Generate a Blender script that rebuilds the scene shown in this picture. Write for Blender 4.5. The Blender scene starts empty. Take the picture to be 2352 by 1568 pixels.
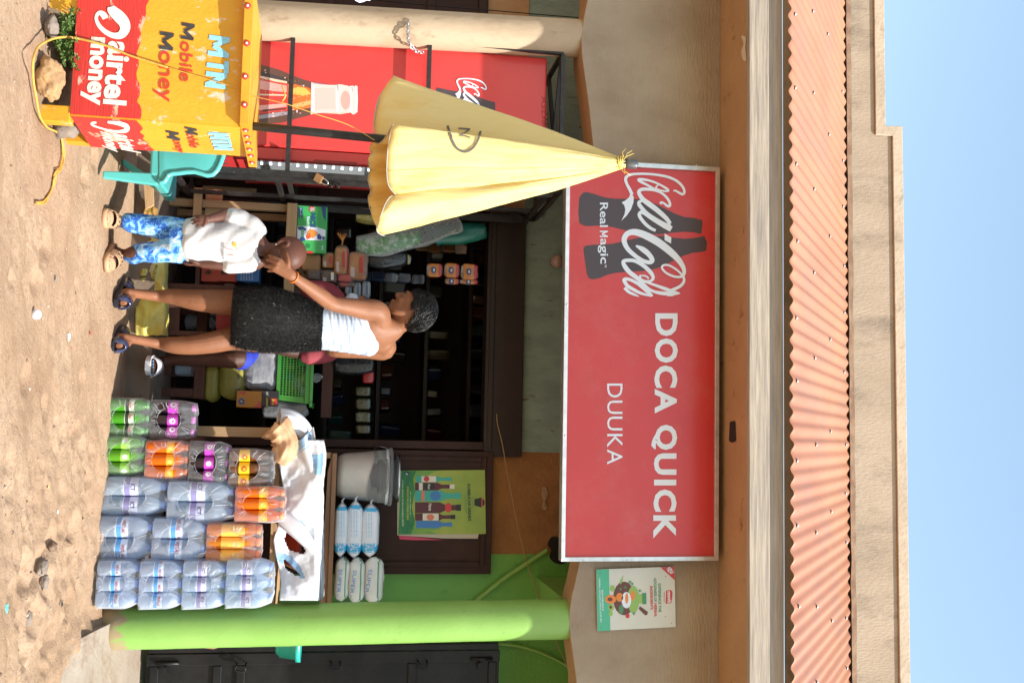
import bpy, bmesh, math, random
from mathutils import Vector, Matrix, noise
from mathutils.bvhtree import BVHTree
random.seed(7)
R = math.radians
sc = bpy.context.scene
# ---------------------------------------------------------------- camera
PSI, PIT, ROL, FPX, CH = R(5.3505), R(9.1131), R(2.1086), 2300.0, 1.12
CAM = Vector((0, 0, CH))
FW = Vector((-math.sin(PSI)*math.cos(PIT), math.cos(PSI)*math.cos(PIT), math.sin(PIT)))
_r0 = Vector((math.cos(PSI), math.sin(PSI), 0)); _u0 = _r0.cross(FW)
RT = _r0*math.cos(ROL) + _u0*math.sin(ROL)
UP = -_r0*math.sin(ROL) + _u0*math.cos(ROL)
cd = bpy.data.cameras.new("camera"); cam = bpy.data.objects.new("camera", cd)
sc.collection.objects.link(cam); sc.camera = cam
cd.sensor_width = 36.0; cd.lens = 36.0*FPX/2352.0; cd.clip_end = 500; cd.clip_start = 0.05
# the photograph lies on its side: the picture's right is up in the world
mc = Matrix((UP, -RT, -FW)).transposed().to_4x4(); mc.translation = CAM
cam.matrix_world = mc
# ---------------------------------------------------------------- sky and sun
SUN_EL, SUN_AZ = R(48.6), R(56)
wd = bpy.data.worlds.new("World"); sc.world = wd; wd.use_nodes = True
nt = wd.node_tree; bg = nt.nodes["Background"]
sky = nt.nodes.new("ShaderNodeTexSky"); sky.sky_type = 'NISHITA'; sky.sun_disc = False
sky.sun_elevation = SUN_EL; sky.sun_rotation = math.pi - SUN_AZ
sky.air_density = 2.0; sky.dust_density = 1.0; sky.ozone_density = 1.2
nt.links.new(sky.outputs[0], bg.inputs[0]); bg.inputs[1].default_value = 0.14
sl = bpy.data.lights.new("sun", 'SUN'); sl.energy = 4.3; sl.angle = R(0.55); sl.color = (1.0, 0.955, 0.88)
so = bpy.data.objects.new("sun", sl); sc.collection.objects.link(so)
SD = Vector((math.sin(SUN_AZ)*math.cos(SUN_EL), -math.cos(SUN_AZ)*math.cos(SUN_EL), math.sin(SUN_EL)))
so.rotation_euler = SD.to_track_quat('Z', 'Y').to_euler()
vs = sc.view_settings; vs.view_transform = 'Standard'; vs.look = 'None'; vs.gamma = 1.0
vs.exposure = 0.9; vs.use_curve_mapping = False
cy = sc.cycles
cy.transparent_max_bounces = 24; cy.max_bounces = 10; cy.transmission_bounces = 8
cy.caustics_reflective = False; cy.caustics_refractive = False; cy.sample_clamp_indirect = 4

# ---------------------------------------------------------------- placing helpers
def ray(u, v):
    return FW + RT*((u-784.0)/FPX) + UP*((v-1176.0)/FPX)
def P(u, v, Y):
    d = ray(u, v); return CAM + d*(Y/d.y)
def PZ(u, v, z):
    d = ray(u, v); return CAM + d*((z-CH)/d.z)
def PX(u, v, x):
    d = ray(u, v); return CAM + d*(x/d.x)
def uv(p):
    d = Vector(p)-CAM; z = d.dot(FW); return 784+FPX*d.dot(RT)/z, 1176+FPX*d.dot(UP)/z
class Plane:
    def __init__(s, p, n): s.p = Vector(p); s.n = Vector(n).normalized()
    def at(s, u, v, off=0.0):
        d = ray(u, v); q = s.p + s.n*off
        return CAM + d*((q-CAM).dot(s.n)/d.dot(s.n))
def FR(Y): return Plane((0, Y, 0), (0, -1, 0))
class Surf:
    """points on a built surface, seen through (u, v)"""
    def __init__(s, objs):
        V = []; F = []
        for o in objs:
            b = len(V); V += [WL[o.name] + v.co for v in o.data.vertices]; F += [[b+i for i in p.vertices] for p in o.data.polygons]
        s.b = BVHTree.FromPolygons(V, F)
    def at(s, u, v, off=0.0):
        d = ray(u, v).normalized(); h = s.b.ray_cast(CAM, d)
        if h[0] is None: return None
        n = h[1] if h[1].dot(d) < 0 else -h[1]
        return h[0] + n*off - d*off*0.5

# ---------------------------------------------------------------- materials
def S(r, g=None, b=None):
    if isinstance(r, str):
        r, g, b = [int(r[i:i+2], 16) for i in (0, 2, 4)]
    f = lambda c: (c/255/12.92) if c/255 <= 0.04045 else ((c/255+0.055)/1.055)**2.4
    return (f(r), f(g), f(b), 1)
_M = {}
def newmat(name):
    m = bpy.data.materials.new(name); m.use_nodes = True
    n = m.node_tree.nodes; return m, n, m.node_tree.links, n["Principled BSDF"]
def nd(n, t, **kw):
    x = n.new("ShaderNode"+t)
    for k, v in kw.items():
        if hasattr(x, k) and not k.startswith("i_"): setattr(x, k, v)
        else: x.inputs[k[2:].replace("_", " ") if k.startswith("i_") else k].default_value = v
    return x
def coords(n, l, stretch=(1, 1, 1)):
    g = nd(n, "NewGeometry"); mp = nd(n, "Mapping"); mp.inputs["Scale"].default_value = stretch
    l.new(g.outputs["Position"], mp.inputs["Vector"]); return mp.outputs[0]
def ramp(n, l, src, stops):
    r = nd(n, "ValToRGB"); e = r.color_ramp.elements
    while len(e) < len(stops): e.new(0.5)
    for k, (p, c) in enumerate(stops): e[k].position = p; e[k].color = c
    l.new(src, r.inputs[0]); return r.outputs[0]
def mixc(n, l, fac, a, b, mode='MIX'):
    x = nd(n, "Mix", data_type='RGBA', blend_type=mode)
    for s, val in ((x.inputs[0], fac), (x.inputs[6], a), (x.inputs[7], b)):
        if hasattr(val, "is_linked") or hasattr(val, "links"): l.new(val, s)
        else: s.default_value = val
    return x.outputs[2]
def mat(name, c, c2=None, rough=0.6, scale=6.0, cut=(0.42, 0.62), stretch=(1, 1, 1), bump=0.0, bscale=60.0, bstretch=None,
        c3=None, scale3=14.0, cut3=(0.6, 0.68), metal=0.0, spec=0.5, coat=0.0, sheen=0.0, transl=0.0, tcol=None, detail=8.0, local=False, alpha=1.0, rvar=0.0, splash=None):
    if name in _M: return _M[name]
    m, n, l, p = newmat(name); _M[name] = m
    p.inputs["Base Color"].default_value = c
    p.inputs["Roughness"].default_value = rough; p.inputs["Metallic"].default_value = metal
    p.inputs["Specular IOR Level"].default_value = spec
    p.inputs["Coat Weight"].default_value = coat; p.inputs["Coat Roughness"].default_value = 0.12
    p.inputs["Sheen Weight"].default_value = sheen
    if local:
        tc = nd(n, "TexCoord"); mp = nd(n, "Mapping"); mp.inputs["Scale"].default_value = stretch
        l.new(tc.outputs["Object"], mp.inputs["Vector"]); co = mp.outputs[0]
    else: co = coords(n, l, stretch)
    col = None
    if c2 is not None:
        t = nd(n, "TexNoise"); t.inputs["Scale"].default_value = scale; t.inputs["Detail"].default_value = detail; t.inputs["Roughness"].default_value = 0.62
        l.new(co, t.inputs["Vector"])
        col = ramp(n, l, t.outputs[0], [(cut[0], c), (cut[1], c2)])
        if rvar:
            rr = nd(n, "MapRange"); rr.inputs[3].default_value = rough-rvar; rr.inputs[4].default_value = rough+rvar
            l.new(t.outputs[0], rr.inputs[0]); l.new(rr.outputs[0], p.inputs["Roughness"])
    if c3 is not None:
        t3 = nd(n, "TexNoise"); t3.inputs["Scale"].default_value = scale3; t3.inputs["Detail"].default_value = 10; t3.inputs["Roughness"].default_value = 0.7
        l.new(co, t3.inputs["Vector"])
        f = ramp(n, l, t3.outputs[0], [(cut3[0], (0, 0, 0, 1)), (cut3[1], (1, 1, 1, 1))])
        col = mixc(n, l, f, col if col is not None else c, c3)
    if splash:       # mud thrown up by rain, with a ragged upper edge
        g_ = nd(n, "NewGeometry"); sx_ = nd(n, "SeparateXYZ"); l.new(g_.outputs["Position"], sx_.inputs[0]); sn_ = nd(n, "TexNoise"); sn_.inputs["Scale"].default_value = 13; sn_.inputs["Detail"].default_value = 9; l.new(coords(n, l, (1.6, 1.6, .7)), sn_.inputs["Vector"])
        ms_ = nd(n, "Math", operation='MULTIPLY_ADD'); l.new(sn_.outputs[0], ms_.inputs[0]); ms_.inputs[1].default_value = -splash*2.6; l.new(sx_.outputs[2], ms_.inputs[2])
        col = mixc(n, l, ramp(n, l, ms_.outputs[0], [(0.0, (.85, .85, .85, 1)), (splash*.28, (0, 0, 0, 1))]), col if col is not None else c, (.36, .24, .155, 1))
    if col is not None: l.new(col, p.inputs["Base Color"])
    if bump:
        bt = nd(n, "TexNoise"); bt.inputs["Scale"].default_value = bscale; bt.inputs["Detail"].default_value = 6
        l.new(coords(n, l, bstretch) if bstretch else co, bt.inputs["Vector"])
        bp = nd(n, "Bump"); bp.inputs["Strength"].default_value = 1.0; bp.inputs["Distance"].default_value = bump
        l.new(bt.outputs[0], bp.inputs["Height"]); l.new(bp.outputs[0], p.inputs["Normal"])
    if transl:
        tb = nd(n, "BsdfTranslucent"); mx = nd(n, "MixShader"); mx.inputs[0].default_value = transl
        if tcol is not None: tb.inputs[0].default_value = tcol
        elif col is not None: l.new(col, tb.inputs[0])
        else: tb.inputs[0].default_value = c
        l.new(p.outputs[0], mx.inputs[1]); l.new(tb.outputs[0], mx.inputs[2]); l.new(mx.outputs[0], n["Material Output"].inputs[0])
    return m
def film_mat(name, tint=(0.95, 0.97, 1, 1), haze=0.16, rough=0.12, bump=0.004, bscale=26.0, hcol=(0.8, 0.85, 0.9, 1), stretch=(1, 1, 1), ridged=False, glow=0.0):
    """thin clear plastic: see-through with glossy creases"""
    if name in _M: return _M[name]
    m, n, l, p = newmat(name); _M[name] = m
    p.inputs["Base Color"].default_value = hcol; p.inputs["Roughness"].default_value = rough; p.inputs["Specular IOR Level"].default_value = 0.8
    co = coords(n, l, stretch); bt = nd(n, "TexNoise"); bt.inputs["Scale"].default_value = bscale; bt.inputs["Detail"].default_value = 3; bt.inputs["Distortion"].default_value = 1.2
    if ridged: bt.noise_type = 'RIDGED_MULTIFRACTAL'; bt.inputs['Detail'].default_value = 2.5; bt.normalize = True
    l.new(co, bt.inputs["Vector"]); bp = nd(n, "Bump"); bp.inputs["Distance"].default_value = bump; l.new(bt.outputs[0], bp.inputs["Height"])
    l.new(bp.outputs[0], p.inputs["Normal"])
    tr = nd(n, "BsdfTransparent"); tr.inputs[0].default_value = tint
    fr = nd(n, "Fresnel"); fr.inputs[0].default_value = 1.5; l.new(bp.outputs[0], fr.inputs["Normal"])
    ad = nd(n, "Math", operation='ADD', use_clamp=True); l.new(fr.outputs[0], ad.inputs[0]); ad.inputs[1].default_value = haze; fm = nd(n, 'Math', operation='MULTIPLY'); l.new(fr.outputs[0], fm.inputs[0]); fm.inputs[1].default_value = .7; l.new(fm.outputs[0], ad.inputs[0])
    mx = nd(n, "MixShader"); l.new(ad.outputs[0], mx.inputs[0]); l.new(tr.outputs[0], mx.inputs[1])
    if glow:      # plastic lets light through from behind as well
        tb = nd(n, 'BsdfTranslucent'); tb.inputs[0].default_value = hcol; m2 = nd(n, 'MixShader'); m2.inputs[0].default_value = glow; l.new(p.outputs[0], m2.inputs[1]); l.new(tb.outputs[0], m2.inputs[2]); l.new(m2.outputs[0], mx.inputs[2])
    else: l.new(p.outputs[0], mx.inputs[2])
    l.new(mx.outputs[0], n["Material Output"].inputs[0]); return m
def wood(name, c, c2, c3, axis=0, rough=0.75, scale=5.0, bump=0.002):
    """grain runs along axis"""
    if name in _M: return _M[name]
    st = [26, 26, 26]; st[axis] = 1.3
    return mat(name, c, c2, rough=rough, scale=scale*0.5, cut=(0.35, 0.65), stretch=tuple(st), c3=c3, scale3=scale*0.9, cut3=(0.55, 0.7), bump=bump, bscale=4.0)

# ---------------------------------------------------------------- mesh building
WL = {}      # world position of each object built
class MB:
    def __init__(s): s.v = []; s.f = []; s.mi = []; s.sm = []; s.ms = []
    def m(s, mt):
        if mt not in s.ms: s.ms.append(mt)
        return s.ms.index(mt)
    def add(s, vs, fs, mt, smooth=False):
        b = len(s.v); k = s.m(mt); s.v += [Vector(x) for x in vs]
        for f in fs: s.f.append([b+i for i in f]); s.mi.append(k); s.sm.append(smooth)
    def poly(s, pts, mt): s.add(pts, [list(range(len(pts)))], mt)
    def box(s, lo, hi, mt, M=None):
        x0, y0, z0 = lo; x1, y1, z1 = hi
        v = [(x0,y0,z0),(x1,y0,z0),(x1,y1,z0),(x0,y1,z0),(x0,y0,z1),(x1,y0,z1),(x1,y1,z1),(x0,y1,z1)]
        if M is not None: v = [M @ Vector(q) for q in v]
        s.add(v, [(0,3,2,1),(4,5,6,7),(0,1,5,4),(1,2,6,5),(2,3,7,6),(3,0,4,7)], mt)
    def bar(s, a, b, w, h, mt, up=(0, 0, 1)):
        """square bar from a to b: w across, h along up"""
        a = Vector(a); b = Vector(b); d = b-a; L = d.length; d.normalize(); up = Vector(up)
        x = d.cross(up)
        if x.length < 1e-4: x = d.cross(Vector((0, 1, 0)))
        x.normalize(); z = x.cross(d)
        M = Matrix((x, d, z)).transposed().to_4x4(); M.translation = a
        s.box((-w/2, 0, -h/2), (w/2, L, h/2), mt, M)
    def loft(s, rings, mt, cap=True, closed=True, smooth=True):
        n = len(rings[0]); v = [p for r in rings for p in r]; f = []
        for i in range(len(rings)-1):
            for j in range(n if closed else n-1):
                k = (j+1) % n; f.append((i*n+j, i*n+k, (i+1)*n+k, (i+1)*n+j))
        s.add(v, f, mt, smooth)
        if cap and closed:
            b = len(s.v)-len(v); k = s.m(mt)
            s.f.append([b+j for j in range(n)][::-1]); s.mi.append(k); s.sm.append(False)
            s.f.append([b+(len(rings)-1)*n+j for j in range(n)]); s.mi.append(k); s.sm.append(False)
    def tube(s, pts, r, mt, n=8, cap=True, flat=1.0, up=None):
        pts = [Vector(p) for p in pts]; rs = r if isinstance(r, (list, tuple)) else [r]*len(pts); rings = []
        ref = Vector(up) if up else Vector((0.13, 0.37, 0.92))
        for i, p in enumerate(pts):
            d = (pts[min(i+1, len(pts)-1)] - pts[max(i-1, 0)]).normalized()
            x = d.cross(ref)
            if x.length < 1e-3: x = d.cross(Vector((1, 0, 0)))
            x.normalize(); y = x.cross(d).normalized(); ref = y
            rings.append([p + x*(math.cos(2*math.pi*j/n)*rs[i]) + y*(math.sin(2*math.pi*j/n)*rs[i]*flat) for j in range(n)])
        s.loft(rings, mt, cap)
    def lathe(s, prof, mt, n=24, c=(0, 0, 0), M=None, cap=True, smooth=True):
        c = Vector(c); rings = []
        for r_, z in prof:
            rings.append([c + Vector((r_*math.cos(2*math.pi*j/n), r_*math.sin(2*math.pi*j/n), z)) for j in range(n)])
        if M is not None: rings = [[M @ q for q in g] for g in rings]
        s.loft(rings, mt, cap, smooth=smooth)
    def prism(s, pts, d, mt, smooth=False):
        """outline pts pushed back by vector d"""
        d = Vector(d); n = len(pts); v = [Vector(p) for p in pts]; v += [p+d for p in v]
        s.add(v, [list(range(n)), list(range(n, 2*n))[::-1]] + [(i, n+i, n+(i+1) % n, (i+1) % n) for i in range(n)], mt, smooth)
    def merge(s, o):
        for vs, in (): pass
        b = len(s.v); s.v += o.v
        for f, k, sm in zip(o.f, o.mi, o.sm): s.f.append([b+i for i in f]); s.mi.append(s.m(o.ms[k])); s.sm.append(sm)
    def build(s, name, parent=None, loc=None, bevel=0.0, bseg=2, sub=0, solid=0.0, weld=False):
        me = bpy.data.meshes.new(name)
        if loc is None:
            xs = [q.x for q in s.v]; ys = [q.y for q in s.v]; zs = [q.z for q in s.v]
            loc = Vector(((min(xs)+max(xs))/2, (min(ys)+max(ys))/2, min(zs)))
        loc = Vector(loc)
        me.from_pydata([q-loc for q in s.v], [], s.f)
        for mt in s.ms: me.materials.append(mt)
        me.polygons.foreach_set("material_index", s.mi); me.polygons.foreach_set("use_smooth", s.sm)
        me.validate(); me.update()
        if weld:
            bm = bmesh.new(); bm.from_mesh(me); bmesh.ops.remove_doubles(bm, verts=bm.verts, dist=1e-5); bmesh.ops.recalc_face_normals(bm, faces=bm.faces); bm.to_mesh(me); bm.free()
        o = bpy.data.objects.new(name, me); sc.collection.objects.link(o)
        attach(o, loc, parent)
        if solid: d = o.modifiers.new("s", 'SOLIDIFY'); d.thickness = solid; d.offset = 0
        if bevel: b = o.modifiers.new("b", 'BEVEL'); b.width = bevel; b.segments = bseg; b.limit_method = 'ANGLE'; b.angle_limit = R(40)
        if sub: b = o.modifiers.new("u", 'SUBSURF'); b.levels = sub; b.render_levels = sub
        return o
def attach(o, loc, parent):
    WL[o.name] = Vector(loc)
    if parent is not None: o.parent = parent; o.location = Vector(loc)-WL[parent.name]
    else: o.location = loc
def tag(o, label=None, cat=None, group=None, kind=None):
    if label: o["label"] = label
    if cat: o["category"] = cat
    if group: o["group"] = group
    if kind: o["kind"] = kind
    return o
def thing(name, loc, label, cat, group=None):
    o = bpy.data.objects.new(name, None); sc.collection.objects.link(o); o.empty_display_size = 0.05
    attach(o, loc, None); return tag(o, label, cat, group)
def copy_tree(o, parent=None, loc=None, rot=None, scale=None):
    c = o.copy(); sc.collection.objects.link(c)
    if parent is not None: c.parent = parent
    if loc is not None: c.location = loc; WL[c.name] = Vector(loc)
    if rot is not None: c.rotation_euler = rot
    if scale is not None: c.scale = scale
    for ch in list(o.children): copy_tree(ch, c)
    return c
# ---------------------------------------------------------------- lettering
_T = {}
def glyphs(txt, bold=0.0, shear=0.0, sp=1.0, res=3):
    k = (txt, bold, shear, sp, res)
    if k in _T: return _T[k]
    c = bpy.data.curves.new("lettering", 'FONT'); c.body = txt; c.offset = bold; c.shear = shear; c.space_character = sp; c.resolution_u = res; c.fill_mode = 'FRONT'
    o = bpy.data.objects.new("lettering", c); sc.collection.objects.link(o)
    me = bpy.data.meshes.new_from_object(o.evaluated_get(bpy.context.evaluated_depsgraph_get()))
    v = [(q.co.x, q.co.y) for q in me.vertices]; f = [list(p.vertices) for p in me.polygons]
    bpy.data.objects.remove(o); bpy.data.curves.remove(c); bpy.data.meshes.remove(me)
    x0 = min(q[0] for q in v); x1 = max(q[0] for q in v); y0 = min(q[1] for q in v); y1 = max(q[1] for q in v)
    v = [((a-x0)/(x1-x0), (b-y0)/(y1-y0)) for a, b in v]; _T[k] = (v, f, (x1-x0)/(y1-y0)); return _T[k]
def text(mb, txt, pl, bl, br, h, mt, off=0.002, bold=0.01, shear=0.0, sp=1.0, tilt=None):
    """letters fitted between pixel points bl and br (lower left, lower right), h pixels tall, on the plane pl"""
    v, f, a = glyphs(txt, bold, shear, sp); dx, dy = br[0]-bl[0], br[1]-bl[1]; L = math.hypot(dx, dy)
    ux, uy = (-dy/L*h, dx/L*h) if tilt is None else tilt
    for q in f:      # each facet sits a hair higher than the last, so overlapping facets never share a plane
        o = off+rnd(0, .0004); pts = [pl.at(bl[0]+dx*v[i][0]+ux*v[i][1], bl[1]+dy*v[i][0]+uy*v[i][1], o) for i in q]
        if any(p is None for p in pts): return
        mb.add(pts, [list(range(len(q)))], mt)
def text3(mb, txt, o, x, y, mt, bold=0.01, shear=0.0, sp=1.0, curve=None):
    """letters in the box from o, along vector x, up vector y"""
    v, f, a = glyphs(txt, bold, shear, sp); o = Vector(o); x = Vector(x); y = Vector(y)
    pts = [(curve(q[0], q[1]) if curve else o + x*q[0] + y*q[1]) for q in v]; mb.add(pts, f, mt)
def catmull(pts, n=8, closed=False):
    P_ = [Vector(p) for p in pts]; out = []; N = len(P_)
    for i in range(N if closed else N-1):
        a = P_[(i-1) % N] if closed else P_[max(i-1, 0)]; b = P_[i]; c = P_[(i+1) % N]; d = P_[(i+2) % N] if closed else P_[min(i+2, N-1)]
        for k in range(n):
            t = k/n; out.append(0.5*((2*b)+(-a+c)*t+(2*a-5*b+4*c-d)*t*t+(-a+3*b-3*c+d)*t**3))
    if not closed: out.append(P_[-1])
    return out
def stroke(mb, pl, pts, mt, off=0.002, n=6):
    """a painted stroke: pts are (u, v, width) pixels"""
    c = catmull([(a, b, w) for a, b, w in pts], n); L = []; Rr = []
    for i, q in enumerate(c):
        t = c[min(i+1, len(c)-1)]-c[max(i-1, 0)]; t.z = 0
        if t.length < 1e-6: t = Vector((1, 0, 0))
        t.normalize(); w = max(q.z, 0.2)/2
        o = off+i*2.5e-5
        L.append(pl.at(q.x-t.y*w, q.y+t.x*w, o)); Rr.append(pl.at(q.x+t.y*w, q.y-t.x*w, o))
    m = len(c)
    if any(p is None for p in L+Rr): return
    mb.add(L+Rr, [(i, i+1, m+i+1, m+i) for i in range(m-1)], mt)
def blob(mb, pl, pts, mt, off=0.002, n=5):
    c = catmull([(a, b, 0) for a, b in pts], n, True); q = [pl.at(p.x, p.y, off) for p in c]
    if all(p is not None for p in q): mb.poly(q, mt)
LETTERS = {'M': [[(.09, 0), (.09, 1)], [(.09, .93), (.5, .25)], [(.5, .25), (.91, .93)], [(.91, 1), (.91, 0)]], 'T': [[(0, .92), (1, .92)], [(.5, .84), (.5, 0)]], 'N': [[(.1, 0), (.1, 1)], [(.1, .93), (.9, .07)], [(.9, 0), (.9, 1)]]}
def stencil(mb, ch, pl, bl, br, up, w, mt, off):
    """a stencilled capital: straight bars in the box on bl, br with up vector (pixels), w the bar width as a share of the height"""
    h = math.hypot(*up)
    for k, ln in enumerate(LETTERS[ch]):
        q = []
        for x, y in ln: q.append((bl[0]+(br[0]-bl[0])*x+up[0]*y, bl[1]+(br[1]-bl[1])*x+up[1]*y))
        dx, dy = q[1][0]-q[0][0], q[1][1]-q[0][1]; L = math.hypot(dx, dy); nx, ny = -dy/L*w*h/2, dx/L*w*h/2
        p = [(q[0][0]+nx, q[0][1]+ny), (q[0][0]-nx, q[0][1]-ny), (q[1][0]-nx, q[1][1]-ny), (q[1][0]+nx, q[1][1]+ny)]
        mb.poly([pl.at(a, b, off+k*.0002) for a, b in p], mt)
def shape(mb, pl, pts, mt, off=0.002):
    if isinstance(pl, Surf) and len(pts) == 4:      # follow the folds of the surface
        a, b, c, d = [Vector((p[0], p[1], 0)) for p in pts]; N = 12; g = [[a.lerp(b, i/N).lerp(d.lerp(c, i/N), j/N) for i in range(N+1)] for j in range(N+1)]
        g = [[pl.at(p.x, p.y, off) for p in r] for r in g]
        for j in range(N):
            for i in range(N):
                q = [g[j][i], g[j][i+1], g[j+1][i+1], g[j+1][i]]
                if all(p is not None for p in q) and max((q[k]-q[k-1]).length for k in range(4)) < .05: mb.poly(q, mt)
        return
    q = [pl.at(a, b, off) for a, b in pts]
    if all(p is not None for p in q): mb.poly(q, mt)
def rnd(a, b): return random.uniform(a, b)
def nz(x, y, z=0.0, s=1.0): return noise.noise(Vector((x*s, y*s, z*s)))
# ================================================================ ground and floor
mud = None
def dirt_mat():
    m, n, l, p = newmat("dirt"); _M["dirt"] = m
    co = coords(n, l)
    a = nd(n, "TexNoise"); a.inputs["Scale"].default_value = 2.2; a.inputs["Detail"].default_value = 10; a.inputs["Roughness"].default_value = 0.6; l.new(co, a.inputs["Vector"])
    c1 = ramp(n, l, a.outputs[0], [(0.3, (0.30, 0.192, 0.118, 1)), (0.5, (0.395, 0.268, 0.174, 1)), (0.75, (0.46, 0.33, 0.226, 1))])
    b = nd(n, "TexNoise"); b.inputs["Scale"].default_value = 45; b.inputs["Detail"].default_value = 8; l.new(co, b.inputs["Vector"])
    c2 = mixc(n, l, ramp(n, l, b.outputs[0], [(0.35, (1, 1, 1, 1)), (0.5, (0, 0, 0, 1))]), c1, (0.345, 0.225, 0.14, 1))
    v = nd(n, "TexVoronoi"); v.inputs["Scale"].default_value = 75; l.new(co, v.inputs["Vector"])
    c3 = mixc(n, l, ramp(n, l, v.outputs["Distance"], [(0.1, (1, 1, 1, 1)), (0.2, (0, 0, 0, 1))]), c2, (0.42, 0.31, 0.23, 1))
    w = nd(n, "TexNoise"); w.inputs["Scale"].default_value = 5.5; w.inputs["Detail"].default_value = 9; w.inputs["Roughness"].default_value = .7; w.inputs["Distortion"].default_value = .8; l.new(coords(n, l, (1, .6, 1)), w.inputs["Vector"])
    c3 = mixc(n, l, ramp(n, l, w.outputs[0], [(0.54, (0, 0, 0, 1)), (0.72, (.55, .55, .55, 1))]), c3, (0.25, 0.16, 0.10, 1))
    l.new(c3, p.inputs["Base Color"]); p.inputs["Roughness"].default_value = 0.95; p.inputs["Specular IOR Level"].default_value = 0.15
    d = nd(n, "TexNoise"); d.inputs["Scale"].default_value = 60; d.inputs["Detail"].default_value = 10; d.inputs["Roughness"].default_value = 0.7; l.new(co, d.inputs["Vector"])
    bp = nd(n, "Bump"); bp.inputs["Distance"].default_value = 0.010; l.new(d.outputs[0], bp.inputs["Height"]); l.new(bp.outputs[0], p.inputs["Normal"])
    return m
mud = dirt_mat()
PITS = [(PZ(u, v, 0), r, d) for u, v, r, d in [(1100, 195, .035, .02), (1080, 120, .03, .015), (1160, 70, .04, .02), (1250, 110, .06, .03), (1300, 85, .05, .03), (1345, 100, .05, .025), (1420, 75, .06, .03),
        (1500, 60, .05, .02), (1030, 185, .04, .02), (1000, 150, .03, .015), (560, 105, .05, .02), (590, 95, .04, .015), (640, 80, .05, .015), (940, 110, .04, .02), (1210, 160, .05, .025), (1390, 150, .05, .02), (410, 195, .04, .02), (365, 215, .04, .02), (1320, 55, .06, .03), (1470, 110, .06, .02), (870, 60, .05, .015)]]
_s = random.getstate(); random.seed(41)
for k_ in range(75):
    q_ = PZ(random.uniform(960, 1600), random.uniform(5, 205), 0); PITS.append((q_, random.uniform(.012, .035), random.uniform(.006, .016)))
for k_ in range(22):
    q_ = PZ(random.uniform(330, 960), random.uniform(5, 200), 0); PITS.append((q_, random.uniform(.014, .04), random.uniform(.004, .009)))
random.setstate(_s)
MOUND = [(PZ(1445, 222, 0), .07, .035), (PZ(1478, 168, 0), .08, .034), (PZ(1466, 196, 0), .06, .042), (PZ(1530, 128, 0), .13, .014)]
def gz(x, y):
    h = 0.022*nz(x, y, 0, 1.1) + 0.012*nz(x, y, 3, 4.0)
    rough = 0.35 + 0.65*max(0, min(1, (x+0.2)/0.6))      # the right side is trampled and lumpy
    h += rough*(0.015*nz(x*0.7, y*1.5, 5, 9.0) + 0.008*nz(x, y, 9, 19.0) + 0.005*nz(x, y, 11, 38.0)) + 0.003*nz(x, y, 11, 40.0)
    for q, r, d in PITS:
        t = ((x-q.x)**2+(y-q.y)**2)/(r*r)
        if t < 6: h += d*(-math.exp(-t)*1.7 + 0.45*math.exp(-(t-2.2)**2))
    for q, r, d in MOUND: h += d*math.exp(-((x-q.x)**2+(y-q.y)**2)/(r*r))
    if y > 4.95: h *= max(0.15, 1-(y-4.95)*3)
    if y < 2.5: h *= 0.5
    return h
def build_ground():
    mb = MB()
    # fine patch near the camera, then a coarse sheet out to the horizon
    xs = [-2.6+i*0.016 for i in range(int(4.6/0.016)+1)]; ys = [2.9+i*0.016 for i in range(int(3.1/0.016)+1)]
    v = [(x, y, gz(x, y)) for y in ys for x in xs]; n = len(xs)
    mb.add(v, [(j*n+i, j*n+i+1, (j+1)*n+i+1, (j+1)*n+i) for j in range(len(ys)-1) for i in range(n-1)], mud, True)
    X = (-120, xs[0], xs[-1], 120); Yv = (-120, ys[0], ys[-1], 120)
    for i in range(3):
        for j in range(3):
            if i == 1 and j == 1: continue
            mb.poly([(X[i], Yv[j], -0.012), (X[i+1], Yv[j], -0.012), (X[i+1], Yv[j+1], -0.012), (X[i], Yv[j+1], -0.012)], mud)
    tag(mb.build("ground", loc=(0, 0, 0)), kind="structure")
build_ground()
concrete = mat("worn_concrete", (0.30, 0.245, 0.19, 1), (0.36, 0.30, 0.24, 1), rough=0.9, scale=3, c3=(0.24, 0.165, 0.11, 1), scale3=5, cut3=(0.5, 0.66), bump=0.004, bscale=50)
dk_concrete = mat("dusty_floor", (0.17, 0.125, 0.09, 1), (0.23, 0.17, 0.125, 1), rough=0.92, scale=4, c3=(0.12, 0.085, 0.06, 1), scale3=6, bump=0.003, bscale=60)
mb = MB()
# unseen earth bank added behind the camera to block the low sky light
mb = MB(); hr = []
for k in range(31):
    a = R(-205+k*230/30); d = Vector((math.cos(a), math.sin(a), 0))
    hr.append([Vector((0, 2, 0))+d*(r_+2*nz(d.x*3, d.y*3, r_))+Vector((0, 0, h_*(1+.25*nz(d.x*4, d.y*4, h_)))) for r_, h_ in ((13, -.3), (17, 2.0), (21, 4.4), (27, 6.2), (40, 7.0))])
mb.add([p for r_ in hr for p in r_], [(k*5+j, k*5+j+1, k*5+j+6, k*5+j+5) for k in range(30) for j in range(4)], mat("sky_block_earth", (.22, .19, .09, 1), (.38, .28, .18, 1), rough=.95, scale=.6), True)
tag(mb.build("sky_block_bank", loc=(0, 0, 0)), kind="structure")
mb = MB()
fe = [(-3.6, 5.30), (-1.7, 5.27), (-1.2, 5.30), (-0.9, 5.26), (-0.5, 5.32), (0.0, 5.31), (0.5, 5.30), (0.9, 5.29)]
v = [(x, y, 0.118) for x, y in fe] + [(x, y, -0.02) for x, y in fe] + [(x, 5.9, 0.122) for x, y in fe]; n = len(fe)
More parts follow.
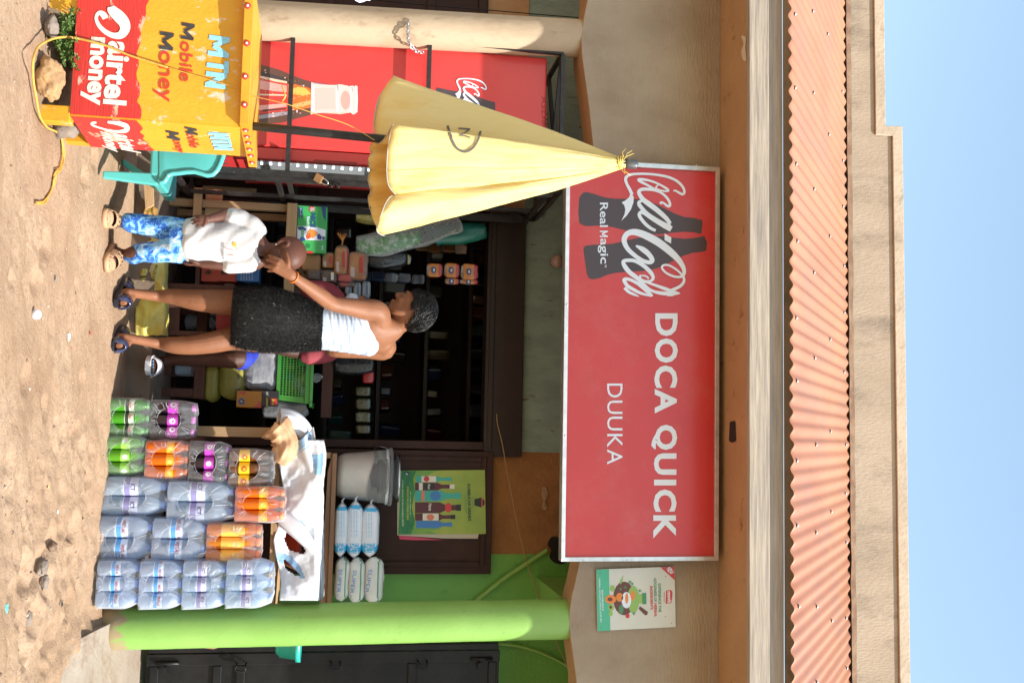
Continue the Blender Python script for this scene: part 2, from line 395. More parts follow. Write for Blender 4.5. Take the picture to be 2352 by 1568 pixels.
mb.add(v, [(i, i+1, n+i+1, n+i)[::-1] for i in range(n-1)] + [(i, i+1, 2*n+i+1, 2*n+i) for i in range(n-1)], dk_concrete)
tag(mb.build("floor"), kind="structure")
mb = MB()   # sloping apron at the right, two coats of screed
a = [PZ(u, v, 0.002) for u, v in [(1478, 168), (1484, 150), (1500, 142), (1520, 134), (1560, 124), (1640, 118)]]
b = [Vector((q.x*0.98+0.02, 4.74+0.02*math.sin(i*2.1), 0.035)) for i, q in enumerate(a)]; c = [Vector((0.93+0.155*i, 5.32, 0.085)) for i in range(6)]; d = [Vector((0.93+0.155*i, 5.9, 0.10)) for i in range(6)]
a[0].x = 0.985; b[0].x = 0.93
for r0, r1 in ((a, b), (b, c), (c, d)):
    mb.add(r0+r1, [(i, i+1, 7+i, 6+i) for i in range(5)], concrete)
mb.add(a+[q-Vector((0, -.01, .06)) for q in a], [(i, 6+i, 7+i, i+1) for i in range(5)], concrete)
for p0, p1 in ((a[0], b[0]), (b[0], c[0])): mb.add([p0, p1, p1-Vector((.02, 0, .12)), p0-Vector((.02, 0, .08))], [(0, 1, 2, 3)], concrete)
mb.add([d[-1], c[-1], b[-1], a[-1], (3.2, 4.4, 0.0), (3.2, 5.9, .1)], [(0, 1, 2, 3, 4, 5)], concrete)
tag(mb.build("path"), kind="structure")

# ================================================================ the shop building
green = mat("green_paint", (0.21, 0.40, 0.085, 1), (0.24, 0.44, 0.10, 1), rough=0.42, scale=3, c3=(0.17, 0.31, 0.07, 1), scale3=9, cut3=(0.6, 0.72), bump=0.0014, bscale=60, rvar=0.12, splash=.075)
green_dk = mat("green_wall_paint", (0.125, 0.35, 0.06, 1), (0.14, 0.38, 0.07, 1), rough=0.5, scale=2.5, c3=(0.075, 0.235, 0.04, 1), scale3=7, cut3=(0.6, 0.75), bump=0.004, bscale=40)
cream = mat("cream_column_paint", (0.47, 0.365, 0.25, 1), (0.40, 0.30, 0.195, 1), rough=0.62, scale=5, cut=(0.45, 0.65), c3=(0.24, 0.16, 0.09, 1), scale3=5.5, cut3=(0.56, 0.68), bump=0.003, bscale=40, stretch=(1, 1, 0.5), splash=.10)
cement = mat("raw_cement", (0.40, 0.33, 0.25, 1), (0.30, 0.235, 0.17, 1), rough=0.92, scale=2.2, cut=(0.35, 0.7), stretch=(1.4, 1.4, 1), c3=(0.13, 0.09, 0.06, 1), scale3=6, cut3=(0.66, 0.8), bump=0.007, bscale=26, bstretch=(0.8, 1, 3.5))
brownp = mat("orange_brown_paint", (0.40, 0.235, 0.115, 1), (0.45, 0.27, 0.135, 1), rough=0.8, scale=3, c3=(0.22, 0.09, 0.035, 1), scale3=8, bump=0.003, bscale=40)
orangew = mat("orange_wall", (0.31, 0.145, 0.05, 1), (0.22, 0.10, 0.036, 1), rough=0.85, scale=4, c3=(0.07, 0.035, 0.015, 1), scale3=16, cut3=(0.66, 0.72), bump=0.006, bscale=45)
tealw = mat("weathered_teal_wall", (0.25, 0.35, 0.32, 1), (0.20, 0.275, 0.255, 1), rough=0.85, scale=5, stretch=(2.2, 1, 0.8), c3=(0.10, 0.045, 0.02, 1), scale3=9, cut3=(0.6, 0.68), bump=0.006, bscale=40)
brownm = mat("brown_metal", (0.034, 0.013, 0.009, 1), (0.046, 0.018, 0.013, 1), rough=0.5, spec=.22, scale=5, c3=(0.06, 0.034, 0.026, 1), scale3=10, cut3=(0.66, 0.74), bump=0.0015, bscale=30)
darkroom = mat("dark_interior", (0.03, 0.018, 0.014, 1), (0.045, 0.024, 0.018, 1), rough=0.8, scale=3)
B = thing("shop_building", (0, 5.6, 0.0), "roadside shop building with columns, orange corrugated eave and stepped parapet", "building")
YW = 5.9
def part(mb, name, bevel=0.0, **k): return mb.build(name, B, bevel=bevel, **k)
xo0 = P(488, 800, YW).x; xo1 = P(1024, 900, YW).x; zo = P(750, 1200, YW).z; xg = P(1272, 1180, YW).x
# back wall pieces round the opening
mb = MB(); mb.box((-3.6, YW, zo), (xo1+0.02, YW+.18, 3.05), tealw); tag(part(mb, "wall"), "weathered teal wall above the opening")
mb = MB(); mb.box((xo1+.02, YW+.002, 1.0), (xg, YW+.18, 3.05), orangew); tag(part(mb, "wall"), "orange wall above the brown shutter door")
mb = MB(); mb.box((xg, YW+.001, 0), (3.4, YW+.18, 3.05), green_dk); tag(part(mb, "wall"), "dark green painted wall")
mb = MB(); mb.box((xo1+.02, YW+.003, 0), (xg, YW+.18, 1.0), brownm); part(mb, "wall")
# interior room
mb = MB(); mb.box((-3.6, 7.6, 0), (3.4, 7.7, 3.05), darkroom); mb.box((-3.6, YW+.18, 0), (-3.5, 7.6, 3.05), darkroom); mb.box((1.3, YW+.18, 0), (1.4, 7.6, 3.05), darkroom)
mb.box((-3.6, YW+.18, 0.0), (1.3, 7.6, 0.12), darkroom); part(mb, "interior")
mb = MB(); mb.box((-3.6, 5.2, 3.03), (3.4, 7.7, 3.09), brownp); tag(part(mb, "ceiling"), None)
# dark brown boards framing the opening
zt = P(750, 1115, YW).z
mb = MB(); dkb = mat("dark_brown_board", (.014, .006, .005, 1), (.022, .010, .008, 1), rough=.6, scale=6); mb.box((xo0-.05, YW-.035, zt), (xo1+.05, YW+.12, zo+.004), dkb); mb.box((xo0, YW-.045, zt+.02), (xo1, YW-.035, zt+.05), dkb); part(mb, "opening_lintel", .006)
mb = MB(); mb.box((xo1-.035, YW-.04, .12), (xo1+.012, YW+.1, zt-.001), brownm); part(mb, "opening_jamb", .004)
mb = MB(); mb.box((xo0-.03, YW-.04, .12), (xo0+.02, YW+.1, zt-.001), brownm); part(mb, "opening_jamb", .004)
# double brown metal door behind the cooler
mb = MB(); x0, x1 = -3.4, xo0-.035; zd = P(30, 1120, YW).z
mb.box((x0, YW-.03, .12), (x1, YW+.02, zd), brownm)
for k in range(6):
    xa = x0+.06+k*.32; mb.box((xa, YW-.042, .25), (xa+.04, YW-.03, zd-.06), brownm)
for zz in (.2, .9, 1.5, zd-.06): mb.box((x0, YW-.05, zz), (x1, YW-.0425, zz+.05), brownm)
tag(part(mb, "door", .003), "brown sheet metal door behind the red cooler")
mb = MB(); mb.box((-3.6, YW-.01, zd+.001), (xo0-.051, YW+.06, zo-.002), brownp); part(mb, "door_frame")
# shutter door leaf with pressed panels
xs0, xs1 = xo1+.02, P(1318, 1000, YW-.05).x; zs1 = P(1200, 1130, YW-.05).z
SH = MB(); SH.box((xs0, YW-.05, .14), (xs1, YW-.005, zs1), brownm)
def pan(u0, v0, u1, v1):
    a, b = P(u0, v0, YW-.05), P(u1, v1, YW-.05); w = .028
    SH.box((a.x, YW-.062, a.z), (b.x, YW-.0505, a.z+w), brownm); SH.box((a.x, YW-.062, b.z-w), (b.x, YW-.0505, b.z), brownm)
    SH.box((a.x, YW-.0625, a.z+w+.001), (a.x+w, YW-.0505, b.z-w-.001), brownm); SH.box((b.x-w, YW-.0625, a.z+w+.001), (b.x, YW-.0505, b.z-w-.001), brownm)
pan(1045, 868, 1300, 1112); pan(1045, 640, 1165, 835); pan(1172, 640, 1300, 835)
sd = part(SH, "door", .004); sd["label"] = "brown pressed metal shutter door holding the green poster"
mb = MB(); q = P(1285, 838, YW-.05); mb.tube(catmull([q+Vector((0, -.02, .01)), q+Vector((-.012, -.03, -.05)), q+Vector((0, -.035, -.115)), q+Vector((.022, -.03, -.12)), q+Vector((.028, -.03, -.06)), q+Vector((.008, -.02, 0.01))], 6), .005, mat("iron", (.05, .045, .04, 1), (.1, .08, .06, 1), rough=.5, metal=.6), 6)
mb.build("handle", sd)
# columns
def column(u0, v0, u1, v1, mt, rad, lab):
    mb = MB(); a = P(u0, v0, 5.1); b = P(u1, v1, 5.1); rings = []
    for i in range(25):
        t = i/24; c = a.lerp(b, t); rings.append([c+Vector((math.cos(q)*(rad+.0018*nz(math.cos(q), c.z, 2, 2.5)+.0015*nz(math.cos(q), math.sin(q)*3, c.z, 9)), math.sin(q)*rad, 0)) for q in [2*math.pi*k/40 for k in range(40)]])
    mb.loft(rings, mt); tag(part(mb, "column"), lab)
column(1443, 225, 1419, 1345, green, .100, "bright green round column")
column(30, 300, 92, 1375, cream, .100, "cream round column with stains")
# lintel with arched underside
ap = [(-60, 1362), (0, 1350), (45, 1341), (90, 1335), (135, 1338), (250, 1354), (378, 1367), (600, 1374), (830, 1371), (1100, 1353), (1293, 1331), (1340, 1321), (1371, 1313), (1420, 1307), (1450, 1309), (1500, 1316), (1568, 1325), (1640, 1333)]
bp_ = [P(u, v, 5.0) for u, v in ap]; bp_[0].x = -3.6; bp_[-1].x = 3.4; n = len(bp_)
mb = MB(); f0 = bp_; f1 = [Vector((q.x, 5.2, q.z)) for q in bp_]; t0 = [Vector((q.x, 5.0, 3.0295)) for q in bp_]; t1 = [Vector((q.x, 5.2, 3.03)) for q in bp_]
mb.add(f0+t0, [(i, i+1, n+i+1, n+i) for i in range(n-1)], cement); mb.add(f0+f1, [(i+1, i, n+i, n+i+1) for i in range(n-1)], brownp)
mb.add(f1+t1, [(i+1, i, n+i, n+i+1) for i in range(n-1)], brownp); part(mb, "lintel")
mb = MB(); q = P(1320, 1305, 5.2); mb.box((.835, 5.201, 2.245), (1.025, YW-.002, 2.5), green); tag(part(mb, "beam"), "green beam running back from the column")
mb = MB(); mb.box((-3.6, 4.575, 3.031), (3.4, 5.06, 3.06), brownp); part(mb, "soffit")
# weathered timber fascia in two boards
tim = wood("weathered_timber", (0.45, 0.385, 0.31, 1), (0.25, 0.215, 0.185, 1), (0.46, 0.35, 0.235, 1), 0)
tim2 = wood("weathered_timber_upper", (0.40, 0.33, 0.26, 1), (0.27, 0.22, 0.18, 1), (0.36, 0.25, 0.17, 1), 0)
mb = MB()
def board(y0, y1, za, zb, mt):
    N = 60; rg = []
    for i in range(N+1):
        x = -3.6+7*i/N; w = .003*nz(x, za, 0, 1.3); w2 = .003*nz(x, zb, 7, 1.7)
        rg.append([Vector((x, y0+w, za+w2)), Vector((x, y1, za+w2)), Vector((x, y1, zb+w)), Vector((x, y0+w2*.6, zb+w))])
    mb.loft(rg, mt, smooth=False)
zf = P(784, 1722, 4.53).z; zm = P(784, 1768, 4.53).z
board(4.532, 4.57, zf, zm, tim); board(4.555, 4.572, zm+.003, 3.184, tim2)
part(mb, "fascia_board", .003)
mb = MB(); mb.box((-3.6, 4.573, 3.0605), (3.4, 4.63, 3.165), mat('dark_brown_board', (.014, .006, .005, 1), (.022, .010, .008, 1), rough=.6, scale=6)); part(mb, "rafter_plate")  # plate coloured near black to make the gap under the sheets look dark
# corrugated roof
roofm = mat("orange_roof_sheet", (0.42, 0.175, 0.092, 1), (0.37, 0.145, 0.075, 1), rough=0.5, scale=2.5, c3=(0.33, 0.155, 0.10, 1), scale3=4, cut3=(0.46, 0.7), stretch=(1, .4, .4))
SLP = 0.70; WLN = .0765
mb = MB(); xs = [-3.6+i*WLN/8 for i in range(int(7/(WLN/8)))]; ys = [4.5+i*.085 for i in range(21)]; n = len(xs)
def rz(x, y): return 3.2+SLP*(y-4.5)+.0095*math.sin(2*math.pi*x/WLN)+.004*nz(x, y, 4, .9)+(.003 if (x % 2.3) < .08 else 0)
mb.add([(x, y-.006*nz(x, 0, 0, 3)*(y < 4.51), rz(x, y)) for y in ys for x in xs], [(j*n+i, j*n+i+1, (j+1)*n+i+1, (j+1)*n+i) for j in range(len(ys)-1) for i in range(n-1)], roofm, True)
rf = part(mb, "roof", solid=.002)
metal = mat("bright_metal", (.62, .62, .64, 1), rough=.32, metal=1.0)
zinc = mat("zinc", (.75, .75, .77, 1), (.6, .6, .62, 1), rough=.4, metal=.7)
sc0 = None
for row, (dy, st, o0) in enumerate([(.06, 5, 0), (.5, 6, 2), (.95, 7, 1), (1.45, 5, 3)]):
    k = o0
    while True:
        x = (math.floor(-2.5/WLN)+.25+k)*WLN
        if x > 2.1: break
        y = 4.5+dy+rnd(-.015, .015)
        if sc0 is None:
            mb = MB(); mb.lathe([(.011, 0), (.012, .002), (.011, .004), (.0055, .005), (.0055, .010), (.001, .011)], zinc, 10, (x, y, rz(x, y)+.002)); sc0 = mb.build("roof_screw", rf)
        else:
            c = sc0.copy(); sc.collection.objects.link(c); c.parent = rf; c.location = Vector((x, y, rz(x, y)+.002))-WL[rf.name]
        k += st + random.choice((0, 0, 1, -1))
# parapet with stepped coping
para = mat("parapet_plaster", (0.41, 0.325, 0.245, 1), (0.345, 0.27, 0.20, 1), rough=0.92, scale=2, c3=(0.15, 0.12, 0.09, 1), scale3=2.6, cut3=(0.52, 0.74), bump=0.004, bscale=60, stretch=(1.3, 1, .5))
YP = 6.2
def PP(u, v): q = P(u, v, YP); return Vector((q.x, YP, q.z))
tl, sl0, sl1, tr = PP(-200, 2021), PP(292, 2030), PP(292, 2066), PP(1568, 2089)
tl.x = -3.6; tl.z = sl0.z; tr2 = Vector((3.4, YP, tr.z)); sl1.z = PP(900, 2077).z; tr2.z = sl1.z
mb = MB(); mb.prism([(-3.6, YP, 4.0), (3.4, YP, 4.0), tr2, sl1, sl0, tl], (0, .15, 0), para); part(mb, "parapet")
cop = mat("coping_plaster", (0.50, 0.41, 0.31, 1), (0.42, 0.34, 0.255, 1), rough=0.9, scale=3, c3=(0.21, 0.165, 0.12, 1), scale3=5, cut3=(0.54, 0.72), bump=0.004, bscale=40)
w = .068; dx = sl1.x+.07
mb = MB(); o = Vector((0, -.016, 0)); up = Vector((0, 0, .006))
mb.prism([Vector((-3.6, YP, tl.z-w))+o, Vector((dx, YP, sl0.z-w))+o, Vector((dx, YP, sl1.z-w))+o, Vector((3.4, YP, tr2.z-w))+o, tr2+o+up, sl1+o+up+Vector((-.004, 0, 0)), sl0+o+up+Vector((-.004, 0, 0)), tl+o+up], (0, .015, 0), cop); part(mb, "coping", .004)
mb = MB(); xs = [-3.6+.05*i for i in range(141)]; n = len(xs)   # mortar fillet where the sheets meet the parapet
zb = 3.2+SLP*(YP-4.5)
mb.add([(x, YP-.075+.012*nz(x, 1, 0, 6), zb-.035) for x in xs]+[(x, YP-.05+.01*nz(x, 5, 0, 5), zb+.012+.006*nz(x, 2, 0, 4)) for x in xs]+[(x, YP-.003, zb+.03+.006*nz(x, 3, 0, 3)) for x in xs], [(j*n+i, j*n+i+1, (j+1)*n+i+1, (j+1)*n+i) for j in range(2) for i in range(n-1)], mat("old_mortar", (.16, .085, .05, 1), (.24, .15, .09, 1), rough=.95, scale=8, bump=.004)); part(mb, "mortar_fillet")
# black metal door standing open at the right
blackm = mat("black_metal", (.010, .010, .011, 1), (.017, .0165, .017, 1), spec=.25, rough=.4, scale=6, c3=(.10, .085, .075, 1), scale3=22, cut3=(.7, .76), bump=.001, bscale=50)
yb = 5.62
a = P(1512, 338, yb); b = P(1509, 1145, yb); x0, z0, z1 = a.x, a.z, b.z
D = MB(); D.box((x0, yb-.02, z0), (x0+1.0, yb+.02, z1), blackm); D.box((x0-.03, yb-.035, z0), (x0+.032, yb-.021, z1+.002), blackm)
for zz in (z0+.02, z0+.34, z0+.46, z1-.5, z1-.06): D.box((x0+.034, yb-.034, zz), (x0+1.0, yb-.021, zz+.045), blackm)
D.box((x0-.065, yb-.03, z0+.01), (x0-.031, yb+.05, z1-.004), blackm)
bd = tag(D.build("door", B, bevel=.004), "black metal door standing open beyond the green column")
for zz in (z0+.46, z0+.95, z1-.45):
    mb = MB(); mb.tube(catmull([(x0+.02, yb-.04, zz), (x0+.025, yb-.07, zz+.004), (x0+.05, yb-.075, zz), (x0+.055, yb-.07, zz+.045), (x0+.03, yb-.07, zz+.05), (x0+.02, yb-.04, zz+.05)], 5), .005, blackm, 6); mb.build("hinge_loop", bd)
for zz in (z0+.05, z1-.16):
    mb = MB(); mb.tube([(x0+.015, yb-.045, zz), (x0+.015, yb-.045, zz+.12)], .009, blackm, 8); mb.box((x0+.035, yb-.05, zz+.04), (x0+.07, yb-.036, zz+.06), blackm); mb.build("bolt", bd)
# ================================================================ signs and printed things
def ZM(x0, y0, s):
    """reading of an enlarged, sideways crop of the photograph: (x, y[, w]) -> (u, v[, w])"""
    def g(x, y, w=None):
        u, v = (y0+y/s)/1.74150, (x0+x/s)/1.74150
        return (u, v) if w is None else (u, v, w/s/1.7415)
    return g
def Q(z, pts): return [z(*p) for p in pts]
def paint(name, c, rough=.5, **k): return mat(name, c, rough=rough, **k)
red = paint("sign_red", (.63, .042, .048, 1), .34, c2=(.59, .038, .043, 1), scale=2.2, c3=(.60, .10, .09, 1), scale3=3.5, cut3=(.5, .8), coat=.25)
white = paint("sign_white", (.78, .86, .98, 1), .35)
charcoal = paint("sign_charcoal", (.075, .055, .065, 1), .35)
alu = mat("aluminium", (.72, .72, .73, 1), (.60, .60, .62, 1), rough=.36, metal=.75, scale=20)
LOGO = {"strokes": [
 [(868,415,12),(890,412,20),(925,432,24),(962,448,26),(980,425,26),(962,372,26),(900,312,26),(800,270,26),(650,246,24),(500,243,24),(420,255,28),(386,290,30),(398,345,28),(430,405,32),(450,450,34)],
 [(700,398,14),(660,385,20),(600,352,24),(540,322,28),(515,300,26),(560,298,26),(640,314,22),(720,345,20),(790,385,24),(818,410,22),(790,418,18),(720,402,16),(692,378,14),(715,356,14)],
 [(735,545,28),(750,532,26),(775,540,20),(800,562,26),(828,568,28),(832,535,26),(800,480,26),(740,430,26),(660,402,30),(570,396,34),(526,412,34),(522,440,38),(560,498,46),(620,545,52),(700,605,50),(790,685,44),(838,745,34)],
 [(838,745,34),(800,752,26),(700,702,28),(600,640,36),(535,570,40),(520,540,36),(528,522,30),(560,515,24)],
 [(848,800,58),(770,758,56),(650,688,44),(570,632,46),(528,640,34),(530,676,36),(580,742,34),(640,792,32),(690,815,26)],
 [(490,968,18),(560,1005,52),(620,1055,50),(655,1112,46),(630,1136,42),(560,1120,40),(470,1060,42),(400,990,46),(370,910,52),(400,850,54),(460,830,62),(540,845,70),(640,890,76),(740,950,76),(840,1030,70),(920,1110,58),(970,1190,44),(976,1250,34),(950,1280,26),(880,1280,22),(800,1245,22),(755,1198,22),(765,1168,20),(820,1165,20),(900,1210,20),(960,1268,22),(976,1300,24),(970,1340,28),(930,1382,30),(845,1420,30)],
 [(535,1262,16),(535,1300,22),(580,1325,22),(640,1324,26),(664,1290,32),(640,1240,40),(570,1172,40),(480,1122,36),(400,1116,36),(360,1130,34),(380,1180,46),(430,1240,46),(510,1300,42),(580,1372,34),(650,1422,28),(740,1446,36),(850,1452,40),(935,1450,10)],
 [(545,1270,14),(590,1275,16),(620,1300,16)],
 [(560,1325,18),(680,1365,26),(800,1408,34),(935,1450,14)],
 [(660,1476,18),(620,1442,36),(560,1392,34),(500,1345,34),(420,1308,32),(370,1312,36),(400,1368,36),(460,1408,34),(540,1448,30),(650,1477,16)],
 [(375,1392,34),(420,1436,30),(480,1464,22),(522,1482,6)]],
 "shapes": [[(345,530),(372,560),(382,600),(375,650),(342,717),(400,660),(440,600),(465,530),(468,480),(450,440),(434,440),(420,480),(385,510)], [(780,845),(848,885),(845,947),(780,912)], [(800,1455),(835,1465),(880,1473),(850,1479),(805,1478)]]}
def logo(mb, pl, z, mt, off):
    for s in LOGO["strokes"]: stroke(mb, pl, Q(z, s), mt, off, 5)
    for k, s in enumerate(LOGO["shapes"]): shape(mb, pl, Q(z, s), mt, off+.0004)
# --- the long red shop sign
YS = 4.93; fs = FR(YS)
SG = thing("shop_sign", (-.4, 4.95, 2.19), "long red framed shop sign with white script logo and two dark bottle shapes", "sign")
OUT = [(364, 1301), (1289, 1288.6), (1287, 1651), (384, 1654)]; INN = [(375, 1310), (1279, 1298), (1277, 1641.5), (394, 1644.5)]
mb = MB(); mb.prism([fs.at(*p) for p in [(370, 1305), (1284, 1293), (1282, 1646), (389, 1650)]], (0, .03, 0), red)
z = ZM(2200, 600, 2.24)
B1 = [(255,560),(262,430),(280,400),(300,382),(330,378),(400,395),(470,420),(560,435),(800,440),(870,455),(950,485),(1050,535),(1120,570),(1200,600),(1280,608),(1310,612),(1330,625),(1360,622),(1368,660),(1355,750),(1330,748),(1300,738),(1200,732),(1100,740),(1000,752),(900,755),(800,738),(700,725),(560,690),(460,676),(380,680),(330,682),(290,672),(262,650)]
B2 = [(300,900),(305,870),(320,858),(400,848),(480,848),(560,840),(650,820),(750,795),(900,768),(1000,770),(1100,785),(1200,795),(1280,790),(1340,780),(1370,772),(1385,775),(1395,800),(1408,830),(1400,900),(1380,908),(1330,915),(1280,920),(1200,945),(1120,985),(1000,1045),(900,1075),(820,1085),(700,1090),(600,1098),(520,1115),(450,1145),(390,1158),(350,1150),(330,1110)]
shape(mb, fs, Q(z, B1), charcoal, .0010); shape(mb, fs, Q(z, B2), charcoal, .0012)
zl = ZM(2350, 600, 2.529); logo(mb, fs, zl, white, .0022)
text(mb, "Real", fs, zl(125, 533), zl(125, 778), 18.6, white, .0022, .012); stencil(mb, "M", fs, zl(125, 818), zl(125, 880), (0, 18.6), .16, white, .0022); text(mb, "agic", fs, zl(104, 895), zl(104, 1150), 23.6, white, .0022, .012); text(mb, "TM", fs, zl(175, 1160), zl(175, 1186), 4, white, .0022)
zw = ZM(2200, 1200, 1.4253)
for ch, a, b, x0, x1 in [("D",75,205,600,727),("O",218,357,597,729),("C",372,500,595,726),("A",505,645,597,723),("Q",710,853,577,725),("U",872,995,592,721),("I",1022,1055,593,720),("C",1078,1205,590,721),("K",1225,1357,589,718)]:
    text(mb, ch, fs, zw(x0, a), zw(x0, b), (x1-x0)/1.4253/1.7415, white, .0022, .035)
for ch, a, b in [("D",475,555),("U",572,648),("U",663,742),("K",762,838),("A",850,935)]:
    text(mb, ch, fs, zw(326, a), zw(326, b), 87/1.4253/1.7415, white, .0022, .0)
mb.build("sign_panel", SG)
mb = MB(); O = [fs.at(*p, .012) for p in OUT]; I = [fs.at(*p, .012) for p in INN]
for i in range(4):
    j = (i+1) % 4; mb.prism([O[i], O[j], I[j], I[i]], (0, .062, 0), alu)
for p in [(1286, 1440), (376, 1500), (1286, 1340), (380, 1600), (700, 1302), (1000, 1298)]:
    mb.lathe([(.006, 0), (.004, .003)], metal, 10, M=Matrix.Translation(fs.at(p[0], p[1], .012)) @ Matrix.Rotation(R(90), 4, 'X'))
mb.build("frame", SG, bevel=.003)
# --- small white metal poster on the lintel
zp = ZM(2100, 2000, 2.145); fp = FR(4.985)
mb = MB(); w2 = paint("enamel_white", (.66, .68, .62, 1), .35, c2=(.60, .63, .57, 1), scale=5, c3=(.35, .27, .18, 1), scale3=18, cut3=(.72, .76)); teal = paint("poster_teal", (.075, .48, .29, 1), .35)
pg = paint("poster_green", (.07, .27, .12, 1), .4); pr_ = paint("poster_red", (.58, .035, .04, 1), .4); lg = paint("poster_lightgreen", (.28, .50, .12, 1), .4); org = paint("poster_orange", (.78, .25, .04, 1), .4); brn = paint("poster_brown", (.14, .045, .03, 1), .4)
C4 = [(622,1120),(612,592),(1282,567),(1293,1085)]
mb.prism([fp.at(*zp(*p)) for p in C4], (0, .006, 0), w2)
shape(mb, fp, Q(zp, [(623,1119),(613,593),(720,590),(733,1117)]), teal, .0008); shape(mb, fp, Q(zp, [(1163,573),(1281,568),(1284,685)]), pr_, .0008)
text(mb, "NEW", fp, zp(1212, 588), zp(1245, 640), 11, white, .0016, .03)
shape(mb, fp, Q(zp, [(1210,772),(1256,768),(1266,790),(1263,830),(1256,880),(1208,886)]), pr_, .0008); text(mb, "movit", fp, zp(1220, 780), zp(1222, 880), 9, white, .0016, .03)
text(mb, "HERBAL JELLY", fp, zp(1188, 785), zp(1189, 880), 3, pr_, .001, .02)
text(mb, "EXPERIENCE THE", fp, zp(1142, 712), zp(1146, 958), 6.5, pg, .001, .03); text(mb, "GOODNESS OF", fp, zp(1104, 667), zp(1107, 870), 6.5, pg, .001, .03)
text(mb, "HERBAL", fp, zp(1107, 882), zp(1110, 1000), 6.5, pr_, .001, .03); text(mb, "INGREDIENTS", fp, zp(1072, 735), zp(1076, 937), 6.5, pr_, .001, .03)
text(mb, "NOW AVAILABLE IN", fp, zp(655, 768), zp(661, 945), 4.2, white, .0016, .02); text(mb, "ORIGINAL, AVOCADO, PAPAYA, ALOE VERA", fp, zp(629, 667), zp(643, 1050), 4.2, white, .0016, .02)
def ring(cx, cy, rx, ry, n=16, t=0): return [(cx+rx*math.cos(2*math.pi*k/n)*math.cos(t)-ry*math.sin(2*math.pi*k/n)*math.sin(t), cy+rx*math.cos(2*math.pi*k/n)*math.sin(t)+ry*math.sin(2*math.pi*k/n)*math.cos(t)) for k in range(n)]
shape(mb, fp, Q(zp, ring(850, 840, 95, 145)), brn, .0008); shape(mb, fp, Q(zp, [(985,905),(1055,955),(1050,980),(1030,985),(975,930)]), brn, .0008)
shape(mb, fp, Q(zp, ring(930, 850, 50, 120)), lg, .0011); shape(mb, fp, Q(zp, ring(870, 855, 42, 70)), white, .0014); shape(mb, fp, Q(zp, ring(873, 840, 14, 45)), org, .0017); shape(mb, fp, Q(zp, ring(925, 815, 20, 42)), org, .0017)
shape(mb, fp, Q(zp, [(960,805),(1005,803),(1007,883),(962,885)]), lg, .0017); shape(mb, fp, Q(zp, [(1005,795),(1040,792),(1042,888),(1008,890)]), pg, .0017)
shape(mb, fp, Q(zp, ring(735, 848, 48, 38)), org, .0017); shape(mb, fp, Q(zp, ring(730, 848, 22, 17)), brn, .002); shape(mb, fp, Q(zp, ring(738, 918, 26, 30)), lg, .0017); shape(mb, fp, Q(zp, ring(735, 915, 12, 14)), brn, .002); shape(mb, fp, Q(zp, ring(735, 970, 18, 22)), lg, .0017)
shape(mb, fp, Q(zp, ring(750, 755, 22, 26)), lg, .0017); shape(mb, fp, Q(zp, ring(880, 990, 18, 20)), pr_, .0017); shape(mb, fp, Q(zp, ring(825, 935, 20, 40)), pg, .0014); shape(mb, fp, Q(zp, ring(812, 830, 30, 38)), org, .0014)
for x, y in [(920,715),(860,745),(935,970),(985,775),(820,760),(900,700)]: shape(mb, fp, Q(zp, [(x+18*math.cos(k*1.2566*.5)*(1 if k % 2 else .35), y+18*math.sin(k*1.2566*.5)*(1 if k % 2 else .35)) for k in range(10)]), pg, .002)
shape(mb, fp, Q(zp, [(845,640),(815,690),(818,722),(835,700)]), lg, .0014)
for p in [(645,628),(656,1092),(1256,1055),(1205,652),(1205,995)]: shape(mb, fp, Q(zp, ring(p[0], p[1], 4, 4, 8)), brn, .002)
tag(mb.build("poster"), "small white and teal metal poster of green herbal jars on the cement lintel", "poster")
# --- green paper poster on the brown shutter
zk = ZM(1150, 1700, 1.96); fk = FR(YW-.066)
yg = mat("paper_yellowgreen", (.34, .42, .07, 1), (.24, .36, .06, 1), rough=.55, scale=4, coat=.15, bump=.002, bscale=14); dg = mat("paper_green", (.02, .17, .06, 1), (.045, .26, .07, 1), rough=.55, scale=9, cut=(.4, .6), stretch=(1, 1, 3)); mg = mat("paper_midgreen", (.12, .34, .07, 1), (.22, .38, .07, 1), rough=.55, scale=12, stretch=(2, 1, 1))
bk = paint("print_black", (.02, .02, .02, 1)); yl = paint("print_yellow", (.75, .6, .05, 1)); mag = paint("print_pink", (.6, .05, .12, 1))
mb = MB()
mb.prism([fk.at(*p, -.003) for p in Q(zk, [(860,862),(860,355),(1545,350),(1500,500),(1500,850),(1490,888),(1220,886)])], (0, .001, 0), paint("old_paper", (.5, .45, .36, 1), .8))
shape(mb, fk, Q(zk, [(870,862),(1220,898),(1000,900),(880,894)]), mag, -.002)
mb.prism([fk.at(*p) for p in Q(zk, [(866,855),(893,355),(1547,350),(1553,700),(1555,848),(1520,852)])], (0, .001, 0), yg)
shape(mb, fk, Q(zk, [(894,357),(1010,357),(985,420),(1000,520),(975,640),(1000,760),(970,854),(870,854)]), dg, .0006); shape(mb, fk, Q(zk, [(1010,358),(1180,354),(1090,390),(1150,420),(1040,430),(990,420)]), mg, .0008); shape(mb, fk, Q(zk, [(972,853),(1000,765),(1080,800),(1210,810),(1120,830),(1180,852)]), mg, .0008)
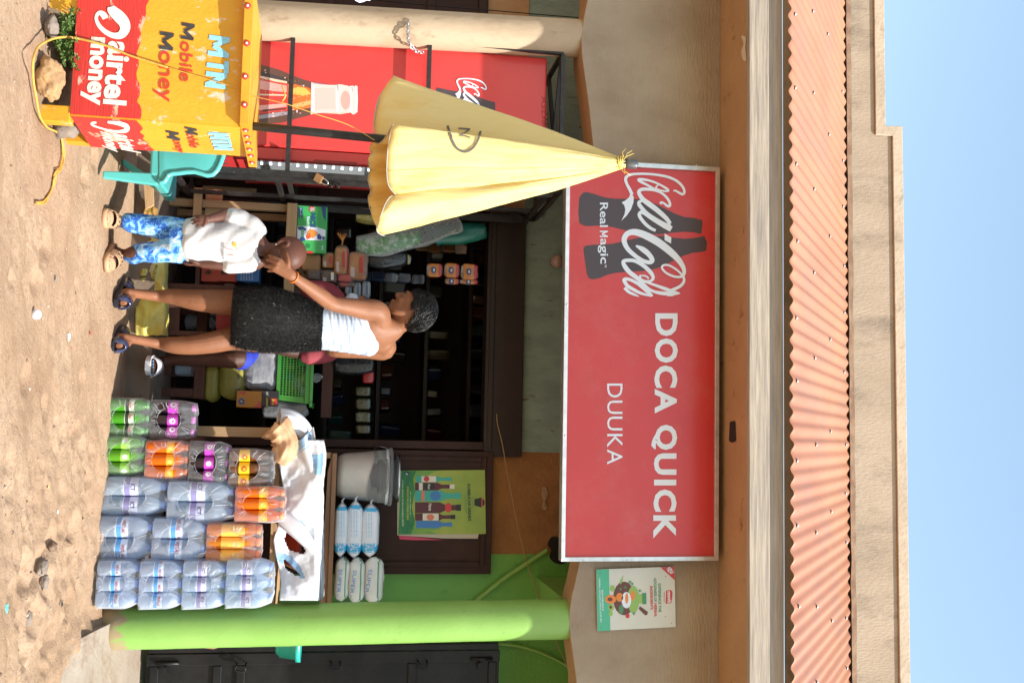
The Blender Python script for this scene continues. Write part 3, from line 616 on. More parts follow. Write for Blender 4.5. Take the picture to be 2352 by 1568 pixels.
def pbottle(y, hw, x0, x1, xs, xn, body, cap, lab, lx):
    shape(mb, fk, Q(zk, [(x0,y-hw),(xs,y-hw),(xn,y-hw*.5),(x1,y-hw*.5),(x1,y+hw*.5),(xn,y+hw*.5),(xs,y+hw),(x0,y+hw)]), body, .0012); shape(mb, fk, Q(zk, [(x1-38,y-hw*.58),(x1,y-hw*.58),(x1,y+hw*.58),(x1-38,y+hw*.58)]), cap, .0016)
    shape(mb, fk, Q(zk, [(lx[0],y-hw*.96),(lx[1],y-hw*.96),(lx[1],y+hw*.96),(lx[0],y+hw*.96)]), lab, .0016)
tq = paint("print_turquoise", (.05, .4, .33, 1)); mar = paint("print_maroon", (.10, .02, .03, 1)); bl_ = paint("print_blue", (.05, .2, .5, 1)); sal = paint("print_salmon", (.7, .2, .12, 1)); crm = paint("print_cream", (.72, .7, .6, 1))
pbottle(422, 24, 1010, 1288, 1165, 1200, tq, tq, crm, (1050, 1165)); pbottle(480, 30, 1000, 1310, 1175, 1210, mar, crm, crm, (1030, 1060)); pbottle(553, 42, 1000, 1360, 1205, 1245, tq, tq, sal, (1050, 1075)); pbottle(645, 42, 1000, 1360, 1195, 1240, mar, bk, mar, (1060, 1150)); pbottle(718, 28, 1000, 1315, 1190, 1215, mar, bk, crm, (1060, 1185)); pbottle(777, 28, 1008, 1290, 1185, 1215, bl_, bl_, bl_, (1060, 1140))
shape(mb, fk, Q(zk, ring(1090, 420, 22, 22)), pr_, .002); shape(mb, fk, Q(zk, ring(1112, 480, 46, 28)), bk, .002); shape(mb, fk, Q(zk, ring(1160, 553, 42, 38)), bl_, .002); shape(mb, fk, Q(zk, ring(1125, 640, 30, 22)), mar, .002); shape(mb, fk, Q(zk, ring(1120, 720, 30, 24)), sal, .002); shape(mb, fk, Q(zk, ring(1260, 645, 26, 38)), pr_, .002)
text(mb, "Hema", fk, zk(1105, 612), zk(1105, 670), 8, crm, .0024, .02); text(mb, "Keni", fk, zk(1100, 462), zk(1100, 500), 6, crm, .0024, .02)
pdg = paint("print_deep_green", (.008, .05, .02, 1)); text(mb, "KOMBUCHA DRINKS", fk, zk(1410, 460), zk(1416, 748), 7, pdg, .0012, .03); text(mb, "ALCOHOLIC", fk, zk(1444, 558), zk(1446, 650), 3.2, pg, .0012); text(mb, "PRODUCT PROMOTED & PACKAGED", fk, zk(1398, 515), zk(1400, 690), 2, pg, .0012); text(mb, "OTOMA GENERAL STORES", fk, zk(1386, 545), zk(1388, 672), 2, pg, .0012)
shape(mb, fk, Q(zk, [(1465,578),(1495,572),(1520,566),(1545,590),(1545,622),(1520,643),(1495,636),(1465,628)]), bk, .0012); shape(mb, fk, Q(zk, [(1520,568),(1530,570),(1530,638),(1520,641)]), pr_, .0018)
text(mb, "For orders please call", fk, zk(957, 520), zk(957, 697), 3.6, crm, .0014, .01); text(mb, "0782353705 | 0702512563", fk, zk(932, 478), zk(932, 740), 5, yl, .0014, .02); text(mb, "OTOMA GENERAL STORES (UGANDA) LIMITED", fk, zk(893, 425), zk(895, 792), 4.2, crm, .0014, .02)
shape(mb, fk, Q(zk, ring(935, 380, 18, 18)), bk, .0014); text(mb, "d", fk, zk(926, 373), zk(926, 388), 6, white, .002, .03)
tag(mb.build("poster"), "green paper poster of kombucha bottles stuck on the brown shutter door", "poster")
# ================================================================ money agent's counter, umbrella, rope
z1 = ZM(100, 0, 2.24)
cy_ = mat("cart_yellow", (.72, .36, .025, 1), (.66, .31, .02, 1), rough=.5, scale=4, c3=(.66, .52, .38, 1), scale3=7, cut3=(.575, .61), stretch=(1.6, 1, 1), bump=.0015, bscale=60)
cr = mat("cart_red", (.58, .035, .028, 1), (.50, .03, .025, 1), rough=.5, scale=4, c3=(.55, .40, .28, 1), scale3=6.5, cut3=(.555, .585), stretch=(.6, 1, 1.6), bump=.0018, bscale=50, bstretch=(.3, 1, 3))
cw = mat("cart_white_paint", (.74, .70, .62, 1), (.70, .66, .58, 1), rough=.55, scale=6, c3=(.50, .36, .24, 1), scale3=8, cut3=(.6, .66))
ck = mat("cart_black_paint", (.035, .032, .035, 1), rough=.5, c2=(.06, .055, .055, 1), scale=30); cb = mat("cart_sky_paint", (.28, .62, .78, 1), (.13, .38, .48, 1), rough=.55, scale=160, cut=(.5, .7)); co_ = mat("cart_red_letters", (.55, .04, .02, 1), rough=.5, c2=(.5, .05, .03, 1), scale=20)
YC = 3.72; fc = FR(YC); a0 = P(272, 160, YC); a1 = P(281, 556, YC)
xr = (a0.x+a1.x)/2; zb_, zt_ = a0.z, .688
CT = thing("market_counter", (-1.35, 3.9, 0), "yellow and red painted wooden counter lettered for mobile money", "counter")
mb = MB(); xl = -1.62
fr = Plane((xr, YC, 0), (0, -1, 0))
mb.box((xl, YC, zb_), (xr-.004, YC+.02, zt_), cy_)
front_red = [(xl, zb_), (xr, zb_)]
wav = [(1030,1075),(1040,1050),(1045,1000),(1030,945),(1005,910),(1025,860),(1035,800),(1030,760),(1005,710),(1000,650),(1020,580),(1015,530),(1000,490),(1010,450),(1040,370),(1040,280),(1070,200),(1085,140),(1085,60),(1115,0),(1125,-60)]
wp = catmull([fr.at(*z1(*p), .0012) for p in wav], 4)
mb.poly([Vector((xl, YC-.0012, zb_+.001)), Vector((xr, YC-.0012, zb_+.001)), Vector((xr, YC-.0012, wp[0].z))]+wp+[Vector((xl, YC-.0012, wp[-1].z))], cr)
z3 = ZM(350, 0, 3.136)
stroke(mb, fr, Q(z3, [(225,238,70),(205,195,80),(160,165,60),(120,190,45),(112,250,44),(150,330,52),(230,405,60),(330,450,72),(420,440,100),(470,370,125),(460,290,140),(400,215,150),(330,150,130),(290,105,100),(285,95,40)]), cw, .0026)
text(mb, "airtel", fr, z1(745, 365), z1(695, 930), 55, cw, .0027, .035); text(mb, "money", fr, z1(540, 325), z1(490, 932), 47, cw, .0027, .04)
stencil(mb, 'M', fr, z1(1405, 203), z1(1393, 345), (5, 30), .26, ck, .0026); text(mb, "obile", fr, z1(1394, 372), z1(1384, 730), 29, co_, .0026, .012, .1)
stencil(mb, 'M', fr, z1(1210, 283), z1(1200, 435), (5, 32), .26, ck, .0026); text(mb, "oney", fr, z1(1155, 455), z1(1150, 915), 37, co_, .0026, .012, .1)
stencil(mb, 'M', fr, z1(1650, 318), z1(1638, 490), (7, 48), .23, cb, .0026); stencil(mb, 'T', fr, z1(1632, 525), z1(1625, 635), (7, 49), .22, cb, .0026); stencil(mb, 'N', fr, z1(1622, 648), z1(1612, 770), (6, 48), .23, cb, .0026)
mb.build("front_panel", CT)
c0 = Vector((xr+.004, YC+.004, 0)); sidep = Plane(c0, (1, -.09, 0)); e0 = sidep.at(338, 211); e1 = sidep.at(358, 555); far = (e0+e1)/2
sn = Vector((1, -.09, 0)).normalized(); dirf = Vector((far.x-c0.x, far.y-c0.y, 0))
mb = MB(); p = [Vector((c0.x, c0.y, zb_)), Vector((c0.x+dirf.x, c0.y+dirf.y, zb_)), Vector((c0.x+dirf.x, c0.y+dirf.y, zt_)), Vector((c0.x, c0.y, zt_))]
mb.prism(p, -sn*.018, cy_)
wv = [sidep.at(*z1(*q), .0012) for q in [(1010,1105),(1055,1150),(1030,1185),(1070,1220),(1055,1245),(1110,1285),(1105,1300),(1155,1335)]]
wv[0] = Vector((p[0].x, p[0].y, wv[0].z))+sn*.0012; wv[-1] = Vector((p[1].x, p[1].y, wv[-1].z))+sn*.0012
mb.poly([p[0]+sn*.0012, p[1]+sn*.0012]+catmull(wv[::-1], 4), cr)
stroke(mb, sidep, Q(z1, [(640,1100,18),(600,1105,22),(610,1125,18),(680,1150,16),(760,1172,20),(850,1180,28),(910,1165,44),(905,1130,44),(830,1105,36),(740,1095,20)]), cw, .0026)
text(mb, "airtel", sidep, z1(780, 1190), z1(860, 1340), 38, cw, .0027, .03, tilt=(9, 47)); text(mb, "money", sidep, z1(630, 1165), z1(700, 1330), 30, cw, .0027, .03, tilt=(9, 34))
stencil(mb, 'M', sidep, z1(1430, 1140), z1(1440, 1188), (6, 28), .16, ck, .0026); text(mb, "obile", sidep, z1(1440, 1195), z1(1475, 1318), 26, co_, .0026, .02, tilt=(5, 26))
stencil(mb, 'M', sidep, z1(1260, 1172), z1(1275, 1236), (6, 30), .16, ck, .0026); text(mb, "oney", sidep, z1(1290, 1245), z1(1330, 1356), 26, co_, .0026, .02, tilt=(5, 24))
stencil(mb, 'M', sidep, z1(1640, 1195), z1(1660, 1240), (2, 46), .13, cb, .0026); stencil(mb, 'T', sidep, z1(1665, 1250), z1(1675, 1285), (2, 46), .13, cb, .0026); stencil(mb, 'N', sidep, z1(1680, 1294), z1(1695, 1335), (2, 44), .13, cb, .0026)
mb.build("side_panel", CT)
mb = MB(); mb.box((xl, YC+.0205, zb_), (xl+.018, far.y, zt_-.001), cy_); mb.build('side_panel', CT)
mb = MB(); mb.box((xl+.0185, far.y-.018, zb_), (far.x-.024, far.y-.001, zt_-.001), cy_); mb.build('back_panel', CT)
# top slab
zt = .72; k = [PZ(286, 571, zt), PZ(385, 590, zt), PZ(85, 602, zt)]; kfl = k[2]+(k[0]-k[1]); th = .032
ytop = mat("cart_top_yellow", (.70, .34, .03, 1), (.60, .27, .02, 1), rough=.42, scale=6, c3=(.5, .3, .1, 1), scale3=10, cut3=(.64, .7), stretch=(.5, 2, 1))
mb = MB(); ol = [kfl, k[0], k[1], k[2]]; mb.prism([Vector((q.x, q.y, zt)) for q in ol], (0, 0, -th), ytop)
capr = paint("cap_red", (.6, .05, .03, 1), .4, metal=.2); capw = paint("cap_white", (.8, .78, .74, 1), .4)
def stud(q, n):
    n = Vector(n).normalized(); M = Matrix.Translation(q) @ n.to_track_quat('Z', 'Y').to_matrix().to_4x4()
    mb.lathe([(.0125, 0), (.012, .0025), (.008, .004)], capr, 14, M=M); mb.lathe([(.0055, .0042), (.004, .0065), (.001, .007)], capw, 10, M=M)
for u_, v_ in [(14, 569), (100, 567), (176, 563.5), (241, 562)]:
    d = (k[0]-kfl); n = Vector((d.y, -d.x, 0)); stud(Plane(k[0], n).at(u_, v_, .0005), n)
for t in (.12, .26, .40, .55, .7, .87):
    d = k[1]-k[0]; n = Vector((d.y, -d.x, 0)); stud(k[0]+d*t+Vector((0, 0, -th*.45)), n)
mb.build("counter_top", CT, bevel=.003)
for (u_, v_, w, dep) in [(258, 98, .062, .05), (11, 116, .062, .05), (308, 152, .06, .05), (0, 160, .06, .05)]:
    q = PZ(u_, v_, 0); q = Vector((xl+.04, far.y-.05, 0)) if u_ == 0 else q; mb = MB(); mb.box((q.x-w/2, q.y, -.03), (q.x+w/2, q.y+dep, zb_+.03 if v_ > 140 else zb_), cy_); mb.build("leg", CT, bevel=.004)
# --- folded umbrella
ucol = mat("umbrella_cloth", (.90, .81, .37, 1), (.89, .77, .30, 1), rough=.6, scale=4, transl=.32, tcol=(.95, .58, .10, 1), bump=.005, bscale=9, bstretch=(5, 5, .7), c3=(.82, .60, .14, 1), scale3=5, cut3=(.52, .72), stretch=(2, 2, .6))
UM = thing("parasol", (-1.2, 3.84, .6), "folded yellow cloth parasol standing in the counter top", "parasol")
YU = 3.84; base = PZ(290, 581, zt); base.y = YU-.02; base = P(290, 581, YU); tip = P(376, 1452, YU); hub = P(376, 1440, YU)
ax = (tip-base).normalized(); polem = mat("black_steel_pole", (.022, .022, .024, 1), (.035, .035, .035, 1), rough=.35, metal=.4, scale=12)
mb = MB(); mb.tube([base-ax*.35, base+ax*.3, base.lerp(tip, .5), tip], .0165, polem, 16); mb.build("pole", UM)
mb = MB(); Mx = Matrix.Translation(hub+ax*.012) @ ax.to_track_quat('Z', 'Y').to_matrix().to_4x4(); mb.lathe([(.016, -.02), (.019, -.01), (.019, .022), (.016, .03), (.012, .032)], mat("grey_finial", (.12, .12, .12, 1), rough=.35, metal=.5), 20, M=Mx); mb.build("finial", UM)
hc = P(352, 870, YU); px = 1/2300*(YU+.1)
# the hem, seen from above: (pixel u, pixel v of the hem, metres toward the viewer)
HEM = [(175, 905, -.10), (186, 897, -.075), (222, 872, -.05), (262, 861, -.028), (305, 858, -.02), (330, 866, -.015), (318, 884, .07), (296, 896, .12), (284, 903, .135), (300, 898, .145), (340, 891, .135), (390, 888, .115), (425, 892, .10), (442, 904, .088), (448, 910, .072), (452, 896, .08), (470, 884, .095), (498, 874, .09), (522, 866, .06), (534, 868, .03), (541, 882, -.02), (532, 880, -.06), (512, 862, -.06),
       (478, 850, -.03), (470, 848, -.06), (452, 846, -.085), (440, 852, -.05), (424, 848, -.02), (405, 846, -.05), (392, 850, -.09), (370, 846, -.05), (352, 852, -.03), (338, 850, -.07), (318, 862, -.11), (280, 872, -.14), (230, 885, -.13), (196, 898, -.125)]
hp = catmull([P(u_, v_, YU-d_) for u_, v_, d_ in HEM], 4, True); ncl = len(hp); rows = []
N = 34
for i in range(N+1):
    t = i/N; rg = []
    for j, h in enumerate(hp):
        s = t**.97
        q = hub.lerp(h, s); out = (h-hc)-ax*((h-hc).dot(ax))
        bulge = .022*math.sin(math.pi*min(1, t*1.05))*(1-t)
        q += out.normalized()*(bulge+.012*(1-t)) + ax*(.002*math.sin(j*.9))
        q += Vector((nz(j*.12, t*3, 1, 1.0), nz(j*.12, t*3, 8, 1.0)*1.6, 0))*.008*t + out.normalized()*(.006*nz(j*.55, t*2.2, 3)*(1-t*.6)+.004*nz(j*.9+t*4, t*7, 6)*min(1, t*3)) + ax*(.010*nz(j*.35, 2, 9)*t**6)
        rg.append(q)
    rows.append(rg)
mb = MB(); mb.loft(rows, ucol, cap=False); cano = mb.build("canopy", UM, solid=.0012)
sf = Surf([cano]); mb = MB(); grey = paint("print_grey", (.11, .10, .085, 1), .6)
zu = ZM(1400, 200, 1.809)
stroke(mb, sf, Q(zu, [(705,550,16),(722,600,16),(740,660,16),(775,715,16),(830,738,16),(885,712,16),(920,660,16),(945,590,14)]), grey, .003, 5)
for pts in ([(785,570,10),(800,570,10),(868,575,10)], [(865,577,9),(830,600,9),(792,618,9)], [(785,620,10),(820,622,10),(866,634,10)]): stroke(mb, sf, Q(zu, pts), grey, .003, 4)
lm = mb.build("printed_oval", cano)
seam = mat("umbrella_seam", (.62, .46, .12, 1), rough=.7)
for j in (44, 92): 
    mb = MB(); mb.tube([rows[i][j % ncl]+(rows[i][j % ncl]-hc).normalized()*.0012 for i in range(2, N+1)], .0016, seam, 4); mb.build("seam", cano)
mb = MB(); mb.tube(hp+[hp[0]], .0022, paint("hem_piping", (.42, .40, .36, 1), .6), 5); mb.build("hem_piping", cano)
mb = MB(); ym = mat("yellow_tie", (.78, .58, .12, 1), rough=.6)
for k_ in range(3): mb.tube([hub-ax*(.028+.006*k_)+Vector((math.cos(a_)*.026, math.sin(a_)*.026, .004*math.sin(a_*2+k_))) for a_ in [2*math.pi*i/14 for i in range(15)]], .0022, ym, 5)
for s_, e_ in [((.02, -.02, -.02), (.05, -.03, -.015)), ((.02, -.02, -.02), (.055, -.025, .01)), ((-.02, -.02, -.02), (-.055, -.02, -.012)), ((-.02, -.02, -.01), (-.05, -.02, .016)), ((-.01, -.02, -.02), (-.035, -.03, .02))]:
    a_, b_ = hub+Vector(s_), hub+Vector(e_); mb.tube([a_, a_.lerp(b_, .5)+Vector((0, 0, -.01)), b_], [.0022, .0018, .001], ym, 4)
mb.build("tie_cord", UM)
# --- yellow string from the parasol down over the counter into the dirt
ropem = mat("yellow_rope", (.70, .38, .07, 1), (.60, .30, .05, 1), rough=.7, scale=60, bump=.001, bscale=200)
S0 = [P(322, 860, 3.80), P(287, 800, 3.76), P(262, 725, 3.72), P(236, 650, 3.70)]
mid = [fr.at(219, 573, .03), fr.at(205, 552, .012), fr.at(180, 470, .006), fr.at(155, 385, .006), fr.at(128, 300, .006), fr.at(104, 240, .007), fr.at(88, 175, .012)]
lowr = [P(86, 140, 3.66), P(93, 112, 3.60), P(110, 86, 3.52), P(140, 76, 3.46), PZ(180, 76, .02), PZ(230, 84, .018), PZ(268, 92, .015), PZ(292, 108, .012), PZ(302, 128, .012), PZ(312, 139, .012)]
mb = MB(); mb.tube(catmull(S0, 6)[:-1]+catmull(mid, 6)[:-1], .0016, ropem, 5)
mb.tube(catmull([mid[3], mid[4], mid[5], mid[6]]+lowr, 8), .0042, ropem, 7)
fray = [PZ(u_, v_, gz(*PZ(u_, v_, 0).xy)+.006) for u_, v_ in [(312,139),(330,142),(352,144),(372,142),(388,136),(396,128),(410,124),(430,120),(448,112),(462,102),(466,90),(470,84)]]
for k_ in range(5): mb.tube(catmull([q+Vector((rnd(-.008, .008), rnd(-.012, .012), rnd(0, .004))) for q in fray], 4), .0028, ropem, 5)
tag(mb.build("rope"), "yellow rope looped over the counter front and trailing frayed onto the dirt", "rope")
mb = MB(); mb.tube(catmull([P(233, 648, 3.7), P(222, 655, 3.69), P(208, 652, 3.69), P(196, 648, 3.69)], 4), .003, ropem, 6); tag(mb.build("rope"), "short orange cord scrap knotted on the string above the counter top", "rope scrap")
# --- stones and weeds beneath the counter
def stone(c, s, mt, seed, rot=0, lab="", lump=.25, group=None):
    bm = bmesh.new(); bmesh.ops.create_icosphere(bm, subdivisions=4, radius=1)
    for v in bm.verts:
        n = v.co.normalized(); k = 1+lump*nz(n.x+seed, n.y, n.z, 1.3)+lump*.45*nz(n.x, n.y+seed, n.z, 3.5)+lump*.16*nz(n.x, n.y, n.z+seed, 9)
        v.co = Matrix.Rotation(rot, 3, 'Z') @ Vector((n.x*s[0]*k, n.y*s[1]*k, n.z*s[2]*k))
    me = bpy.data.meshes.new("rock"); bm.to_mesh(me); bm.free(); me.materials.append(mt)
    for p_ in me.polygons: p_.use_smooth = True
    o = bpy.data.objects.new("rock", me); sc.collection.objects.link(o); attach(o, c, None); return tag(o, lab, "rock", group)
stm = mat("orange_stone", (.42, .25, .11, 1), (.34, .20, .10, 1), rough=.9, scale=14, c3=(.52, .40, .26, 1), scale3=10, bump=.006, bscale=60); stg = mat("grey_stone", (.25, .20, .16, 1), (.20, .16, .13, 1), rough=.9, scale=14, c3=(.36, .30, .24, 1), scale3=10, bump=.005, bscale=60)
q = PZ(168, 78, 0); stone((q.x, q.y+.04, .042), (.068, .05, .044), stm, 3.1, .2, "lumpy orange stone in front under the counter", .4)
for (u_, v_, s, l, mt) in [(52, 92, (.045, .04, .022), "flat grey stone half buried beside the weed in front of the counter", stg), (48, 130, (.045, .04, .035), "grey stone leaning in the shade between the weed and the far front leg", stg), (282, 122, (.05, .045, .055), "grey stone between the two right legs of the counter", stg), (110, 150, (.07, .05, .04), "dark stone in the shade under the middle of the counter", stg)]:
    q = PZ(u_, v_, 0); stone((q.x, q.y+.04, .03), s, mt, u_*.31, u_, l)
leafm = mat("weed_leaf", (.09, .17, .035, 1), (.16, .25, .06, 1), rough=.6, scale=30, transl=.25)
WP = thing("weed", PZ(85, 108, 0), "green feathery weed growing under the counter", "plant"); lb = MB(); sb = MB(); b0 = WL[WP.name]+Vector((0, .0, 0))
for k_ in range(34):
    a_ = rnd(0, 6.28); L = rnd(.05, .12); e_ = b0+Vector((math.cos(a_)*.11, math.sin(a_)*.05, L)); st = catmull([b0, b0.lerp(e_, .5)+Vector((0, 0, .02)), e_], 5); sb.tube(st, .0014, leafm, 4)
    for q in st[3:]:
        for m_ in range(7):
            d = Vector((rnd(-1, 1), rnd(-1, 1), rnd(-.4, .8))).normalized()*rnd(.008, .018); sd_ = d.cross(Vector((rnd(-1, 1), rnd(-1, 1), 1))).normalized()*.004; lb.add([q, q+d*.5+sd_, q+d, q+d*.5-sd_], [(0, 1, 2, 3)], leafm)
lb.build("leaves", WP); sb.build("stems", WP)
# ================================================================ cooler, cage, chair
YF = 5.15; ff = FR(YF)
fb = P(345, 400, YF); ftl = P(140, 1257, YF); fx0, fx1 = P(100, 760, YF).x-.02, P(342, 700, YF).x; fz1 = ftl.z; fz0 = .30; fy1 = YF+.56
fred = mat("cooler_red", (.64, .050, .050, 1), (.62, .045, .046, 1), rough=.3, scale=3, coat=.3)
CO = thing("drinks_cooler", (-1.75, 5.4, .12), "tall red drinks cooler with bottle picture inside the black cage", "cooler")
mb = MB(); mb.box((fx0, YF, fz0), (fx1, fy1, fz1), fred)
body = mb.build("body", CO, bevel=.012, bseg=3)
zb3 = ZM(1000, 200, 3.92); mb = MB()
def c_(n, c): return paint("bottle_"+n, c, .35)
def sh(pts, c, o): shape(mb, ff, Q(zb3, pts), c, o)
sh([(950,498),(850,470),(660,400),(480,320),(170,230),(60,205),(-60,180),(-150,1180),(-60,1190),(120,1160),(480,1145),(620,1105),(800,1060),(955,1018)], c_("brown", (.13, .065, .05, 1)), .001)
sh([(945,600),(830,565),(650,540),(520,520),(200,420),(-100,400),(-100,940),(160,1010),(560,960),(640,950),(945,905)], c_("red", (.66, .06, .05, 1)), .0014)
sh([(955,620),(830,570),(650,525),(590,540),(600,960),(700,945),(955,905)], c_("orange", (.80, .17, .03, 1)), .0018)
sh([(960,690),(870,600),(780,575),(660,610),(670,690),(830,720)], c_("yellow", (.90, .50, .10, 1)), .0022); sh([(958,790),(830,815),(640,860),(640,900),(830,890),(958,850)], c_("gold", (.88, .42, .14, 1)), .0022)
pk = c_("pink", (.84, .40, .36, 1)); cr_ = c_("cream", (.85, .62, .45, 1)); gb = c_("greyblue", (.38, .33, .38, 1)); dk = c_("dark", (.06, .05, .055, 1))
sh([(190,480),(420,530),(575,560),(580,665),(400,650),(190,620),(40,600),(40,470)], pk, .0022); sh([(160,690),(580,700),(580,722),(160,715),(0,705),(0,690)], cr_, .0022); sh([(160,870),(570,838),(575,890),(160,945),(20,960),(20,880)], pk, .0022)
sh([(200,415),(400,460),(580,495),(580,528),(400,500),(200,450),(20,420),(20,395)], cr_, .0022); sh([(180,345),(330,380),(580,460),(580,490),(400,455),(190,395),(20,370),(20,310)], dk, .0022)
sh([(150,1025),(400,985),(620,955),(610,1010),(400,1050),(140,1085),(-40,1100),(-40,1040)], gb, .0022); sh([(200,940),(560,915),(560,930),(200,968)], dk, .0024)
sh([(960,505),(1100,530),(1250,550),(1370,550),(1385,538),(1450,545),(1580,575),(1610,562),(1660,575),(1685,640),(1692,780),(1685,930),(1660,1000),(1610,1015),(1580,985),(1400,1010),(1360,1000),(1200,985),(1040,995),(950,1015)], c_("glass", (.80, .58, .54, 1)), .0026)
sh([(1010,600),(1330,600),(1340,930),(1020,940)], c_("glass_pink", (.84, .50, .45, 1)), .003); sh(ring(1500, 790, 75, 150), c_("glass_rose", (.80, .36, .32, 1)), .003)
for x0, x1 in ((965, 1010), (1345, 1385), (1575, 1600), (1650, 1685)): sh([(x0, 560), (x1, 570), (x1, 980), (x0, 975)], c_("glass_white", (.85, .80, .80, 1)), .0032)
sh([(960,505),(1100,530),(1250,550),(1100,545),(1000,530)], gb, .0034); sh([(1370,560),(1382,560),(1382,650),(1374,650)], dk, .0034); sh([(1590,580),(1600,580),(1608,650),(1600,650)], dk, .0034); sh([(1080,990),(1360,1002),(1580,985),(1360,985)], cr_, .0034)
random.seed(3); dl = c_("drop_light", (.86, .66, .58, 1)); dd = c_("drop_dark", (.30, .10, .06, 1))
for k_ in range(150):     # condensation drops of the printed bottle
    x_ = rnd(-60, 930); lo = 240+(x_-170)*.37 if x_ > 170 else 240; hi = 1120-(x_-480)*.27 if x_ > 480 else 1120; y_ = rnd(lo+30, hi-40); r_ = rnd(3, 11)*(1.4 if y_ < lo+140 or y_ > hi-160 else .8)
    sh(ring(x_, y_, r_, r_*.8, 7), dl if random.random() < .55 else dd, .0037+k_*1e-6)
mb.build("printed_bottle", body); mb = MB(); text(mb, "A3236021", ff, (222, 1243), (318, 1246), 12, paint("stamp_red", (.38, .02, .02, 1)), .001); mb.build("stamped_number", body); mb = MB()
aff = lambda p: tuple(p)
zf_ = ZM(1500, 0, 2.613)
def zlg(x, y, w=None): return zf_(662+.51*x, 690+.55*y, None if w is None else w*.53)
shape(mb, ff, Q(zf_, [(640,918),(690,925),(760,940),(900,965),(1060,1010),(1170,1050),(1255,1070),(1258,1160),(1150,1170),(960,1230),(760,1260),(650,1240),(636,1080)]), charcoal, .001)
logo(mb, ff, zlg, white, .002)
mb.build("printed_logo", body)
# door facing right, with handle, glass and lamps
mb = MB(); dx0, dx1 = fx1+.006, fx1+.065
mb.box((dx0, YF, fz0+.20), (dx1, YF+.055, fz1-.16), fred); mb.box((dx0, fy1-.055, fz0+.2), (dx1, fy1, fz1-.16), fred); mb.box((dx0, YF+.0555, fz0+.2), (dx1, fy1-.0555, fz0+.27), fred); mb.box((dx0, YF+.0555, fz1-.24), (dx1, fy1-.0555, fz1-.16), fred)
dr = mb.build("door", CO, bevel=.006)
mb = MB(); q = P(366, 780, YF); mb.box((dx1-.012, YF-.004, q.z-.13), (dx1+.006, YF+.018, q.z+.09), paint("handle_dark_red", (.25, .012, .014, 1), .35)); mb.build("handle", dr, bevel=.003)
mb = MB(); mb.box((dx1-.012, YF+.056, fz0+.271), (dx1-.006, fy1-.056, fz1-.2405), film_mat("cooler_glass", (.55, .62, .62, 1), .12, .03, 0.0)); mb.build("glass", dr)
mb = MB(); lampm, n_, l_, p_ = newmat("cooler_lamps"); p_.inputs["Emission Color"].default_value = (.8, .9, 1, 1); p_.inputs["Emission Strength"].default_value = 4
led = MB(); led.box((dx1-.004, YF+.10, fz0+.32), (dx1+.002, YF+.112, fz0+.331), lampm); l0 = led.build("lamp", dr); zz = .046
while zz < fz1-fz0-.62:
    c = l0.copy(); sc.collection.objects.link(c); c.parent = dr; c.location = l0.location+Vector((0, 0, zz)); zz += .046
mb = MB(); mb.box((fx1+.004, YF+.003, fz0), (fx1+.05, fy1-.003, fz0+.195), fred)
for k_ in range(7): y_ = YF+.05+k_*.07; mb.prism([(fx1+.0505, y_, fz0+.12), (fx1+.0505, y_+.03, fz0+.12), (fx1+.0505, y_+.015, fz0+.155)], (.001, 0, 0), charcoal)
for k_ in range(3): mb.box((fx1+.0505, YF+.02, fz0+.02+k_*.03), (fx1+.053, fy1-.02, fz0+.03+k_*.03), paint("grille_dark_red", (.3, .015, .015, 1), .4))
mb.build("vent_grille", CO, bevel=.003)
mb = MB(); mb.box((fx1+.004, YF+.002, fz1-.155), (fx1+.068, fy1-.002, fz1-.002), fred); mb.build("header", CO, bevel=.008)
for x_ in (fx0+.05, fx1-.05):
    for y_ in (YF+.05, fy1-.05): mb = MB(); mb.box((x_-.03, y_-.03, .121), (x_+.03, y_+.03, fz0-.001), brownm); mb.build("foot", CO)
# --- black security cage
blk = mat("cage_black", (.016, .015, .016, 1), (.03, .028, .027, 1), rough=.45, scale=30, c3=(.22, .19, .17, 1), scale3=26, cut3=(.66, .72), bump=.0006, bscale=90)
CG = thing("security_cage", (-1.7, 5.4, .12), "black welded steel cage locked around the red cooler", "cage")
yA, yB = 5.075, 5.80; xA = P(88, 900, yA).x; xB = P(402, 700, yA).x; w = .028
zlo, zh1, zh2, zhi = P(402, 385, yA).z, P(300, 664, yA).z, P(300, 981, yA).z, P(300, 1290, yA).z
mb = MB()
for x_ in (xA, xB): mb.bar((x_, yA, zlo-.06), (x_, yA, zhi), w, w, blk)
mb.bar((xA, yB, zlo-.06), (xA, yB, zhi), w, w, blk); mb.bar((xB, yB, zlo-.06), (xB, yB, zhi), w, w, blk)
for z_ in (zlo, zh1, zh2, zhi):
    mb.bar((xA+w/2+.001, yA+.001, z_), (xB-w/2-.001, yA+.001, z_), w*.8, w*.8, blk)
    mb.bar((xA+w/2+.001, yB, z_), (xB-w/2-.001, yB, z_), w*.8, w*.8, blk)
    for x_ in (xA, xB): mb.bar((x_, yA+w/2+.001, z_), (x_, yB-w/2-.001, z_), w*.8, w*.8, blk)
mb.bar((xA, (yA+yB)/2, zhi-.005), (xB, yA+.03, zhi-.005), .02, .02, blk); mb.bar((xB, (yA+yB)/2, zhi+.001), (xA, yA+.03, zhi+.001), .02, .02, blk); mb.bar((xB, yB-.02, zhi-.02), (xB, yA+.02, zh2+.02), .018, .018, blk)
mb.build("frame", CG)
mb = MB(); xg_ = xB+.022
for y_ in (yA+.022, yB-.03): mb.bar((xg_, y_, zlo+.02), (xg_, y_, zhi-.05), .03, .03, blk)
for z_ in (zlo+.03, zh1-.05, zh2-.12, zhi-.07): mb.bar((xg_, yA+.038, z_), (xg_, yB-.046, z_), .024, .024, blk)
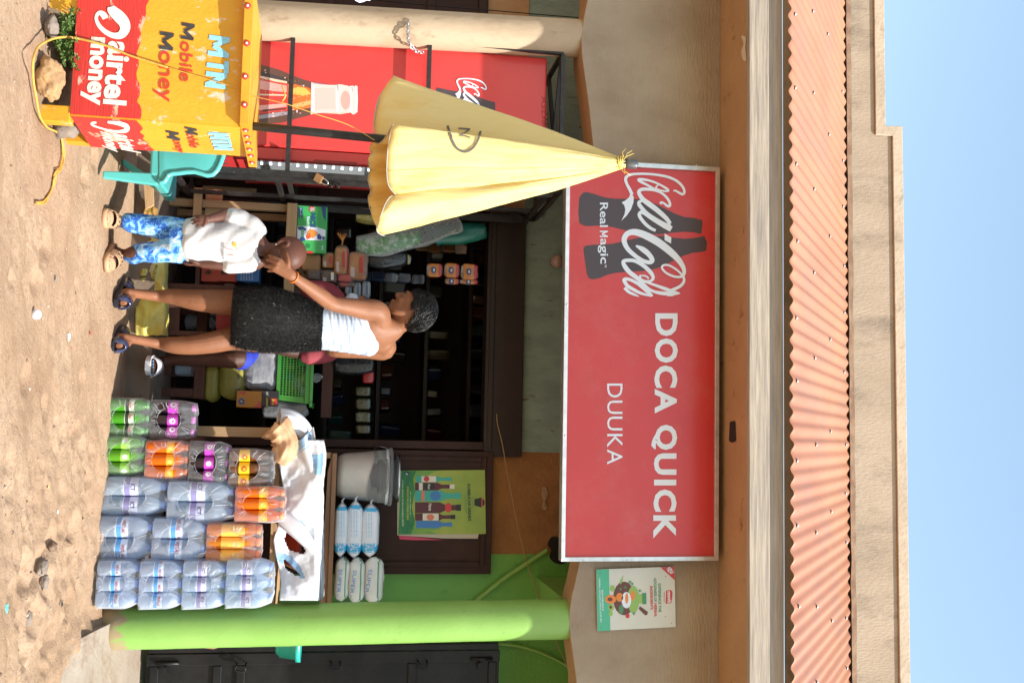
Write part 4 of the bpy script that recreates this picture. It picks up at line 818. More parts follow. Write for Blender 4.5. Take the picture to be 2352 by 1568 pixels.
mb.bar((xg_, (yA+yB)/2+.05, zlo+.045), (xg_, (yA+yB)/2+.05, zhi-.085), .02, .02, blk)
gt = mb.build("gate", CG)
q = P(430, 742, yA+.03); mb = MB()
for z_ in (.0, .035): mb.tube(catmull([(xg_+.012, yA+.02, q.z+z_+.03), (xg_+.03, yA+.0, q.z+z_+.03), (xg_+.032, yA-.012, q.z+z_+.045), (xg_+.012, yA+.005, q.z+z_+.05)], 5), .005, blk, 6)
mb.build("hasp", gt)
brass = mat("brass", (.45, .26, .12, 1), (.38, .22, .10, 1), rough=.4, metal=.55, scale=20); steel = mat("steel_shackle", (.6, .6, .6, 1), rough=.25, metal=1)
pq = P(412, 735, yA-.03); PL = thing("padlock", pq, "brass padlock hanging on the cage gate", "padlock")
mb = MB(); Mp = Matrix.Translation(pq) @ Matrix.Rotation(R(28), 4, 'Y') @ Matrix.Rotation(R(35), 4, 'Z'); mb.box((-.021, -.009, -.03), (.021, .009, .012), brass, Mp); mb.build("body", PL, bevel=.004)
mb = MB(); mb.tube([Mp @ Vector(p) for p in [(-.013, 0, .01), (-.013, 0, .03), (-.009, 0, .042), (0, 0, .047), (.009, 0, .042), (.013, 0, .03), (.013, 0, .01)]], .0036, steel, 8); mb.build("shackle", PL)
# --- chain round the cream column
ch = [P(u_, v_, y_) for u_, v_, y_ in [(27, 948, 5.10), (33, 944, 5.04), (45, 940, 5.006), (62, 937, 4.988), (80, 937, 4.98), (97, 940, 4.983), (108, 946, 5.0), (117, 956, 5.025), (120, 966, 5.05), (121, 974, 5.07)]]
path = catmull(ch, 8); mb = MB(); L = [0]
for a_, b_ in zip(path, path[1:]): L.append(L[-1]+(b_-a_).length)
def at_len(s):
    for i in range(len(L)-1):
        if L[i+1] >= s: return path[i].lerp(path[i+1], (s-L[i])/max(1e-9, L[i+1]-L[i])), (path[i+1]-path[i]).normalized()
    return path[-1], (path[-1]-path[-2]).normalized()
s_ = .008; k_ = 0; chm = mat("chain_zinc", (.62, .62, .64, 1), rough=.3, metal=.9)
while s_ < L[-1]:
    c_o, t_ = at_len(s_); nrm = Vector((0, -1, .2)).normalized(); sx = t_.cross(nrm).normalized(); a_ = sx if k_ % 2 == 0 else nrm
    pts = [c_o+t_*(.0165*math.cos(x))+a_*(.0085*math.sin(x)) for x in [2*math.pi*i/12 for i in range(13)]]
    mb.tube(pts, .0028, chm, 6, cap=False); s_ += .0205; k_ += 1
tag(mb.build("chain"), "galvanised chain tied round the cream column and the black cage", "chain")
# --- turquoise plastic chair
tqm = mat("turquoise_plastic", (.10, .50, .47, 1), (.09, .46, .44, 1), rough=.28, scale=4, coat=.3, spec=.6)
YH = 4.52; CHR = thing("plastic_chair", (P(395, 240, YH).x-.2, YH+.2, 0), "turquoise moulded plastic chair half hidden behind the painted counter", "chair")
zc = ZM(350, 600, 2.352)
def hx(x, y, Y=YH): u_, v_ = zc(x, y); return P(u_, v_, Y)
seatz = hx(690, 100).z; xR = hx(690, 300).x; xL = xR-.40; yF, yBk = YH, YH+.42
# chair seen from its side: its right side faces the viewer, seat edge along x, back standing to the upper left
def ribleg(a, b, w0, w1, d):
    mb = MB(); a, b = Vector(a), Vector(b); rg = []
    for t in (0, .3, .7, 1):
        c = a.lerp(b, t); w_ = w0+(w1-w0)*t; rg.append([c+Vector(o) for o in ((-w_/2, -d/2, 0), (w_/2, -d/2, 0), (w_/2, d/2, 0), (-w_/2, d/2, 0))])
    mb.loft(rg, tqm, smooth=False); return mb
f1 = hx(150, 215); 
ribleg((xR-.012, yF+.02, seatz-.01), (f1.x+.01, yF-.0, f1.z), .055, .032, .03).build("leg", CHR, bevel=.006)
l2 = hx(365, 118, yBk); ribleg((xR-.02, yBk-.05, seatz-.01), (l2.x, yBk, max(.0, .01)), .055, .032, .03).build("leg", CHR, bevel=.006)
ribleg((xL+.03, yF+.02, seatz-.01), (xL-.01, yF, .0), .055, .032, .03).build("leg", CHR, bevel=.006)
ribleg((xL+.03, yBk-.05, seatz-.01), (xL-.01, yBk+.02, .0), .055, .032, .03).build("leg", CHR, bevel=.006)
mb = MB(); mb.loft([[Vector((x, y, seatz+.012*math.cos(k*.7)*0+dz)) for x, y in ((xL, yF), (xR-.03, yF), (xR, yF+.03), (xR, yBk-.03), (xR-.03, yBk), (xL, yBk))] for k, dz in enumerate((-.045, -.012, 0))], tqm, smooth=False); mb.build("seat", CHR, bevel=.01, bseg=3)
# side and arm panel seen broadside: rises from the seat in a rounded lobe
side = [(668,20),(668,296),(690,312),(725,300),(745,270),(760,238),(800,222),(860,218),(930,208),(1010,205),(1080,225),(1130,240),(1180,230),(1220,190),(1250,130),(1275,60),(1282,20),(1290,-60),(1270,-150),(1000,-190),(700,-150)]
mb = MB(); mb.prism([hx(x, y, YH-.004) for x, y in side], (0, .014, 0), tqm, True); mb.build("backrest", CHR, bevel=.005, bseg=3)
mb = MB(); mb.tube([hx(x, y, YH-.006) for x, y in side[1:18]], .011, tqm, 8, flat=.6); mb.build("rim", CHR)
# ================================================================ shrink-wrapped drinks
def wrapcurve(r, z0, h, a0, a1, x0=0., y0=0.):
    return lambda x, y: Vector((x0+r*math.sin(a0+(a1-a0)*x), y0-r*math.cos(a0+(a1-a0)*x), z0+h*y))
def bottle_mat(name, col, tint, haze, rough=.10): return film_mat(name, tint, haze, rough, .0006, 40, col, (1, 1, 1), False, .4)
labm = {}
def lab(name, c): return mat("label_"+name, c, rough=.4)
W0 = lab("white", (.75, .76, .80, 1)); NAVY = lab("navy", (.05, .06, .22, 1)); MAR = lab("maroon", (.35, .03, .07, 1))
KINDS = {
 # r, height, label z0..z1 (fractions), body, label, cap, text
 "dew":    dict(r=.034, h=.205, l=(.44, .66), body=mat("green_soda", (.10, .48, .03, 1), rough=.15, transl=.45, coat=.5), lab=lab("dew", (.55, .62, .50, 1)), cap=lab("greencap", (.10, .42, .08, 1)), txt=("Dew", lab("dewred", (.6, .03, .05, 1))), band=lab("dewblack", (.03, .05, .03, 1))),
 "lime":   dict(r=.034, h=.205, l=(.44, .66), body=mat("lime_soda", (.17, .52, .03, 1), rough=.15, transl=.45, coat=.5), lab=lab("lime", (.30, .62, .10, 1)), cap=lab("greencap", (.10, .42, .08, 1)), txt=("*", lab("white", (.8, .8, .8, 1)))),
 "grape":  dict(r=.035, h=.205, l=(.40, .64), body=mat("dark_soda", (.012, .006, .012, 1), rough=.1, coat=.6), lab=lab("grape", (.50, .05, .46, 1)), cap=lab("pinkcap", (.50, .10, .42, 1)), txt=("M*", lab("white", (.8, .8, .8, 1)))),
 "orange": dict(r=.034, h=.205, l=(.50, .68), body=mat("orange_soda", (.90, .22, .01, 1), rough=.15, transl=.45, coat=.5), lab=lab("orange", (.90, .40, .03, 1)), cap=lab("orangecap", (.85, .20, .02, 1)), txt=("*", lab("lightorange", (.9, .55, .15, 1)))),
 "tonic":  dict(r=.036, h=.215, l=(.24, .48), body=mat("brown_soda", (.16, .05, .01, 1), rough=.12, transl=.2, coat=.6), lab=lab("tonic", (.88, .55, .02, 1)), cap=lab("blackcap", (.03, .03, .035, 1)), txt=("*", lab("tonicred", (.6, .08, .02, 1)))),
 "juice":  dict(r=.038, h=.235, l=(.28, .72), body=mat("juice", (.90, .30, .02, 1), rough=.2, transl=.45, coat=.4), lab=lab("juice", (.90, .46, .08, 1)), cap=lab("orangecap", (.85, .20, .02, 1)), txt=("LUCI", lab("cream", (.85, .7, .4, 1)))),
 "water":  dict(r=.039, h=.215, l=(.34, .58), body=bottle_mat("water_bottle", (.76, .86, 1, 1), (.86, .93, 1, 1), .40), lab=lab("water", (.55, .66, .84, 1)), cap=lab("bluecap", (.22, .34, .72, 1)), txt=("WESTLAKE", MAR), band=lab("waterband", (.10, .32, .66, 1))),
 "spring": dict(r=.039, h=.215, l=(.34, .58), body=bottle_mat("spring_bottle", (.74, .87, 1, 1), (.86, .94, 1, 1), .40), lab=lab("spring", (.55, .58, .74, 1)), cap=lab("bluecap", (.22, .34, .72, 1)), txt=("ICT", NAVY), band=lab("springband", (.25, .24, .45, 1))),
}
def make_bottle(k, root, x, y, turn, water, H, r):
    h = H; z0, z1 = k["l"][0]*h, k["l"][1]*h; zs = z1+(h-z1)*.15; neck = .0125
    if water: prof = [(r*.55, 0), (r*.94, .004), (r, .014)]+[(r-(.0012 if i % 2 else 0), .014+(z0-.014)*i/6) for i in range(1, 7)]+[(r*.99, z0), (r*.99, z1), (r, z1+.004), (r*.93, zs+.012), (r*.97, zs+.018), (r*.82, zs+(h-zs)*.42), (r*.5, h*.90), (neck, h*.935), (neck, h*.95)]
    else: prof = [(r*.5, 0), (r*.92, .005), (r, .018), (r*.985, z0), (r*.985, z1), (r*.98, zs), (r*.86, zs+(h-zs)*.28), (r*.55, zs+(h-zs)*.58), (neck*1.05, h*.9), (neck, h*.93)]
    mb = MB(); mb.lathe(prof, k["body"], 20); b = mb.build("bottle", None, (0, 0, 0))
    b.parent = root; b.location = (x, y, 0); WL[b.name] = Vector((0, 0, 0)); b.rotation_euler.z = turn
    mb = MB(); mb.lathe([(r*1.006, z0), (r*1.006, z1)], k["lab"], 24, cap=False)
    if "band" in k: mb.lathe([(r*1.012, z0+(z1-z0)*.08), (r*1.012, z0+(z1-z0)*.45)], k["band"], 24, cap=False)
    t, tm = k["txt"]
    for off in (-2.1, 0, 2.1):
        if t in ("*", "M*"):     # burst badge
            rr = (z1-z0)*.36; q = []
            for i in range(20):
                a = 2*math.pi*i/20; s = rr*(1 if i % 2 else .62); q.append((s*math.cos(a), s*math.sin(a)))
            mb.poly([wrapcurve(r*1.03, 0, 1, 0, 1)(off+p[0]/r, (z0+z1)/2+p[1]) for p in q], tm)
        else:
            up = t == "WESTLAKE"
            a = .75 if not up else 1.35
            text3(mb, t, (0, 0, 0), (1, 0, 0), (0, 0, 1), tm, .015, curve=wrapcurve(r*1.025, z0+(z1-z0)*.5, (z1-z0)*.30, off-a/2, off+a/2))
    c = mb.build("label", b, (0, 0, 0)); c.location = (0, 0, 0)
    mb = MB(); mb.lathe([(neck*1.25, h*.935), (neck*1.3, h*.94), (neck*1.3, h*.995), (neck*1.1, h)], k["cap"], 14); c = mb.build("cap", b, (0, 0, 0)); c.location = (0, 0, 0)
    return b
wrapf = film_mat("shrink_film", (.985, .99, 1, 1), .13, .09, .010, 13, (.94, .96, .99, 1), (1, 1, .7), True, .35); wrapw = film_mat("shrink_film_thin", (.985, .99, 1, 1), .15, .08, .010, 12, (.90, .94, 1, 1), (1, 1, .6), True, .35)
def film(W, D, H, taper, water, nx=3, hole=True, seed=0):
    """wrap round the bottles, scalloped over each one, open in an oval front and back"""
    mb = MB(); nu, nv = 96, 22; rings = []
    per = [(-W/2, -D/2), (W/2, -D/2), (W/2, D/2), (-W/2, D/2)]
    for j in range(nv+1):
        t = j/nv; z = .002+(H-.002)*t; s = 1.0
        if t > taper: s = 1-(.20 if water else .13)*((t-taper)/(1-taper))**1.6
        rg = []
        for i in range(nu):
            a = 2*math.pi*(i+.5)/nu; e = .32; cx, sx = math.cos(a), math.sin(a)
            x = (W/2)*math.copysign(abs(cx)**e, cx); y = (D/2)*math.copysign(abs(sx)**e, sx)
            sc_ = .006*abs(math.cos(math.pi*nx*(x/W+.5))) if abs(y) > D*.4 else 0
            y2 = y*s-math.copysign(sc_*(.5+t*.8), y); x2 = x*s
            n_ = .0035*nz(x*9+seed, y*9, z*14)+.0022*nz(x*22, y*22+seed, z*9)+.004*(abs(nz(x*16+z*9, y*12, seed+z*4))-.2)
            rg.append(Vector((x2+n_, y2+n_, z+.006*nz(x*12, y*12+seed, 3)*t)))
        rings.append(rg)
    top = [Vector((p.x*.55, p.y*.5, H+.006+.006*nz(p.x*30, p.y*30, seed))) for p in rings[-1]]; rings.append(top)
    for j in range(len(rings)-1):
        for i in range(nu):
            k = (i+1) % nu; q = [rings[j][i], rings[j][k], rings[j+1][k], rings[j+1][i]]; c = (q[0]+q[1]+q[2]+q[3])/4
            if hole and abs(c.y) > D*.36 and j < nv and ((c.x)/(W*.30))**2+((c.z-H*.43)/(H*.27))**2 < 1: continue
            mb.add(q, [(0, 1, 2, 3)], wrapw if water else wrapf, True)
    if hole:    # the torn opening's thickened lip
        for sy in (-1, 1): mb.tube([Vector((W*.30*math.cos(a), sy*(D/2-.003), H*.43+H*.27*math.sin(a))) for a in [2*math.pi*i/24 for i in range(25)]], .0012, wrapf, 5)
        for m in range(13):     # stretched creases fanning from the opening to the corners
            a = rnd(0, 6.28); e = rnd(1.25, 2.0); sy = -1; x0, z0 = W*.31*math.cos(a), H*.43+H*.28*math.sin(a); x1 = max(-W*.46, min(W*.46, x0*e+rnd(-.01, .01))); z1_ = max(.01, min(H*.93, H*.43+(z0-H*.43)*e*1.15))
            def fy(x_, z_): t_ = z_/H; return sy*(D/2)*(1 if t_ < taper else 1-(.20 if water else .13)*((t_-taper)/(1-taper))**1.6)+.006*(1-.5*abs(math.cos(math.pi*nx*(x_/W+.5))))
            mb.tube([Vector((x0+(x1-x0)*i/5, fy(x0+(x1-x0)*i/5, z0+(z1_-z0)*i/5)-.004, z0+(z1_-z0)*i/5+.003*math.sin(i+m))) for i in range(6)], [.0004, .0009, .0013, .0011, .0008, .0003], crease, 4)
    return mb
crease = film_mat("film_crease", (.98, .99, 1, 1), .45, .10, .001, 40, (.96, .97, 1, 1), (1, 1, 1), False, .3)
PROTO = {}
def pack(kind, nx=3, H=None, label="", u0=0, u1=0, v0=0, v1=0, Y=4.92, turn=0., ny=2, cap_only=False):
    k = KINDS[kind]; water = kind in ("water", "spring")
    a = P(u0, v0, Y); b = P(u1, v0, Y); c = P((u0+u1)/2, v1, Y); W = (b-a).length; Ht = c.z-(a.z+b.z)/2
    r = W/(2*nx)*.965; root = thing("drinks_pack", ((a.x+b.x)/2, Y+ny*r, (a.z+b.z)/2), label, "drinks pack", "shrink-wrapped packs of bottled drinks")
    for j in range(ny):
        for i in range(nx):
            make_bottle(k, root, (i-(nx-1)/2)*2*r, (j-(ny-1)/2)*2*r, random.choice((0, 0, .35, -.4))+rnd(-.25, .25), water, Ht*.985, r*.985)
    f = film(W*1.02, 2*r*ny*1.03, Ht*1.0, k["l"][1]+.06, water, nx, True, random.random()*50).build("film", root, (0, 0, 0), weld=True)
    f.location = (0, 0, 0); root.rotation_euler.z = turn; return root
random.seed(21)
pack("dew", label="green soda pack on the ground beneath a purple-labelled pack, nearest the woman", u0=912, u1=1003, v0=241, v1=342, Y=4.97, turn=.05)
pack("grape", label="purple-labelled soda pack standing on a green pack, nearest the woman", u0=918, u1=1006, v0=343, v1=446, Y=4.98, turn=.03)
pack("lime", label="lime green soda pack on the ground beneath an orange pack", u0=1000, u1=1090, v0=234, v1=331, Y=4.95, turn=.04)
pack("orange", label="orange soda pack lying between the lime pack and a purple pack", u0=1010, u1=1100, v0=331, v1=432, Y=4.95)
pack("grape", label="purple-labelled soda pack above an orange pack, under the yellow-labelled one", u0=1014, u1=1112, v0=432, v1=524, Y=4.955, turn=-.03)
pack("tonic", label="brown soda pack with yellow labels on top of its column", u0=1030, u1=1120, v0=524, v1=626, Y=4.955, turn=-.02)
pack("spring", nx=2, label="large clear water pack on the ground beside the lime pack", u0=1090, u1=1180, v0=231, v1=380, Y=4.93, turn=.08, ny=3)
pack("spring", nx=2, label="large clear water pack carrying the glossy orange pack", u0=1101, u1=1199, v0=382, v1=536, Y=4.93, turn=.05, ny=3)
pack("orange", label="glossy orange pack on the tall water packs beside the yellow-labelled pack", u0=1116, u1=1200, v0=538, v1=652, Y=4.93, turn=-.04)
pack("water", nx=2, label="blue-labelled water pack on the ground, second column from the green column", u0=1182, u1=1284, v0=221, v1=346, Y=4.90, turn=.06, ny=3)
pack("water", nx=2, label="blue-labelled water pack directly below the yellow-orange juice pack", u0=1192, u1=1290, v0=347, v1=470, Y=4.905, turn=-.04, ny=3)
pack("juice", label="yellow-orange juice pack topping the second column from the green column", u0=1202, u1=1292, v0=472, v1=598, Y=4.92, turn=.03)
pack("water", label="bottom water pack of the column in front of the green pillar", u0=1287, u1=1399, v0=219, v1=316, Y=4.86, turn=-.02)
pack("water", label="second water pack from the ground in front of the green pillar", u0=1288, u1=1400, v0=317, v1=416, Y=4.865, turn=.02)
pack("spring", label="third water pack from the ground in front of the green pillar", u0=1288, u1=1400, v0=417, v1=516, Y=4.87)
pack("spring", label="topmost water pack in front of the green pillar", u0=1286, u1=1398, v0=517, v1=624, Y=4.87, turn=-.03)
# ================================================================ table, sacks and shelf on the right
paleW = wood("pale_wood", (.50, .33, .17, 1), (.42, .26, .13, 1), (.34, .20, .09, 1), 0); paleWz = wood("pale_wood_upright", (.46, .30, .16, 1), (.38, .24, .12, 1), (.30, .18, .08, 1), 2); redW = wood("red_brown_wood", (.12, .045, .028, 1), (.09, .032, .02, 1), (.15, .06, .035, 1), 0); brW = wood("shelf_wood", (.30, .15, .075, 1), (.24, .115, .055, 1), (.20, .09, .04, 1), 0)
tt = P(1200, 636, 5.1).z; tx0, tx1 = P(975, 640, 5.1).x, P(1470, 640, 5.3).x
TB = thing("wooden_table", ((tx0+tx1)/2, 5.35, .12), "rough wooden table behind the stacked drinks carrying white sacks", "table")
mb = MB(); mb.box((tx0, 5.12, tt-.03), (tx1-.10, 5.21, tt), paleW); mb.box((tx0, 5.212, tt-.03), (tx1-.01, 5.36, tt-.001), paleW); mb.box((tx0, 5.362, tt-.03), (tx1-.01, 5.55, tt), paleW); mb.build("tabletop", TB, bevel=.002)
for x_ in (tx0+.04, tx1-.16):
    for y_ in (5.24, 5.50): mb = MB(); mb.box((x_-.025, y_-.025, 0.0), (x_+.025, y_+.025, tt-.031), paleWz); mb.build("leg", TB, bevel=.002)
def cloth_mat(name, c, stripe=None):
    return mat(name, c, tuple(x*.94 for x in c[:3])+(1,), rough=.55, scale=8, transl=.22, bump=.0012, bscale=220)
wsk = cloth_mat("white_woven_plastic", (.80, .82, .86, 1)); bsk = mat("blue_woven_stripe", (.22, .42, .66, 1), (.34, .53, .74, 1), rough=.55, scale=240, cut=(.45, .55), transl=.2); osk = mat("tan_woven_plastic", (.72, .45, .26, 1), (.66, .38, .20, 1), rough=.6, scale=90, transl=.25, bump=.001, bscale=200)
def sheet(fn, nu, nv, mt, pick=None, drop=None):
    mb = MB(); g = [[fn(i/nu, j/nv) for i in range(nu+1)] for j in range(nv+1)]
    for j in range(nv):
        for i in range(nu):
            s, t = (i+.5)/nu, (j+.5)/nv
            if drop and drop(s, t): continue
            mb.add([g[j][i], g[j][i+1], g[j+1][i+1], g[j+1][i]], [(0, 1, 2, 3)], pick(s, t) if pick else mt, True)
    return mb
def lerpl(pts, u):
    for (a, b), (c, d) in zip(pts, pts[1:]):
        if a <= u <= c: return b+(d-b)*(u-a)/(c-a)
    return pts[0][1] if u < pts[0][0] else pts[-1][1]
def inpoly(p, poly):
    r = False; x, y = p
    for (a, b), (c, d) in zip(poly, poly[1:]+poly[:1]):
        if (b > y) != (d > y) and x < (c-a)*(y-b)/(d-b)+a: r = not r
    return r
TOPL = [(1010, 736), (1040, 742), (1075, 740), (1110, 735), (1200, 736), (1290, 735), (1378, 737)]
BOTL = [(1010, 655), (1060, 640), (1105, 648), (1150, 655), (1200, 640), (1240, 628), (1268, 632), (1300, 640), (1336, 645), (1378, 642)]
HOLE = [(1213, 660), (1240, 688), (1264, 702), (1272, 698), (1263, 664), (1237, 652)]; HOLE2 = [(1283, 652), (1300, 672), (1322, 690), (1322, 680), (1305, 655)]
def drape(s, t):
    u = 1010+368*s; top, bot = lerpl(TOPL, u), lerpl(BOTL, u); v = bot+(top-bot)*t
    f = .016*math.sin(u*.030+t*3.2+1.5*nz(u*.012, t, 3))+.018*abs(nz(u*.018+t*1.2, v*.010-u*.008, 4))+.006*nz(u*.05, v*.05, 2)+.0025*nz(u*.12, v*.11, 7)
    if t > .9: f += .18*((t-.9)/.1)**1.6
    return P(u, v, 5.06+f*(1-.3*t)-.02*t)
def uvof(s, t): u = 1010+368*s; return u, lerpl(BOTL, u)+(lerpl(TOPL, u)-lerpl(BOTL, u))*t
def pick(s, t):
    u, v = uvof(s, t)
    if inpoly((u, v), [(1266, 628), (1275, 668), (1300, 690), (1330, 702), (1326, 690), (1300, 660), (1290, 640)]): return bsk
    if inpoly((u, v), [(1040, 745), (1044, 716), (1090, 724), (1092, 742)]): return bsk
    if inpoly((u, v), [(1188, 690), (1205, 690), (1262, 712), (1225, 712)]): return bsk
    return wsk
mb = sheet(drape, 110, 34, wsk, pick, lambda s, t: inpoly(uvof(s, t), HOLE) or inpoly(uvof(s, t), HOLE2))
def top2(s, t): q = drape(s, 1.0); return q+Vector((0, .30*t, .012*math.sin(t*3.1)+.006*nz(q.x*20, t*6)))
m2 = sheet(top2, 60, 10, wsk); mb.merge(m2)
tag(mb.build("woven_sack", solid=.002, weld=True), "big white woven sack with blue stripes draped over the table", "sack")
def roll(path, rx, ry, mt, name, label, cat, amp=.006, seed=0, hollow=True, n=22, flat=None, group=None, freq=9):
    mb = MB(); pts = catmull(path, 5); rings = []; N = len(pts)
    for i, p in enumerate(pts):
        d = (pts[min(i+1, N-1)]-pts[max(i-1, 0)]).normalized(); x = d.cross(Vector((0, 1, 0))).normalized(); y = x.cross(d); t = i/(N-1)
        a_, b_ = (rx(t), ry(t)) if callable(rx) else (rx, ry)
        rings.append([p+x*math.cos(q)*a_*(1+amp/.03*nz(math.cos(q)*2+seed, math.sin(q)*2, p.x*freq))+y*math.sin(q)*b_*(1+amp/.03*nz(math.cos(q)*2, math.sin(q)*2+seed, p.x*freq)) for q in [2*math.pi*k/n for k in range(n)]])
    mb.loft(rings, mt, cap=not hollow); return tag(mb.build(name, solid=.002 if hollow else 0), label, cat, group)
roll([P(962, 640, 5.08), P(968, 672, 5.10), P(1000, 700, 5.14), P(1050, 700, 5.2)], .045, .05, wsk, "paper_roll", "rolled white paper bag behind the crumpled tan sack", "bag", .01, 2)
roll([P(1062, 640, 5.03), P(1030, 655, 5.03), P(1000, 650, 5.04), P(978, 632, 5.03)], lambda t: .046+.02*t, lambda t: .05+.015*t, osk, "woven_sack", "crumpled tan woven sack in front of the white paper roll", "sack", .016, 5, n=44, freq=22)
roll([P(1010, 628, 5.04), P(996, 640, 5.045), P(985, 650, 5.05)], lambda t: .03+.012*t, lambda t: .026+.01*t, mat("paper_orange", (.85, .55, .28, 1), (.8, .62, .45, 1), rough=.7, scale=12), "paper_bag", "orange torn paper bag stuffed in the tan sack mouth", "bag", .014, 8)
def tail(s, t):
    a = P(980, 720, 5.07).lerp(P(1018, 684, 5.05), s); b = P(1080, 735, 5.07).lerp(P(1090, 690, 5.05), s); q = a.lerp(b, t); q.y += .02*math.sin(s*7+t*2); return q
mb = sheet(tail, 14, 30, wsk, lambda s, t: bsk if (t < .28 and (.2 < s < .42 or s > .55)) or .3 < t < .34 else wsk)
tag(mb.build("sack_corner", solid=.002), "blue striped corner of a white sack sticking up beside the white paper roll", "sack corner")
def fold(u0, v0, u1, v1, w, dy, nm, lb):
    roll([P(u0, v0, 5.05+dy), P((u0+u1)/2-4, (v0+v1)/2, 5.03+dy), P(u1, v1, 5.05+dy)], lambda t: w*(.4+.6*math.sin(math.pi*min(1, .15+t*.85))), lambda t: w*.5, wsk, nm, lb, "sack", .008, u0, hollow=False)
fold(1180, 640, 1262, 722, .04, -.01, "sack_fold", "white twisted sack end lying across the red basin's near side")
# red basin under the sack
mb = MB(); q = P(1245, 650, 5.25); mb.lathe([(.10, 0), (.15, .10), (.158, .105), (.155, .11), (.10, .008)], mat("red_plastic", (.62, .07, .03, 1), rough=.35), 32, (q.x, 5.30, tt)); tag(mb.build("basin"), "red plastic basin peeping out under the white sack", "basin")
# --- plank shelf fixed to the shutter, with its goods
YSh = 5.55; sz = P(1200, 768, YSh).z; sx0, sx1 = P(1041, 760, YSh).x, P(1400, 760, YSh).x
SHL = thing("wall_shelf", ((sx0+sx1)/2, 5.7, sz-.06), "brown plank shelf on the shutter carrying the bucket and flour bags", "shelf")
mb = MB(); mb.box((sx0, YSh, sz-.024), (sx1, 5.83, sz), brW); mb.build("shelf_board", SHL, bevel=.002)
mb = MB(); mb.prism([(sx0+.004, YSh+.012, sz-.025), (sx1, YSh+.012, sz-.025), (sx1, YSh+.012, sz-.062), (sx0+.10, YSh+.012, sz-.046)], (0, .02, 0), brW); mb.build("apron", SHL)
for k_ in (0, 1): mb = MB(); mb.box((sx0-.002, YSh+.04, sz-.06-.022*k_*0-.045*k_), (sx0+.028, 5.82, sz-.03-.045*k_), paleW); mb.build("bracket", SHL, bevel=.002)
# bucket
bq0, bq1 = P(1042, 769, YSh+.06), P(1147, 769, YSh+.06); rb_ = (bq1-bq0).length/2; rt_ = (P(1160, 890, YSh+.06)-P(1029, 890, YSh+.06)).length/2-.006; hb = P(1095, 893, YSh+.06).z-sz
bc = Vector(((bq0.x+bq1.x)/2, YSh+.02+rt_, sz+.001)); BK = thing("bucket", bc, "clear plastic bucket of pale flour with a steel bowl on its lid", "bucket")
pl_ = film_mat("bucket_plastic", (.95, .96, .95, 1), .14, .2, .0008, 30, (.80, .82, .82, 1)); flour = mat("flour", (.80, .74, .68, 1), (.74, .67, .62, 1), rough=.9, scale=14, bump=.001)
def fr_(t): return rb_+(rt_-rb_)*t
mb = MB(); mb.lathe([(rb_*.86, 0), (rb_*.93, .012), (fr_(.14), hb*.14), (fr_(.8), hb*.8), (fr_(.82)+.003, hb*.81), (fr_(.83), hb*.83), (fr_(1), hb), (fr_(1)+.006, hb), (fr_(1)+.006, hb-.016)], pl_, 40, bc, cap=False); mb.build("wall", BK)
mb = MB(); rings = []
for t in (.02, .14, .4, .60, .66): rings.append([bc+Vector((math.cos(a)*(fr_(t)*(.9 if t < .1 else 1)-.003), math.sin(a)*(fr_(t)*(.9 if t < .1 else 1)-.003), hb*t+(.02*math.sin(a*2+.6)*(t > .5)))) for a in [2*math.pi*i/40 for i in range(40)]])
mb.loft(rings, flour); mb.build("contents", BK)
mb = MB(); mb.lathe([(rt_+.010, hb+.0005), (rt_+.012, hb+.004), (rt_+.012, hb+.016), (rt_+.004, hb+.022), (rt_*.85, hb+.024)], pl_, 40, bc); mb.build("lid", BK)
mb = MB(); mb.tube(catmull([bc+Vector((-rt_-.008, 0, hb-.01)), bc+Vector((-rt_-.018, -.02, hb-.06)), bc+Vector((-rt_*.96, -.06, hb-.085)), bc+Vector((-rt_*.7, -rt_*.72, hb-.06))], 6), .0016, metal, 6); mb.build("handle", BK)
mb = MB(); b2 = bc+Vector((.006, 0, hb+.0245)); mb.lathe([(.055, 0), (rt_*.62, .004), (rt_*.86, .028), (rt_*.90, .036), (rt_*.92, .036), (rt_*.88, .026), (rt_*.6, .006)], steel, 40, b2); tag(mb.build("bowl"), "upturned steel bowl on the bucket lid", "bowl")
# bags of salt and of flour, three layers each
def superq(mb, c, a, b, h, mt, e1=.45, e2=.35, rot=0., amp=.004, n=36, m=18, pick=None, freq=14, seed=0, pinch=0.0):
    M = Matrix.Rotation(rot, 3, 'Z'); g = []
    sg = lambda x, e: math.copysign(abs(x)**e, x)
    for j in range(m+1):
        ph = -math.pi/2+math.pi*j/m; rg = []
        for i in range(n):
            th = 2*math.pi*i/n; q = Vector((a*sg(math.cos(ph), e1)*sg(math.cos(th), e2), b*sg(math.cos(ph), e1)*sg(math.sin(th), e2), h*sg(math.sin(ph), e1)))
            if pinch: k = max(0, (abs(q.x)/a-.7)/.3); q.z *= 1-pinch*k*k; q.y *= 1-pinch*.2*k
            d = amp*(nz(q.x*freq+seed, q.y*freq, q.z*freq)+.5*nz(q.x*freq*2.7, q.y*freq*2.7+seed, q.z*freq*2.7)); q += q.normalized()*d
            rg.append(Vector(c)+M @ q)
        g.append(rg)
    for j in range(m):
        for i in range(n):
            k = (i+1) % n; f = [g[j][i], g[j][k], g[j+1][k], g[j+1][i]]
            mb.add(f, [(0, 1, 2, 3)], pick(((f[0]+f[2])/2-Vector(c))) if pick else mt, True)
